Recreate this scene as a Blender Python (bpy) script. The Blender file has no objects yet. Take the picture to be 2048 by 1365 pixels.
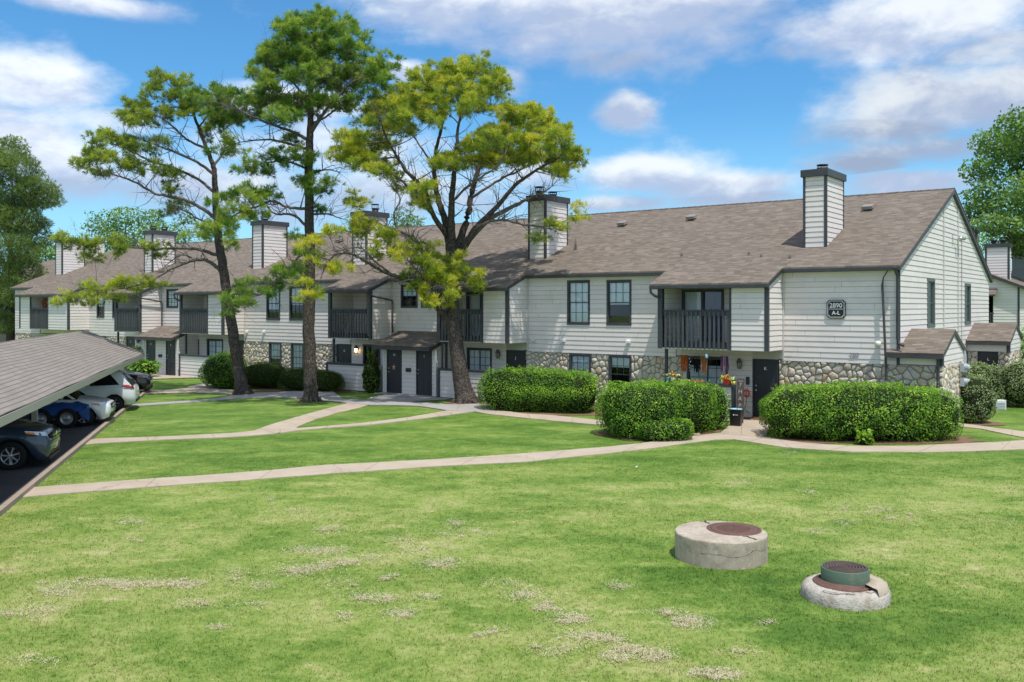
import bpy, math, random
import numpy as np
from mathutils import Vector, Matrix
R = math.radians
random.seed(7)

# ------------------------------------------------------------------ camera, sky, sun
SC = bpy.context.scene
COL = SC.collection
F, CAMH, HY, CX = 1825.0, 4.0, 613.0, 1024.0        # focal length etc. solved from the photograph (2048 wide)
cd = bpy.data.cameras.new("camera")
cam = bpy.data.objects.new("camera", cd); COL.objects.link(cam)
cam.location = (0, 0, CAMH); cam.rotation_euler = (R(90), 0, 0)
cd.sensor_width = 36; cd.lens = F / 2048 * 36; cd.shift_y = -69.5 / 2048
cd.clip_start = 0.1; cd.clip_end = 3000
SC.camera = cam
SUNDIR = Vector((.168, -.376, 1)).normalized()       # towards the sun
sl = bpy.data.lights.new("sun", 'SUN'); sl.energy = 3.1; sl.angle = R(0.55); sl.color = (1, .965, .90)
sun = bpy.data.objects.new("sun", sl); COL.objects.link(sun)
sun.rotation_euler = SUNDIR.to_track_quat('Z', 'Y').to_euler()
SC.view_settings.view_transform = 'Standard'; SC.view_settings.look = 'None'
SC.view_settings.gamma = 1.0; SC.view_settings.exposure = 0.38
SC.cycles.use_denoising = True
SC.cycles.max_bounces = 6; SC.cycles.transparent_max_bounces = 12
SC.cycles.sample_clamp_indirect = 6

def nn(nt, typ, **kw):
    n = nt.nodes.new(typ)
    for k, v in kw.items():
        if k == 'inp':
            for i, val in v.items(): n.inputs[i].default_value = val
        else: setattr(n, k, v)
    return n
def link(nt, a, b): nt.links.new(a, b)
def M_(nt, op, a, b=None, c=None, clamp=False):
    n = nt.nodes.new('ShaderNodeMath'); n.operation = op; n.use_clamp = clamp
    for i, v in enumerate((a, b, c)):
        if v is None: continue
        if hasattr(v, 'is_output'): nt.links.new(v, n.inputs[i])
        else: n.inputs[i].default_value = v
    return n.outputs[0]
def MIX(nt, fac, a, b, blend='MIX'):
    n = nt.nodes.new('ShaderNodeMix'); n.data_type = 'RGBA'; n.blend_type = blend
    for i, v in ((0, fac), (6, a), (7, b)):
        if hasattr(v, 'is_output'): nt.links.new(v, n.inputs[i])
        elif i == 0: n.inputs[0].default_value = v
        else: n.inputs[i].default_value = (*v[:3], 1)
    return n.outputs[2]
def RAMP(nt, fac, stops, interp='LINEAR'):
    n = nt.nodes.new('ShaderNodeValToRGB'); n.color_ramp.interpolation = interp
    el = n.color_ramp.elements
    while len(el) < len(stops): el.new(.5)
    for e, (p, c) in zip(el, stops):
        e.position = p; e.color = (c, c, c, 1) if not hasattr(c, '__len__') else (*c[:3], 1)
    nt.links.new(fac, n.inputs[0]); return n.outputs[0]
def NOISE(nt, vec, scale, detail=4, rough=.55, dist=0.0):
    n = nt.nodes.new('ShaderNodeTexNoise'); n.inputs['Scale'].default_value = scale
    n.inputs['Detail'].default_value = detail; n.inputs['Roughness'].default_value = rough
    n.inputs['Distortion'].default_value = dist
    if vec is not None: nt.links.new(vec, n.inputs['Vector'])
    return n.outputs['Fac']

world = bpy.data.worlds.new("World"); SC.world = world; world.use_nodes = True
def build_world():
    nt = world.node_tree; nt.nodes.clear()
    out = nn(nt, 'ShaderNodeOutputWorld'); bg = nn(nt, 'ShaderNodeBackground'); link(nt, bg.outputs[0], out.inputs[0])
    sky = nn(nt, 'ShaderNodeTexSky'); sky.sky_type = 'NISHITA'; sky.sun_disc = False
    sky.sun_elevation = math.asin(SUNDIR.z); sky.sun_rotation = math.atan2(SUNDIR.x, SUNDIR.y)
    sky.altitude = 0; sky.air_density = 1.0; sky.dust_density = .6; sky.ozone_density = 2.5
    bg.inputs[1].default_value = .128
    geo = nn(nt, 'ShaderNodeTexCoord'); sep = nn(nt, 'ShaderNodeSeparateXYZ'); link(nt, geo.outputs['Generated'], sep.inputs[0])
    az = M_(nt, 'ARCTAN2', sep.outputs[0], sep.outputs[1]); el = M_(nt, 'ARCSINE', sep.outputs[2])
    comb = nn(nt, 'ShaderNodeCombineXYZ'); link(nt, az, comb.inputs[0]); link(nt, M_(nt, 'MULTIPLY', el, 1.9), comb.inputs[1])
    n1 = NOISE(nt, comb.outputs[0], 9.0, 9, .56, .2); n2 = NOISE(nt, comb.outputs[0], 26.0, 6, .6)
    wn = M_(nt, 'ADD', M_(nt, 'MULTIPLY', n1, .75), M_(nt, 'MULTIPLY', n2, .25))
    blobs = [  # px, py, rx, ry, strength, brightness : clouds by bearing and elevation
        (1000, -10, 330, 95, 1.1, 1.0), (1230, 20, 290, 110, 1.1, .97), (1420, -30, 190, 90, .9, .95), (1230, 105, 190, 48, .75, .86),
        (1850, 35, 240, 70, 1.15, .98), (1990, 90, 130, 60, .8, .85), (1900, 200, 250, 66, 1.1, .86), (1790, 250, 190, 50, .9, .76),
        (1860, 300, 190, 32, .95, .76), (1740, 325, 130, 24, .85, .72), (1247, 220, 58, 36, 1.25, .93), (1575, 95, 40, 26, .5, .9),
        (1290, 345, 150, 36, 1.15, .98), (1440, 368, 150, 34, 1.1, .95), (1230, 410, 130, 22, .95, .88), (1480, 395, 150, 22, .9, .88), (1830, 365, 120, 28, 1.1, .94),
        (50, 150, 140, 55, 1.0, 1.06), (190, 8, 140, 22, .9, 1.05), (20, 300, 260, 75, .95, 1.03), (200, 245, 160, 32, .7, 1.0),
        (560, 205, 150, 40, .9, 1.1), (820, 145, 62, 26, 1.2, 1.1), (1020, 160, 45, 30, .85, 1.0), (640, 300, 300, 60, .72, .98), (330, 370, 420, 60, .80, .93), (760, 390, 420, 70, .80, .95), (1080, 350, 120, 50, .8, .93),
        (-500, 150, 300, 120, 1, 1), (2700, 120, 420, 110, 1, 1), (-1100, 300, 420, 90, 1, .95)]
    dens = None; bri = None; under = None
    for (px, py, rx, ry, st, br) in blobs:
        a0 = math.atan((px - CX) / F); e0 = math.atan((HY - py) / F * math.cos(a0))
        ra, re = rx / F, ry / F
        x = M_(nt, 'DIVIDE', M_(nt, 'SUBTRACT', az, a0), ra); y = M_(nt, 'DIVIDE', M_(nt, 'SUBTRACT', el, e0), re)
        d2 = M_(nt, 'ADD', M_(nt, 'MULTIPLY', x, x), M_(nt, 'MULTIPLY', y, y))
        g = M_(nt, 'MULTIPLY', M_(nt, 'POWER', 2.718, M_(nt, 'MULTIPLY', d2, -.9)), st)
        dens = g if dens is None else M_(nt, 'MAXIMUM', dens, g)
        gb = M_(nt, 'MULTIPLY', g, br); bri = gb if bri is None else M_(nt, 'MAXIMUM', bri, gb)
        gu = M_(nt, 'MULTIPLY', g, y); under = gu if under is None else M_(nt, 'ADD', under, gu)
    # general thin veil low down, and unseen clouds added to whiten the fill
    def sm(x, a, b_, v):
        n = nn(nt, 'ShaderNodeMapRange', interpolation_type='SMOOTHSTEP'); link(nt, x, n.inputs[0]); n.inputs[1].default_value = a; n.inputs[2].default_value = b_; n.inputs[4].default_value = v; return n.outputs[0]
    gen = M_(nt, 'MAXIMUM', sm(el, .36, .55, .62), sm(M_(nt, 'ABSOLUTE', az), .75, 1.1, .62))
    dens = M_(nt, 'MAXIMUM', dens, gen); bri = M_(nt, 'MAXIMUM', bri, gen)
    f = M_(nt, 'ADD', dens, M_(nt, 'MULTIPLY', M_(nt, 'SUBTRACT', wn, .5), 2.0))
    mask = nn(nt, 'ShaderNodeMapRange', interpolation_type='SMOOTHSTEP'); link(nt, f, mask.inputs[0])
    mask.inputs[1].default_value = .16; mask.inputs[2].default_value = .92
    hz = nn(nt, 'ShaderNodeMapRange', interpolation_type='SMOOTHSTEP'); link(nt, el, hz.inputs[0])
    hz.inputs[1].default_value = .22; hz.inputs[2].default_value = 0.0; hz.inputs[3].default_value = 0; hz.inputs[4].default_value = .46
    # nishita blue, a little deeper as in the photograph
    blue = MIX(nt, 1.0, sky.outputs[0], (.40, .79, 1.0), 'MULTIPLY')
    blue = MIX(nt, hz.outputs[0], blue, (3.6, 5.7, 7.0))
    n3 = NOISE(nt, comb.outputs[0], 15.0, 7, .6, .3)
    sh = nn(nt, 'ShaderNodeMapRange', interpolation_type='SMOOTHSTEP')
    link(nt, M_(nt, 'ADD', under, M_(nt, 'MULTIPLY', M_(nt, 'SUBTRACT', n3, .5), 2.6)), sh.inputs[0])
    sh.inputs[1].default_value = -.55; sh.inputs[2].default_value = .6
    ccol = MIX(nt, sh.outputs[0], (3.0, 3.6, 4.9), (5.9, 6.2, 6.5))
    bs = nn(nt, 'ShaderNodeMix', data_type='RGBA', blend_type='MULTIPLY'); bs.inputs[0].default_value = 1
    link(nt, ccol, bs.inputs[6])
    ratio = M_(nt, 'DIVIDE', bri, M_(nt, 'MAXIMUM', dens, .02))
    cc = nn(nt, 'ShaderNodeCombineColor'); [link(nt, ratio, cc.inputs[i]) for i in range(3)]
    link(nt, cc.outputs[0], bs.inputs[7])
    fin = MIX(nt, M_(nt, 'MULTIPLY', mask.outputs[0], .93), blue, bs.outputs[2])
    link(nt, fin, bg.inputs[0])
build_world()

# ------------------------------------------------------------------ frames
u2 = np.array([-.8, .6]); v2 = np.array([.6, .8])          # along the facade to the left / into the building
def G(px, py):
    Y = F * CAMH / (py - HY); return np.array([(px - CX) * Y / F, Y])
CRN = np.array([12.615, 29.783])                            # near gable corner of the apartment building
def W(s, d, z=0.0):
    p = CRN + u2 * s - v2 * d; return (float(p[0]), float(p[1]), z)
def PT(px, py, Y): return np.array([(px - CX) * Y / F, Y, CAMH - (py - HY) * Y / F])
BROT = math.atan2(-.6, .8)

# ------------------------------------------------------------------ object helpers
def tag(o, label=None, cat=None, group=None, kind=None):
    if label: o['label'] = label
    if cat: o['category'] = cat
    if group: o['group'] = group
    if kind: o['kind'] = kind
    return o
def thing(name, label, cat, loc=(0, 0, 0), rz=0.0, group=None):
    o = bpy.data.objects.new(name, None); COL.objects.link(o); o.empty_display_size = .3
    o.location = loc; o.rotation_euler = (0, 0, rz)
    return tag(o, label, cat, group)
def link_mesh(name, me, mat, parent=None):
    o = bpy.data.objects.new(name, me); COL.objects.link(o)
    if parent is not None: o.parent = parent
    for m in (mat if isinstance(mat, (list, tuple)) else [mat]):
        me.materials.append(m)
    return o
def copy_tree(o, parent=None):
    c = o.copy(); COL.objects.link(c); c.parent = parent
    if parent is not None: c.matrix_parent_inverse = Matrix()
    for ch in list(o.children): copy_tree(ch, c)
    return c

class MB:
    def __init__(s): s.v = []; s.f = []; s.t = []; s.uv = None; s.uvs = []; s.sm = []; s.mi = []; s.calls = []
    def add(s, pts, faces, tint=None, smooth=False, mi=0):
        n = len(s.v); s.calls.append((list(pts), list(faces), tint, smooth, mi)); s.v.extend([tuple(map(float, p)) for p in pts])
        for f in faces:
            s.f.append([n + i for i in f]); s.t.append(random.random() if tint is None else tint); s.sm.append(smooth); s.mi.append(mi)
            s.uvs.append(None)
    def quad(s, a, b, c, d, tint=None, uv=None, mi=0):
        s.add([a, b, c, d], [(0, 1, 2, 3)], tint, mi=mi)
        if uv: s.uvs[-1] = uv
    def poly(s, pts, tint=None, uv=None):
        s.add(pts, [tuple(range(len(pts)))], tint)
        if uv: s.uvs[-1] = uv
    def box(s, x0, x1, y0, y1, z0, z1, tint=None):
        x0, x1 = min(x0, x1), max(x0, x1); y0, y1 = min(y0, y1), max(y0, y1); z0, z1 = min(z0, z1), max(z0, z1)
        p = [(x0, y0, z0), (x1, y0, z0), (x1, y1, z0), (x0, y1, z0), (x0, y0, z1), (x1, y0, z1), (x1, y1, z1), (x0, y1, z1)]
        s.add(p, [(3, 2, 1, 0), (4, 5, 6, 7), (0, 1, 5, 4), (1, 2, 6, 5), (2, 3, 7, 6), (3, 0, 4, 7)], tint)
        return s
    def bar(s, a, b, w, h=None, tint=None):
        a = Vector(a); b = Vector(b); h = h or w; d = (b - a).normalized()
        r = d.cross(Vector((0, 0, 1)));
        if r.length < 1e-3: r = Vector((1, 0, 0))
        r.normalize(); up = r.cross(d); r *= w / 2; up *= h / 2
        p = [a - r - up, a + r - up, a + r + up, a - r + up, b - r - up, b + r - up, b + r + up, b - r + up]
        s.add(p, [(0, 1, 2, 3), (7, 6, 5, 4), (0, 4, 5, 1), (1, 5, 6, 2), (2, 6, 7, 3), (3, 7, 4, 0)], tint)
        return s
    def tube(s, pts, rad, n=8, cap=True, tint=None):
        pts = [Vector(p) for p in pts]; rad = rad if hasattr(rad, '__len__') else [rad] * len(pts)
        up = Vector((.13, .37, .91)); rings = []
        for i, p in enumerate(pts):
            d = (pts[min(i + 1, len(pts) - 1)] - pts[max(i - 1, 0)])
            if d.length < 1e-6: d = Vector((0, 0, 1))
            d.normalize(); r = d.cross(up)
            if r.length < .1: r = d.cross(Vector((1, 0, 0)))
            r.normalize(); q = d.cross(r)
            rings.append([p + (r * math.cos(2 * math.pi * k / n) + q * math.sin(2 * math.pi * k / n)) * rad[i] for k in range(n)])
        P = [p for rg in rings for p in rg]; fs = []
        for i in range(len(pts) - 1):
            for k in range(n): fs.append((i * n + k, i * n + (k + 1) % n, (i + 1) * n + (k + 1) % n, (i + 1) * n + k))
        s.add(P, fs, tint, True)
        if cap:
            s.add(rings[0], [tuple(range(n))], tint); s.add(rings[-1], [tuple(reversed(range(n)))], tint)
        return s
    def lathe(s, prof, n=24, c=(0, 0, 0), axis='z', tint=None, smooth=True):
        P = []
        for (r, z) in prof:
            for k in range(n):
                a = 2 * math.pi * k / n; x, y = r * math.cos(a), r * math.sin(a)
                P.append((c[0] + x, c[1] + y, c[2] + z) if axis == 'z' else ((c[0] + x, c[1] + z, c[2] + y) if axis == 'y' else (c[0] + z, c[1] + x, c[2] + y)))
        fs = []
        for i in range(len(prof) - 1):
            for k in range(n): fs.append((i * n + k, i * n + (k + 1) % n, (i + 1) * n + (k + 1) % n, (i + 1) * n + k))
        s.add(P, fs, tint, smooth)
        return s
    def build_each(s, name, mat, parent=None, bevel=0):
        out = []
        for c in s.calls:
            q = MB(); q.add(*c); out.append(q.build(name, mat, parent, bevel))
        return out
    def build(s, name, mat, parent=None, bevel=0, autosmooth=None):
        me = bpy.data.meshes.new(name); me.from_pydata(s.v, [], s.f)
        a = me.attributes.new('tint', 'FLOAT', 'FACE'); a.data.foreach_set('value', s.t)
        me.polygons.foreach_set('use_smooth', s.sm); me.polygons.foreach_set('material_index', s.mi)
        if any(x is not None for x in s.uvs):
            ul = me.uv_layers.new(name='UVMap'); buf = []
            for f, q in zip(s.f, s.uvs):
                for i in range(len(f)): buf.extend(q[i] if q else (0, 0))
            ul.data.foreach_set('uv', buf)
        me.update(); o = link_mesh(name, me, mat, parent)
        if bevel:
            b = o.modifiers.new('bevel', 'BEVEL'); b.width = bevel; b.segments = 2; b.limit_method = 'ANGLE'
        return o

def npmesh(name, V, nper, mat, parent=None, tint=None, smooth=False):
    """V: (nfaces*nper,3) loose polygons"""
    V = np.ascontiguousarray(V, dtype=np.float32).reshape(-1, 3); nf = len(V) // nper
    me = bpy.data.meshes.new(name); me.vertices.add(len(V)); me.vertices.foreach_set('co', V.ravel())
    me.loops.add(len(V)); me.loops.foreach_set('vertex_index', np.arange(len(V), dtype=np.int32))
    me.polygons.add(nf); me.polygons.foreach_set('loop_start', np.arange(0, len(V), nper, dtype=np.int32))
    try: me.polygons.foreach_set('loop_total', np.full(nf, nper, dtype=np.int32))
    except Exception: pass
    if tint is not None:
        a = me.attributes.new('tint', 'FLOAT', 'FACE'); a.data.foreach_set('value', np.ascontiguousarray(tint, dtype=np.float32))
    me.update(calc_edges=True)
    return link_mesh(name, me, mat, parent)

def text(name, body, size, loc, mat, parent, rot=(R(90), 0, 0), ext=.003, off=0.0):
    c = bpy.data.curves.new(name, 'FONT'); c.body = body; c.size = size; c.extrude = ext; c.align_x = 'CENTER'; c.align_y = 'CENTER'; c.offset = off
    o = bpy.data.objects.new(name, c); COL.objects.link(o); o.location = loc; o.rotation_euler = rot
    me = bpy.data.meshes.new_from_object(o); bpy.data.objects.remove(o); bpy.data.curves.remove(c)
    me.materials.clear(); me.name = name
    o = link_mesh(name, me, mat, parent); o.location = loc; o.rotation_euler = rot
    return o

# ------------------------------------------------------------------ materials
MATS = {}
def mat(name, col, rough=.6, spec=.5, metal=0.0, var=0.0, bump=None, coat=0.0, noise=None, emit=None):
    m = bpy.data.materials.new(name); m.use_nodes = True; nt = m.node_tree; b = nt.nodes['Principled BSDF']
    b.inputs['Roughness'].default_value = rough; b.inputs['Metallic'].default_value = metal
    b.inputs['Specular IOR Level'].default_value = spec; b.inputs['Coat Weight'].default_value = coat
    if coat: b.inputs['Coat Roughness'].default_value = .04
    c = None
    if var:
        at = nn(nt, 'ShaderNodeAttribute', attribute_name='tint')
        k = M_(nt, 'ADD', M_(nt, 'MULTIPLY', at.outputs['Fac'], 2 * var), 1 - var)
        cc = nn(nt, 'ShaderNodeCombineColor'); [link(nt, k, cc.inputs[i]) for i in range(3)]
        c = MIX(nt, 1.0, col, cc.outputs[0], 'MULTIPLY')
    if noise:   # (scale, colour, lo, hi) blotches of another colour: dirt and weathering
        g = nn(nt, 'ShaderNodeNewGeometry')
        f = RAMP(nt, NOISE(nt, g.outputs['Position'], noise[0], 6, .65), [(noise[2], 0.0), (noise[3], 1.0)])
        c = MIX(nt, f, c if c is not None else col, noise[1])
    if c is not None: link(nt, c, b.inputs['Base Color'])
    else: b.inputs['Base Color'].default_value = (*col, 1)
    if bump:
        g = nn(nt, 'ShaderNodeTexCoord'); bm = nn(nt, 'ShaderNodeBump'); bm.inputs['Strength'].default_value = bump[1]; bm.inputs['Distance'].default_value = bump[2] if len(bump) > 2 else .02
        link(nt, NOISE(nt, g.outputs['Object'], bump[0], 5), bm.inputs['Height']); link(nt, bm.outputs[0], b.inputs['Normal'])
    if emit:
        b.inputs['Emission Color'].default_value = (*emit[0], 1); b.inputs['Emission Strength'].default_value = emit[1]
    MATS[name] = m; return m

m_sid = mat('siding_paint', (.785, .715, .672), .55, .3, var=.035, noise=(1.3, (.66, .62, .58), .5, .85), bump=(60, .08, .004))
m_joint = mat('siding_joint', (.42, .395, .375), .9, .1)  # lap shadow and grime between boards put into the colour
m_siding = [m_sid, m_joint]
m_trim = mat('charcoal_trim', (.055, .058, .066), .5, .4, noise=(2.5, (.085, .085, .088), .5, .8))
m_soffit = mat('soffit_paint', (.52, .51, .46), .7, .2, noise=(3, (.45, .43, .37), .4, .8))
m_door = mat('door_paint', (.035, .038, .045), .4, .4)
m_letter = mat('white_letter', (.8, .8, .8), .5)
m_metal = mat('brushed_metal', (.55, .55, .56), .3, .5, metal=.9)
m_darkmetal = mat('dark_metal', (.06, .06, .065), .45, .5, metal=.5)
m_white = mat('white_paint', (.75, .75, .73), .5, .4)
m_mortar = mat('mortar', (.36, .31, .25), .95, .1, noise=(9, (.26, .22, .175), .4, .7))
m_curtain = mat('white_curtain', (.80, .84, .84), .8, .1)
m_blind = mat('light_blind', (.86, .93, .94), .7, .1)
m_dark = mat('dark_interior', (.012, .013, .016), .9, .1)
m_bluecurt = mat('blue_curtain', (.14, .16, .30), .9, .1)

def glass():
    m = bpy.data.materials.new('window_glass'); m.use_nodes = True; nt = m.node_tree; nt.nodes.clear()
    o = nn(nt, 'ShaderNodeOutputMaterial'); mx = nn(nt, 'ShaderNodeMixShader'); t = nn(nt, 'ShaderNodeBsdfTransparent'); g = nn(nt, 'ShaderNodeBsdfGlossy')
    t.inputs[0].default_value = (.94, .96, .96, 1); g.inputs['Roughness'].default_value = .02; g.inputs[0].default_value = (.9, .95, 1, 1)
    lw = nn(nt, 'ShaderNodeFresnel'); lw.inputs[0].default_value = 1.6
    link(nt, M_(nt, 'ADD', M_(nt, 'MULTIPLY', lw.outputs[0], .9), .03), mx.inputs[0]); link(nt, t.outputs[0], mx.inputs[1]); link(nt, g.outputs[0], mx.inputs[2]); link(nt, mx.outputs[0], o.inputs[0])
    return m
m_glass = glass()

def stone_mat():
    m = bpy.data.materials.new('field_stone'); m.use_nodes = True; nt = m.node_tree; b = nt.nodes['Principled BSDF']; b.inputs['Roughness'].default_value = .88; b.inputs['Specular IOR Level'].default_value = .2
    at = nn(nt, 'ShaderNodeAttribute', attribute_name='tint'); g = nn(nt, 'ShaderNodeTexCoord')
    c = RAMP(nt, at.outputs['Fac'], [(0, (.54, .465, .365)), (.25, (.67, .59, .48)), (.5, (.60, .54, .455)), (.75, (.73, .65, .53)), (.9, (.54, .50, .44)), (.965, (.58, .45, .31)), (1, (.54, .33, .18))])
    n = NOISE(nt, g.outputs['Object'], 9, 6, .65)
    c = MIX(nt, RAMP(nt, n, [(.45, 0.), (.78, .6)]), c, (.30, .245, .175))
    c = MIX(nt, RAMP(nt, NOISE(nt, g.outputs['Object'], 3.1, 4), [(.55, 0.), (.8, .5)]), c, (.62, .58, .50))
    link(nt, c, b.inputs['Base Color'])
    bm = nn(nt, 'ShaderNodeBump'); bm.inputs['Strength'].default_value = .6; bm.inputs['Distance'].default_value = .03
    link(nt, NOISE(nt, g.outputs['Object'], 14, 6, .6), bm.inputs['Height']); link(nt, bm.outputs[0], b.inputs['Normal'])
    return m
m_stone = stone_mat()

def shingle(name, cols, course=.14, tab=.30, streak=.25):
    m = bpy.data.materials.new(name); m.use_nodes = True; nt = m.node_tree; b = nt.nodes['Principled BSDF']; b.inputs['Roughness'].default_value = .95; b.inputs['Specular IOR Level'].default_value = .12
    uv = nn(nt, 'ShaderNodeUVMap'); uv.uv_map = 'UVMap'; sp = nn(nt, 'ShaderNodeSeparateXYZ'); link(nt, uv.outputs[0], sp.inputs[0])
    row = M_(nt, 'FLOOR', M_(nt, 'DIVIDE', sp.outputs[1], course)); fy = M_(nt, 'FRACT', M_(nt, 'DIVIDE', sp.outputs[1], course))
    wn = nn(nt, 'ShaderNodeTexWhiteNoise', noise_dimensions='1D'); link(nt, row, wn.inputs['W'])
    xo = M_(nt, 'ADD', M_(nt, 'DIVIDE', sp.outputs[0], tab), M_(nt, 'MULTIPLY', wn.outputs[0], 7.3))
    cx = nn(nt, 'ShaderNodeCombineXYZ'); link(nt, M_(nt, 'FLOOR', xo), cx.inputs[0]); link(nt, row, cx.inputs[1])
    w2 = nn(nt, 'ShaderNodeTexWhiteNoise', noise_dimensions='2D'); link(nt, cx.outputs[0], w2.inputs['Vector'])
    c = RAMP(nt, w2.outputs['Value'], cols)
    vo = nn(nt, 'ShaderNodeCombineXYZ'); link(nt, M_(nt, 'MULTIPLY', sp.outputs[0], 1.0), vo.inputs[0]); link(nt, M_(nt, 'MULTIPLY', sp.outputs[1], .35), vo.inputs[1])
    n = NOISE(nt, vo.outputs[0], .55, 5, .6); c = MIX(nt, RAMP(nt, n, [(.42, 0.), (.75, streak * 2)]), c, [x * .55 for x in cols[0][1]])
    gr = NOISE(nt, uv.outputs[0], 55, 3, .7); c = MIX(nt, RAMP(nt, gr, [(.35, .0), (.7, .35)]), c, [x * 1.35 for x in cols[-1][1]])
    edge = RAMP(nt, fy, [(0.0, 1.0), (.12, .95), (.26, 0.0)])          # butt edge line of every course
    c = MIX(nt, M_(nt, 'MULTIPLY', edge, .72), c, [x * .35 for x in cols[0][1]])
    link(nt, c, b.inputs['Base Color'])
    bm = nn(nt, 'ShaderNodeBump'); bm.inputs['Strength'].default_value = .5; bm.inputs['Distance'].default_value = .012
    link(nt, M_(nt, 'ADD', M_(nt, 'SUBTRACT', 1.0, fy), M_(nt, 'MULTIPLY', w2.outputs['Value'], .7)), bm.inputs['Height']); link(nt, bm.outputs[0], b.inputs['Normal'])
    return m
m_roof = shingle('roof_shingles', [(0, (.132, .104, .083)), (.35, (.175, .141, .114)), (.7, (.206, .167, .135)), (1, (.262, .218, .180))], .12, .26, .13)
m_croof = shingle('carport_shingles', [(0, (.232, .203, .177)), (.5, (.256, .225, .198)), (1, (.283, .250, .222))], .145, .32, .18)

def bark():
    m = bpy.data.materials.new('pine_bark'); m.use_nodes = True; nt = m.node_tree; b = nt.nodes['Principled BSDF']; b.inputs['Roughness'].default_value = .95; b.inputs['Specular IOR Level'].default_value = .1
    g = nn(nt, 'ShaderNodeTexCoord'); mp = nn(nt, 'ShaderNodeMapping'); mp.inputs['Scale'].default_value = (1, 1, .30); link(nt, g.outputs['Object'], mp.inputs[0])
    vo = nn(nt, 'ShaderNodeTexVoronoi', feature='DISTANCE_TO_EDGE'); vo.inputs['Scale'].default_value = 19
    nz = nn(nt, 'ShaderNodeTexNoise'); nz.inputs['Scale'].default_value = 5; link(nt, mp.outputs[0], nz.inputs['Vector'])
    add = nn(nt, 'ShaderNodeMix', data_type='RGBA'); add.inputs[0].default_value = .12; link(nt, mp.outputs[0], add.inputs[6]); link(nt, nz.outputs['Color'], add.inputs[7]); link(nt, add.outputs[2], vo.inputs['Vector'])
    e = RAMP(nt, vo.outputs['Distance'], [(0, 0.), (.16, 1.)])
    c = MIX(nt, e, (.042, .034, .030), (.125, .102, .088)); c = MIX(nt, RAMP(nt, NOISE(nt, g.outputs['Object'], 16, 5, .7), [(.45, 0.), (.8, .8)]), c, (.20, .178, .162))
    link(nt, c, b.inputs['Base Color'])
    bm = nn(nt, 'ShaderNodeBump'); bm.inputs['Strength'].default_value = .8; bm.inputs['Distance'].default_value = .04; link(nt, e, bm.inputs['Height']); link(nt, bm.outputs[0], b.inputs['Normal'])
    return m
m_bark = bark()
m_branch = mat('grey_branch', (.17, .15, .138), .95, .1, noise=(9, (.09, .078, .07), .45, .7))

def leafmat(name, stops, rough=.5, trans=.35, spec=.3, nscale=None, ncol=None):
    m = bpy.data.materials.new(name); m.use_nodes = True; nt = m.node_tree; b = nt.nodes['Principled BSDF']; out = nt.nodes['Material Output']
    b.inputs['Roughness'].default_value = rough; b.inputs['Specular IOR Level'].default_value = spec
    at = nn(nt, 'ShaderNodeAttribute', attribute_name='tint'); c = RAMP(nt, at.outputs['Fac'], stops)
    if nscale:
        g = nn(nt, 'ShaderNodeNewGeometry'); c = MIX(nt, RAMP(nt, NOISE(nt, g.outputs['Position'], nscale, 3), [(.45, 0.), (.72, .8)]), c, ncol)
    link(nt, c, b.inputs['Base Color'])
    tr = nn(nt, 'ShaderNodeBsdfTranslucent'); link(nt, MIX(nt, 1.0, c, (1.25, 1.3, .7), 'MULTIPLY'), tr.inputs[0])
    mx = nn(nt, 'ShaderNodeMixShader'); mx.inputs[0].default_value = trans; link(nt, b.outputs[0], mx.inputs[1]); link(nt, tr.outputs[0], mx.inputs[2]); link(nt, mx.outputs[0], out.inputs[0])
    return m

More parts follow.
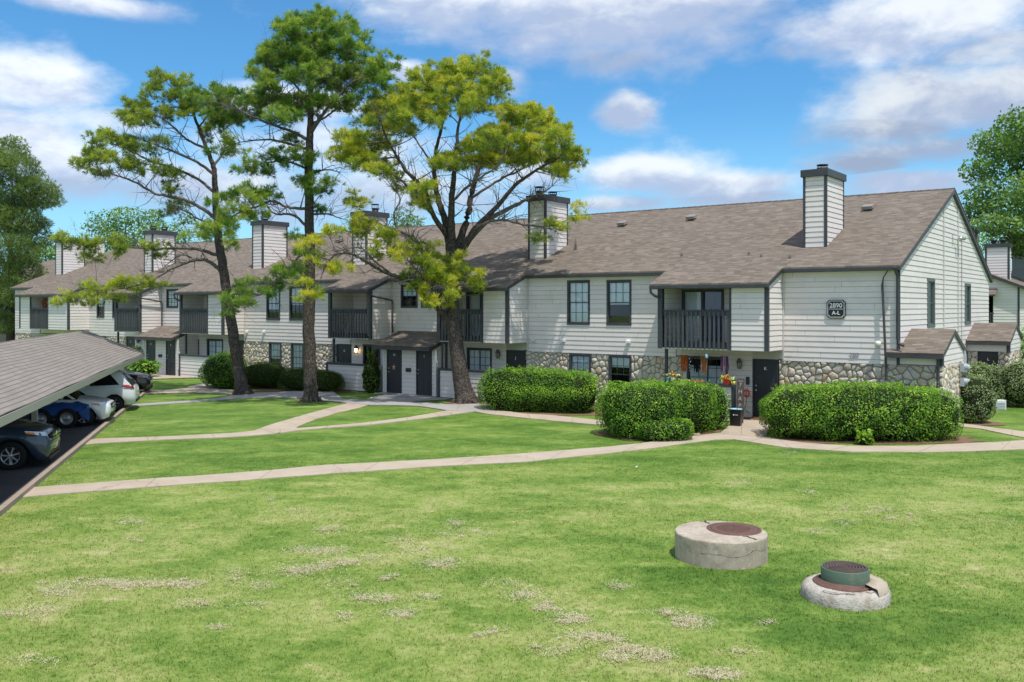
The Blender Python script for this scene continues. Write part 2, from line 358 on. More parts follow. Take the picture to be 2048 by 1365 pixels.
# grass colour shared by the soil sheet and the blades: patches that stay put on the lawn
MH1, MH2 = G(1440, 1118), G(1692, 1200)
def grass_color(nt):
    g = nn(nt, 'ShaderNodeNewGeometry'); P = g.outputs['Position']
    sp = nn(nt, 'ShaderNodeSeparateXYZ'); link(nt, P, sp.inputs[0])
    flat = nn(nt, 'ShaderNodeCombineXYZ'); link(nt, sp.outputs[0], flat.inputs[0]); link(nt, sp.outputs[1], flat.inputs[1])
    mp = nn(nt, 'ShaderNodeMapping'); mp.inputs['Scale'].default_value = (.75, 1.15, 1); mp.inputs['Rotation'].default_value = (0, 0, R(24)); link(nt, flat.outputs[0], mp.inputs[0])
    a = NOISE(nt, mp.outputs[0], .55, 5, .6, .3); b_ = NOISE(nt, flat.outputs[0], 2.6, 5, .65); c_ = NOISE(nt, flat.outputs[0], 13, 3, .6)
    k = M_(nt, 'ADD', M_(nt, 'ADD', M_(nt, 'MULTIPLY', a, .46), M_(nt, 'MULTIPLY', b_, .32)), M_(nt, 'MULTIPLY', c_, .22))
    # lusher, darker grass round the two manholes and beyond the main path
    for (mx_, my_) in (MH1, MH2):
        dx = M_(nt, 'SUBTRACT', sp.outputs[0], float(mx_)); dy = M_(nt, 'SUBTRACT', sp.outputs[1], float(my_) - .6)
        dd = M_(nt, 'SQRT', M_(nt, 'ADD', M_(nt, 'MULTIPLY', dx, dx), M_(nt, 'MULTIPLY', M_(nt, 'MULTIPLY', dy, dy), 1.6)))
        mr = nn(nt, 'ShaderNodeMapRange', interpolation_type='SMOOTHSTEP'); link(nt, dd, mr.inputs[0]); mr.inputs[1].default_value = .8; mr.inputs[2].default_value = 3.0; mr.inputs[3].default_value = -.10; mr.inputs[4].default_value = 0
        k = M_(nt, 'ADD', k, mr.outputs[0])
    # soft mowing arcs round the manholes, and worn tan patches in the open lawn
    wob = M_(nt, 'ADD', dd, M_(nt, 'MULTIPLY', M_(nt, 'SUBTRACT', a, .5), 2.2))
    k = M_(nt, 'ADD', k, M_(nt, 'MULTIPLY', M_(nt, 'SINE', M_(nt, 'MULTIPLY', wob, 3.6)), .014))
    mp3 = nn(nt, 'ShaderNodeMapping'); mp3.inputs['Scale'].default_value = (.8, 1.9, 1); mp3.inputs['Rotation'].default_value = (0, 0, R(-22)); link(nt, flat.outputs[0], mp3.inputs[0])
    worn = RAMP(nt, NOISE(nt, mp3.outputs[0], 1.0, 7, .66, .4), [(.58, 0.), (.70, .14)])
    near = nn(nt, 'ShaderNodeMapRange', interpolation_type='SMOOTHSTEP'); link(nt, sp.outputs[1], near.inputs[0]); near.inputs[1].default_value = 22; near.inputs[2].default_value = 16; near.inputs[3].default_value = .25; near.inputs[4].default_value = 1
    k = M_(nt, 'ADD', k, M_(nt, 'MULTIPLY', worn, near.outputs[0]))
    mr = nn(nt, 'ShaderNodeMapRange', interpolation_type='SMOOTHSTEP'); link(nt, sp.outputs[1], mr.inputs[0]); mr.inputs[1].default_value = 18; mr.inputs[2].default_value = 26; mr.inputs[3].default_value = .015; mr.inputs[4].default_value = -.075
    k = M_(nt, 'ADD', k, mr.outputs[0])
    return k, P
GR = [(.30, (.062, .134, .018)), (.40, (.108, .195, .029)), (.48, (.178, .262, .049)), (.56, (.276, .328, .088)), (.64, (.39, .385, .16)), (.78, (.56, .495, .30))]
def grass_mat(name, blades):
    m = bpy.data.materials.new(name); m.use_nodes = True; nt = m.node_tree; b = nt.nodes['Principled BSDF']; out = nt.nodes['Material Output']
    k, P = grass_color(nt)
    b.inputs['Roughness'].default_value = .75; b.inputs['Specular IOR Level'].default_value = .15
    if blades:
        at = nn(nt, 'ShaderNodeAttribute', attribute_name='tint')
        k = M_(nt, 'ADD', k, M_(nt, 'MULTIPLY', M_(nt, 'SUBTRACT', at.outputs['Fac'], .5), .11))
        c = RAMP(nt, k, GR); link(nt, c, b.inputs['Base Color'])
        gg = nn(nt, 'ShaderNodeNewGeometry'); va = nn(nt, 'ShaderNodeVectorMath', operation='ADD'); va.inputs[1].default_value = (0, 0, 1.6); link(nt, gg.outputs['Normal'], va.inputs[0]); vn = nn(nt, 'ShaderNodeVectorMath', operation='NORMALIZE'); link(nt, va.outputs[0], vn.inputs[0]); link(nt, vn.outputs[0], b.inputs['Normal'])
        tr = nn(nt, 'ShaderNodeBsdfTranslucent'); link(nt, MIX(nt, 1.0, c, (1.2, 1.2, .8), 'MULTIPLY'), tr.inputs[0])
        mx = nn(nt, 'ShaderNodeMixShader'); mx.inputs[0].default_value = .22; link(nt, b.outputs[0], mx.inputs[1]); link(nt, tr.outputs[0], mx.inputs[2]); link(nt, mx.outputs[0], out.inputs[0])
    else:
        g2 = NOISE(nt, P, 40, 4, .7); k = M_(nt, 'ADD', k, M_(nt, 'MULTIPLY', M_(nt, 'SUBTRACT', g2, .5), .22))
        c = RAMP(nt, k, GR); link(nt, c, b.inputs['Base Color'])
        bm = nn(nt, 'ShaderNodeBump'); bm.inputs['Strength'].default_value = .5; bm.inputs['Distance'].default_value = .03; link(nt, g2, bm.inputs['Height']); link(nt, bm.outputs[0], b.inputs['Normal'])
    return m
m_lawn = grass_mat('lawn_turf', False); m_blade = grass_mat('grass_blades', True)

def concrete(name, c0, c1, scale=1.2, crack=None, mottle=0):
    m = bpy.data.materials.new(name); m.use_nodes = True; nt = m.node_tree; b = nt.nodes['Principled BSDF']; b.inputs['Roughness'].default_value = .9; b.inputs['Specular IOR Level'].default_value = .2
    g = nn(nt, 'ShaderNodeNewGeometry'); P = g.outputs['Position']
    c = MIX(nt, RAMP(nt, NOISE(nt, P, scale, 6, .65), [(.35, 0.), (.68, 1.)]), c0, c1)
    c = MIX(nt, RAMP(nt, NOISE(nt, P, 45, 4, .7), [(.4, 0.), (.75, .45)]), c, [x * .6 for x in c0])
    if mottle:
        c = MIX(nt, RAMP(nt, NOISE(nt, P, 6.5, 8, .72), [(.47, 0.), (.70, mottle)]), c, [x * .38 for x in c0])
        c = MIX(nt, RAMP(nt, NOISE(nt, P, 17, 5, .7), [(.55, 0.), (.70, mottle)]), c, [min(1, x * 1.35) for x in c0])
    if crack:
        mp = nn(nt, 'ShaderNodeTexVoronoi', feature='DISTANCE_TO_EDGE'); mp.inputs['Scale'].default_value = crack
        nz = nn(nt, 'ShaderNodeTexNoise'); nz.inputs['Scale'].default_value = 3; nz.inputs['Detail'].default_value = 5; link(nt, P, nz.inputs['Vector'])
        ad = nn(nt, 'ShaderNodeMix', data_type='RGBA'); ad.inputs[0].default_value = .3; link(nt, P, ad.inputs[6]); link(nt, nz.outputs['Color'], ad.inputs[7]); link(nt, ad.outputs[2], mp.inputs['Vector'])
        c = MIX(nt, RAMP(nt, mp.outputs['Distance'], [(0, .42), (.008, 0.)]), c, [x * .3 for x in c0])
    link(nt, c, b.inputs['Base Color'])
    bm = nn(nt, 'ShaderNodeBump'); bm.inputs['Strength'].default_value = .3; bm.inputs['Distance'].default_value = .01; link(nt, NOISE(nt, P, 60, 4), bm.inputs['Height']); link(nt, bm.outputs[0], b.inputs['Normal'])
    return m
m_path = concrete('tan_concrete', (.52, .43, .335), (.43, .345, .26), 1.1, .35)
m_walk = concrete('grey_concrete', (.42, .40, .375), (.36, .33, .30), .9)
m_kerb = concrete('kerb_concrete', (.42, .34, .28), (.34, .26, .2), 1.5)
m_cyl = concrete('old_concrete', (.52, .445, .355), (.38, .315, .24), 2.1, None, .6)
m_soil = concrete('bare_soil', (.25, .15, .09), (.19, .115, .07), 2.0)
m_asph = concrete('asphalt', (.075, .073, .076), (.10, .097, .097), .8)

# ------------------------------------------------------------------ ground, parking, paths
def hgt(x, y):
    x = np.asarray(x, float); y = np.asarray(y, float)
    fade = np.clip((21.5 - y) / 4, 0, 1) * np.clip(((x + 10.06) * .9613 + (y - 17.9) * .2756 - .6) / 2.5, 0, 1)
    h = .05 * np.sin(x * .45 + 1.3) * np.cos(y * .38) + .03 * np.sin(x * 1.1 + y * .7)
    h = h * fade
    for (mx_, my_, a, r) in ((MH1[0], MH1[1], .0, 2.2), (MH2[0], MH2[1], .0, 2.0)):
        d2 = ((x - mx_) ** 2 + (y - my_) ** 2) / r ** 2
        h = h * (1 - np.exp(-d2 * 1.5)) + a * np.exp(-d2)
    return h
def make_ground():
    xs = np.concatenate([[-600, -200, -80, -40], np.linspace(-24, 24, 97), [40, 80, 200, 600]])
    ys = np.concatenate([[-100, -20, 0, 4], np.linspace(7, 24, 69), [28, 34, 45, 70, 120, 300, 900]])
    X, Y = np.meshgrid(xs, ys); Z = hgt(X, Y) * ((np.abs(X) < 25) & (Y > 3))
    V = np.stack([X, Y, Z], -1).reshape(-1, 3); n = len(xs)
    fs = [(j * n + i, j * n + i + 1, (j + 1) * n + i + 1, (j + 1) * n + i) for j in range(len(ys) - 1) for i in range(n - 1)]
    me = bpy.data.meshes.new('ground'); me.from_pydata(V.tolist(), [], fs); me.polygons.foreach_set('use_smooth', [True] * len(fs))
    tag(link_mesh('ground', me, m_lawn), kind='structure')
make_ground()
KD = np.array([-5.49, 19.15]) / np.hypot(5.49, 19.15)          # direction of the kerb, away from the camera
KN = np.array([KD[1], -KD[0]])                                  # towards the lawn
K0 = np.array([-10.06, 17.9])
def K(t, n, z=0.0):
    p = K0 + KD * t + KN * n; return (float(p[0]), float(p[1]), z)
b = MB(); b.quad(K(-30, -40, .006), K(-30, 0, .006), K(26.5, 0, .006), K(26.5, -40, .006)); tag(b.build('parking_lot', m_asph), kind='structure')
b = MB()
for i in range(19):
    t0 = -30 + i * 3.0; t1 = min(t0 + 2.985, 26.5)
    P = [K(t0, 0), K(t0, .17), K(t1, .17), K(t1, 0)]
    b.add(P + [(x, y, .11) for x, y, z in P], [(4, 5, 6, 7), (0, 1, 5, 4), (1, 2, 6, 5), (2, 3, 7, 6), (3, 0, 4, 7)])
tag(b.build('kerb', m_kerb), kind='structure')

PATHPOLYS = []
def resample(pts, n):
    P = np.array([G(*p) for p in pts]); d = np.r_[0, np.cumsum(np.hypot(*np.diff(P, axis=0).T))]
    t = np.linspace(0, d[-1], n); return np.stack([np.interp(t, d, P[:, 0]), np.interp(t, d, P[:, 1])], -1)
def path(up, lo, z, m, name='path', n=26):
    a = resample(up, n); c = resample(lo, n); b = MB(); rng = np.random.default_rng(int(z * 1e4))
    a = a + rng.normal(0, .018, a.shape); c = c + rng.normal(0, .018, c.shape)
    for i in range(n - 1):
        q = [(*a[i], z), (*c[i], z), (*c[i + 1], z), (*a[i + 1], z)]
        b.quad(*q, tint=(i // 3 % 2) * .5)
        b.quad((*c[i], z), (*c[i], z - .03), (*c[i + 1], z - .03), (*c[i + 1], z)); b.quad((*a[i + 1], z), (*a[i + 1], z - .03), (*a[i], z - .03), (*a[i], z))
        if i % 4 == 0:    # joints: shallow dark grooves across the slab
            dv = (c[i] - a[i]); w = (c[i + 1] - c[i]); w = w / (np.hypot(*w) + 1e-9) * .012
            b.add([(*a[i], z + .003), (*c[i], z + .003), (*(c[i] + w), z + .003), (*(a[i] + w), z + .003)], [(0, 1, 2, 3)], mi=1)
    PATHPOLYS.append(np.vstack([a, c[::-1]]))
    return tag(b.build(name, [m, m_soil]), kind='structure')
path([(59, 977), (250, 963), (484, 947), (664, 931), (800, 924), (890, 919), (1044, 909), (1181, 898), (1266, 890), (1300, 886), (1371, 876), (1451, 866), (1520, 874), (1599, 886), (1698, 894), (1830, 893), (1912, 889), (1995, 886), (2048, 882), (2200, 872), (2600, 850)],
     [(36, 997), (250, 979), (484, 963), (664, 949), (800, 939), (890, 933), (1044, 926), (1181, 912), (1300, 899), (1387, 886), (1435, 880), (1470, 880), (1516, 888), (1566, 896), (1698, 905), (1830, 906), (1912, 905), (1995, 902), (2048, 900), (2200, 892), (2600, 868)], .022, m_path, n=64)
path([(168, 884), (195, 879), (324, 875), (480, 867), (504, 864), (547, 849), (605, 832), (664, 816), (695, 808), (713, 802)],
     [(157, 892), (200, 888), (324, 881), (480, 875), (560, 868), (590, 858), (625, 842), (684, 825), (723, 816), (745, 809)], .026, m_path, n=32)
path([(560, 859), (600, 858), (733, 847), (819, 836), (897, 822), (930, 817)], [(560, 868), (600, 862), (733, 852), (819, 842), (897, 832), (955, 824)], .030, m_path, n=22)
path([(966, 811), (986, 820), (1044, 829), (1113, 833), (1215, 844), (1300, 853), (1400, 862)], [(935, 822), (975, 830), (1044, 837), (1113, 844), (1219, 853), (1300, 864), (1400, 872)], .034, m_path, n=24)
path([(256, 811), (390, 802), (430, 799), (500, 788), (558, 786), (609, 782), (660, 781)], [(254, 815), (390, 806), (469, 799), (547, 796), (609, 799), (641, 802), (690, 803)], .038, m_walk, n=22)
path([(600, 790), (641, 797), (713, 801), (781, 804), (860, 808), (908, 812), (959, 809), (985, 812)], [(630, 801), (680, 806), (733, 812), (790, 812), (839, 814), (897, 823), (950, 825), (990, 824)], .042, m_walk, n=20)
path([(740, 797), (764, 793), (785, 787)], [(735, 806), (800, 806), (905, 800)], .046, m_walk, n=8)
path([(297, 785), (363, 780), (402, 769), (412, 766)], [(280, 790), (390, 787), (440, 778), (450, 772)], .050, m_path, n=14)
path([(395, 783), (430, 780), (465, 783)], [(390, 788), (440, 789), (470, 790)], .054, m_path, n=6)
path([(285, 750), (330, 754), (385, 753)], [(270, 761), (330, 759), (395, 757)], .058, m_path, n=10)
path([(1461, 850), (1475, 844), (1500, 839), (1545, 838)], [(1440, 868), (1475, 872), (1505, 874), (1535, 872)], .030, m_path, n=10)
path([(1905, 847), (1960, 853), (2048, 865), (2160, 872)], [(1905, 853), (1960, 859), (2048, 877), (2160, 890)], .026, m_path, n=16)

# ------------------------------------------------------------------ apartment building
BLD = thing('apartment_building', 'long two-storey apartment building with light grey lap siding, stone base and brown shingle roof', 'building', (CRN[0], CRN[1], 0), BROT)
BOARD, LAP = .186, .016
def siding(mb, a0, a1, z0, z1, pos, holes=(), lim=None, lap=LAP, phase=0.0, joints=True):
    """lap boards; pos(a, off, z) -> local point (off = outward)"""
    zs = set([z0, z1]); k = math.floor((z0 - phase) / BOARD)
    while phase + k * BOARD < z1:
        if phase + k * BOARD > z0: zs.add(phase + k * BOARD)
        k += 1
    for h in holes:
        for zz in (h[2], h[3]):
            if z0 < zz < z1: zs.add(zz)
    zs = sorted(zs); rnd = random.Random(int(abs(a0 * 131 + a1 * 17 + z0 * 71)))
    seed = {}
    for zl, zh in zip(zs, zs[1:]):
        if zh - zl < 1e-4: continue
        row = math.floor(((zl + zh) / 2 - phase) / BOARD); zb = phase + row * BOARD
        ol = lap * (1 - (zl - zb) / BOARD) + .002; oh = lap * (1 - (zh - zb) / BOARD) + .002
        la, lb = (lim(zl) if lim else (a0, a1)); ha, hb = (lim(zh) if lim else (a0, a1))
        segs = [(la, lb, ha, hb)]
        for h in holes:
            if h[2] < zh - 1e-5 and h[3] > zl + 1e-5:
                new = []
                for (p, q, r, s) in segs:
                    if h[1] <= p or h[0] >= q: new.append((p, q, r, s)); continue
                    if h[0] > p: new.append((p, h[0], r if r < h[0] else h[0], h[0]))
                    if h[1] < q: new.append((h[1], q, h[1], s if s > h[1] else h[1]))
                segs = new
        if row not in seed: seed[row] = (rnd.random(), rnd.uniform(0, 3.6))
        t, jo = seed[row]
        out = []
        for (p, q, r, s) in segs:
            cuts = [c for c in (jo + 3.66 * i + math.floor(p / 3.66) * 3.66 for i in range(-1, 25)) if max(p, r) + .1 < c < min(q, s) - .1] if joints else []
            xs_l = [p] + cuts + [q]; xs_h = [r] + cuts + [s]
            for i in range(len(xs_l) - 1):
                g_ = .003 if joints else 0
                out.append((xs_l[i] + (g_ if i else 0), xs_l[i + 1] - (g_ if i < len(xs_l) - 2 else 0), xs_h[i] + (g_ if i else 0), xs_h[i + 1] - (g_ if i < len(xs_l) - 2 else 0)))
        for (p, q, r, s) in out:
            tt = (t + p * .37) % 1
            g = .011
            if abs(zl - zb) < 1e-4 and zh - zl > g * 2:      # recessed joint under every board, coloured darker for lap shadow and dirt
                f = g / (zh - zl); p2, q2 = p + (r - p) * f, q + (s - q) * f
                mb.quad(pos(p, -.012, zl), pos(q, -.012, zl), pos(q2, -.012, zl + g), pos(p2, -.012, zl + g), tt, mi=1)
                mb.quad(pos(p2, -.012, zl + g), pos(q2, -.012, zl + g), pos(q2, ol, zl + g), pos(p2, ol, zl + g), tt)
                mb.quad(pos(p2, ol, zl + g), pos(q2, ol, zl + g), pos(s, oh, zh), pos(r, oh, zh), tt)
            else: mb.quad(pos(p, ol, zl), pos(q, ol, zl), pos(s, oh, zh), pos(r, oh, zh), tt)
    return mb
def front(d): return lambda a, o, z: (a, -d - o, z)          # a = -s
def rightf(s): return lambda a, o, z: (-s + o, a, z)          # a = local y = -d
def leftf(s): return lambda a, o, z: (-s - o, a, z)

def clip_poly(poly, px, py, nx, ny):
    out = []
    for i in range(len(poly)):
        a, b_ = poly[i], poly[(i + 1) % len(poly)]
        da = (a[0] - px) * nx + (a[1] - py) * ny; db = (b_[0] - px) * nx + (b_[1] - py) * ny
        if da <= 0: out.append(a)
        if (da < 0 < db) or (db < 0 < da):
            t = da / (da - db); out.append((a[0] + (b_[0] - a[0]) * t, a[1] + (b_[1] - a[1]) * t))
    return out
def stones(mb, a0, a1, z0, z1, pos, seed, cw=.265, ch=.17):
    rnd = random.Random(seed); pts = []
    nr = max(1, round((z1 - z0) / ch)); nc = max(1, round((a1 - a0) / cw))
    for j in range(-1, nr + 1):
        for i in range(-1, nc + 1):
            if rnd.random() < .24: continue
            pts.append((a0 + (i + .5 + (j % 2) * .5 + rnd.uniform(-.42, .42)) * (a1 - a0) / nc, z0 + (j + .5 + rnd.uniform(-.36, .36)) * (z1 - z0) / nr))
            if rnd.random() < .15: pts.append((pts[-1][0] + rnd.uniform(.12, .2), pts[-1][1] + rnd.uniform(-.1, .1)))
    for p in pts:
        poly = [(a0, z0), (a1, z0), (a1, z1), (a0, z1)]
        for q in pts:
            if q is p: continue
            dx, dy = q[0] - p[0], q[1] - p[1]; L = math.hypot(dx, dy)
            if L > 1.1 or L < 1e-6: continue
            nx, ny = dx / L, dy / L; m = L / 2 - .011
            poly = clip_poly(poly, p[0] + nx * m, p[1] + ny * m, nx, ny)
            if len(poly) < 3: break
        if len(poly) < 3: continue
        # round the outline, then dome it
        for kf in (.15, .25):
            poly = [((a[0] * (1 - kf) + b_[0] * kf, a[1] * (1 - kf) + b_[1] * kf), (a[0] * kf + b_[0] * (1 - kf), a[1] * kf + b_[1] * (1 - kf))) for a, b_ in zip(poly, poly[1:] + poly[:1])]
            poly = [x for pr in poly for x in pr]
        cx = sum(a[0] for a in poly) / len(poly); cz = sum(a[1] for a in poly) / len(poly)
        hgt_ = rnd.uniform(.03, .07); n = len(poly); t = rnd.random(); V = []
        for sc, o in ((1, -.02), (.95, hgt_ * .55), (.72, hgt_ * .95)):
            for a in poly: V.append(pos(cx + (a[0] - cx) * sc, o + rnd.uniform(-.006, .006) * (sc < 1), cz + (a[1] - cz) * sc))
        V.append(pos(cx, hgt_, cz)); fs = []
        for r_ in range(2):
            for i in range(n): fs.append((r_ * n + i, r_ * n + (i + 1) % n, (r_ + 1) * n + (i + 1) % n, (r_ + 1) * n + i))
        for i in range(n): fs.append((2 * n + i, 2 * n + (i + 1) % n, 3 * n))
        mb.add(V, fs, t, True)

# ---- openings
ZS, ZE, ZB, BD = 2.09, 5.36, 2.47, 1.4      # stone top, eave, bay bottom, bay depth
BAYS = [  # right, left, panel-edge(s of opening right side), opening left
    dict(s0=3.87, s1=8.00, o0=5.19, o1=7.80), dict(s0=14.95, s1=18.79, o0=16.24, o1=18.60),
    dict(s0=22.95, s1=25.80, o0=23.22, o1=25.62), dict(s0=34.2, s1=38.17, o0=35.53, o1=38.0),
    dict(s0=42.25, s1=45.0, o0=42.5, o1=44.85), dict(s0=50.6, s1=57.2, o0=53.2, o1=55.7)]
UPW = [(9.94, 11.01, 3.27, 5.02), (11.85, 12.89, 3.27, 5.04), (20.15, 21.0, 3.95, 5.0), (21.28, 22.3, 3.95, 5.0), (29.26, 30.37, 3.28, 5.02), (31.18, 32.26, 3.28, 5.02),
       (40.52, 41.66, 3.92, 5.0), (48.72, 49.6, 3.28, 5.0), (50.31 - 1.0 + 1.05, 51.5, 3.28, 5.0)]
UPW[-1] = (46.7, 47.7, 3.28, 5.0)
LOW = [(9.94, 10.92, .55, 2.06), (11.8, 12.79, .75, 2.06), (29.3, 30.25, .6, 2.06), (31.1, 32.05, .6, 2.06), (48.6, 49.6, .6, 2.06)]     # in the stone
PATW = [(5.93, 7.52, .95, 2.12), (16.89, 18.25, 1.0, 2.14), (23.73, 24.86, .53, 2.12), (36.15, 37.6, 1.0, 2.12), (42.6, 43.97, .9, 2.12), (52.2, 53.4, .9, 2.12)]
DOORS = [(4.02, 4.97, 'K'), (15.08, 16.07, 'J'), (25.70, 26.75, 'G'), (34.35, 35.3, 'F'), (45.14, 46.1, 'C'), (50.9, 51.85, 'B')]
def h_(w): return (-w[1], -w[0], w[2], w[3])
wall = MB()
# upper wall in plane A between bays, and the back walls of the balconies
edges = [0.0] + [x for b_ in BAYS for x in (b_['s0'], b_['s1'])] + [60.9]
for i in range(0, len(edges), 2):
    s0, s1 = edges[i], edges[i + 1]
    siding(wall, -s1, -s0, ZS, ZE + .03, front(0), [h_(w) for w in UPW])
SLID = [(6.06, 7.75), (16.6, 18.3), (23.9, 24.6), (35.9, 36.7), (42.9, 43.7), (53.5, 55.0)]
for b_, sl_ in zip(BAYS, SLID):
    siding(wall, -b_['s1'], -b_['s0'], ZB, 5.2, front(0), [(-sl_[1], -sl_[0], ZB + .12, 4.62)], lap=.008)
    # bay front panels
    if b_['o0'] - b_['s0'] > .4: siding(wall, -b_['o0'], -b_['s0'], ZB, 4.80, front(BD))
    if b_['s1'] - b_['o1'] > .4: siding(wall, -b_['s1'], -b_['o1'], ZB, 4.80, front(BD))
    lim = lambda z: (-BD if z < 4.80 else max(-BD, -(ZE + .04 - z) / .4 - .0), 0.0)
    siding(wall, -BD, 0, ZB, ZE + .03, rightf(b_['s0']), lim=lim)
    siding(wall, -BD, 0, ZB, ZE + .03, leftf(b_['s1']), lim=lim)
    # inner side walls of the balcony
    for s_, fn in ((b_['o0'], leftf), (b_['o1'], rightf)):
        siding(wall, -BD + .06, -.02, ZB + .06, 4.78, fn(s_), lap=.008)
# ground storey: siding behind the patios
GROUND_S = [(4.97, 5.93), (7.52, 7.7), (16.07, 16.89), (18.25, 18.8), (22.2, 23.73), (24.86, 25.70), (35.3, 36.15), (37.6, 38.4), (42.1, 42.6), (43.97, 45.14), (51.85, 52.2), (53.4, 54)]
for s0, s1 in GROUND_S: siding(wall, -s1, -s0, 0, 2.5, front(0), lap=.008, joints=False)
for w in PATW:
    siding(wall, -w[1], -w[0], 0, w[2], front(0), lap=.008, joints=False); siding(wall, -w[1], -w[0], w[3], 2.5, front(0), lap=.008, joints=False)
for b_ in BAYS: wall.quad((-b_['s1'] - .02, .04, 2.05), (-b_['s0'] + .02, .04, 2.05), (-b_['s0'] + .02, .04, 2.5), (-b_['s1'] - .02, .04, 2.5)) if False else [wall.quad((-x1, .03, 2.145), (-x0, .03, 2.145), (-x0, .03, 2.5), (-x1, .03, 2.5)) for x0, x1 in ((b_['s0'] - .02, b_['s1'] + .02),)]
# gable end, and the hidden walls that close the volume
def glim(z):
    if z < 5.40: return (0.0, 16.12)
    t = (z - 5.40) / .4; return (t, 16.12 - t)
GW = [(3.94, 5.04, 3.26, 4.98), (10.6, 11.76, 3.26, 4.94)]
siding(wall, 0, 16.12, ZS, 8.60, rightf(0), GW, lim=glim)
wall.quad((-60.9, 0, 0), (-60.9, 16.1, 0), (-60.9, 16.1, 5.36), (-60.9, 0, 5.36)); wall.poly([(-60.9, 0, 5.36), (-60.9, 16.1, 5.36), (-60.9, 8.06, 8.6)])
wall.quad((-60.9, 16.12, 0), (0, 16.12, 0), (0, 16.12, 5.4), (-60.9, 16.12, 5.4))
wall.quad((0, .3, 0), (0, 16.12, 0), (0, 16.12, ZS), (0, .3, ZS))
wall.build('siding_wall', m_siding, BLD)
# floor/ceiling slabs keep the volume dark
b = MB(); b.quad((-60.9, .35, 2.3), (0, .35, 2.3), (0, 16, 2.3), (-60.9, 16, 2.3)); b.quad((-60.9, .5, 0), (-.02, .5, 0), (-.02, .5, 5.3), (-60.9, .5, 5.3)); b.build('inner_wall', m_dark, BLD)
# stone base
STONE = [(-1.33, 4.0), (7.7, 9.94), (10.92, 11.8), (12.79, 15.05), (26.85, 29.3), (30.25, 31.1), (32.05, 34.3), (46.15, 48.6), (49.6, 50.85), (54, 60.9)]
for i, (s0, s1) in enumerate(STONE):
    st = MB(); mo = MB()
    stones(st, -s1, -s0, 0, ZS, front(-.05), 10 + i); mo.quad((-s1, .05, 0), (-s0, .05, 0), (-s0, .05, ZS + .07), (-s1, .05, ZS + .07))
    for w in LOW:
        if abs(w[1] - s0) < .01 and w[0] > 0:
            a, c = w[0], w[1]; stones(st, -c, -a, 0, w[2] - .03, front(-.05), int(a * 9)); mo.quad((-c, .05, 0), (-a, .05, 0), (-a, .05, w[2]), (-c, .05, w[2]))
    sw_ = st.build('stone_wall', m_stone, BLD); mo.build('mortar_bed', m_mortar, sw_)
st = MB(); mo = MB()
stones(st, 0.02, 3.25, 0, 2.12, rightf(-1.30), 77); mo.quad((1.30, 0, 0), (1.30, 3.27, 0), (1.30, 3.27, 2.12), (1.30, 0, 2.12)); mo.quad((1.30, 3.27, 0), (0, 3.27, 0), (0, 3.27, 2.12), (1.30, 3.27, 2.12))
sw_ = st.build('stone_wall', m_stone, BLD); mo.build('mortar_bed', m_mortar, sw_)

# ---- roof
ra = math.atan(.4); RS = 1 / math.cos(ra)
def zr(d): return 5.46 - .4 * d
def roof_slab(mb, s0, s1, d0, d1, th=.05):
    """d0 = eave (outer), d1 = upper"""
    P = [(-s1, -d0, zr(d0)), (-s0, -d0, zr(d0)), (-s0, -d1, zr(d1)), (-s1, -d1, zr(d1))]
    uv = [(-s1, -d0 * RS), (-s0, -d0 * RS), (-s0, -d1 * RS), (-s1, -d1 * RS)]
    mb.quad(*P, uv=uv); Q = [(x, y, z - th) for x, y, z in P]
    mb.quad(Q[3], Q[2], Q[1], Q[0], uv=uv)
    for i in range(4):
        j = (i + 1) % 4; mb.quad(P[j], P[i], Q[i], Q[j], uv=[uv[j], uv[i], uv[i], uv[j]])
rf = MB(); roof_slab(rf, -.13, 61.1, .28, -8.06)
for b_ in BAYS: roof_slab(rf, b_['s0'] - .10, b_['s1'] + .26, 1.62, .2803)
# back slope
zr_top = zr(-8.06)
P = [(.13, 8.06, zr_top), (-61.1, 8.06, zr_top), (-61.1, 16.5, zr_top - .4 * 8.44), (.13, 16.5, zr_top - .4 * 8.44)]
rf.quad(*P, uv=[(p[0], -p[1] * RS) for p in P]); Q = [(x, y, z - .05) for x, y, z in P]; rf.quad(*Q[::-1], uv=[(p[0], -p[1] * RS) for p in Q[::-1]]); rf.quad(P[0], P[3], Q[3], Q[0], uv=[(0, 0)] * 4)
ROOF = rf.build('roof', m_roof, BLD)
b = MB()
for i in range(204):     # ridge caps
    x = .12 - i * .3; b.add([(x, 7.92, zr_top - .035), (x, 8.06, zr_top + .022), (x, 8.20, zr_top - .035), (x - .31, 7.92, zr_top - .048), (x - .31, 8.06, zr_top + .010), (x - .31, 8.20, zr_top - .048)], [(0, 1, 4, 3), (1, 2, 5, 4), (0, 2, 1)])
mcap = mat('ridge_shingle', (.135, .11, .095), .95, .1, var=.2); b.build('ridge_cap', mcap, ROOF)
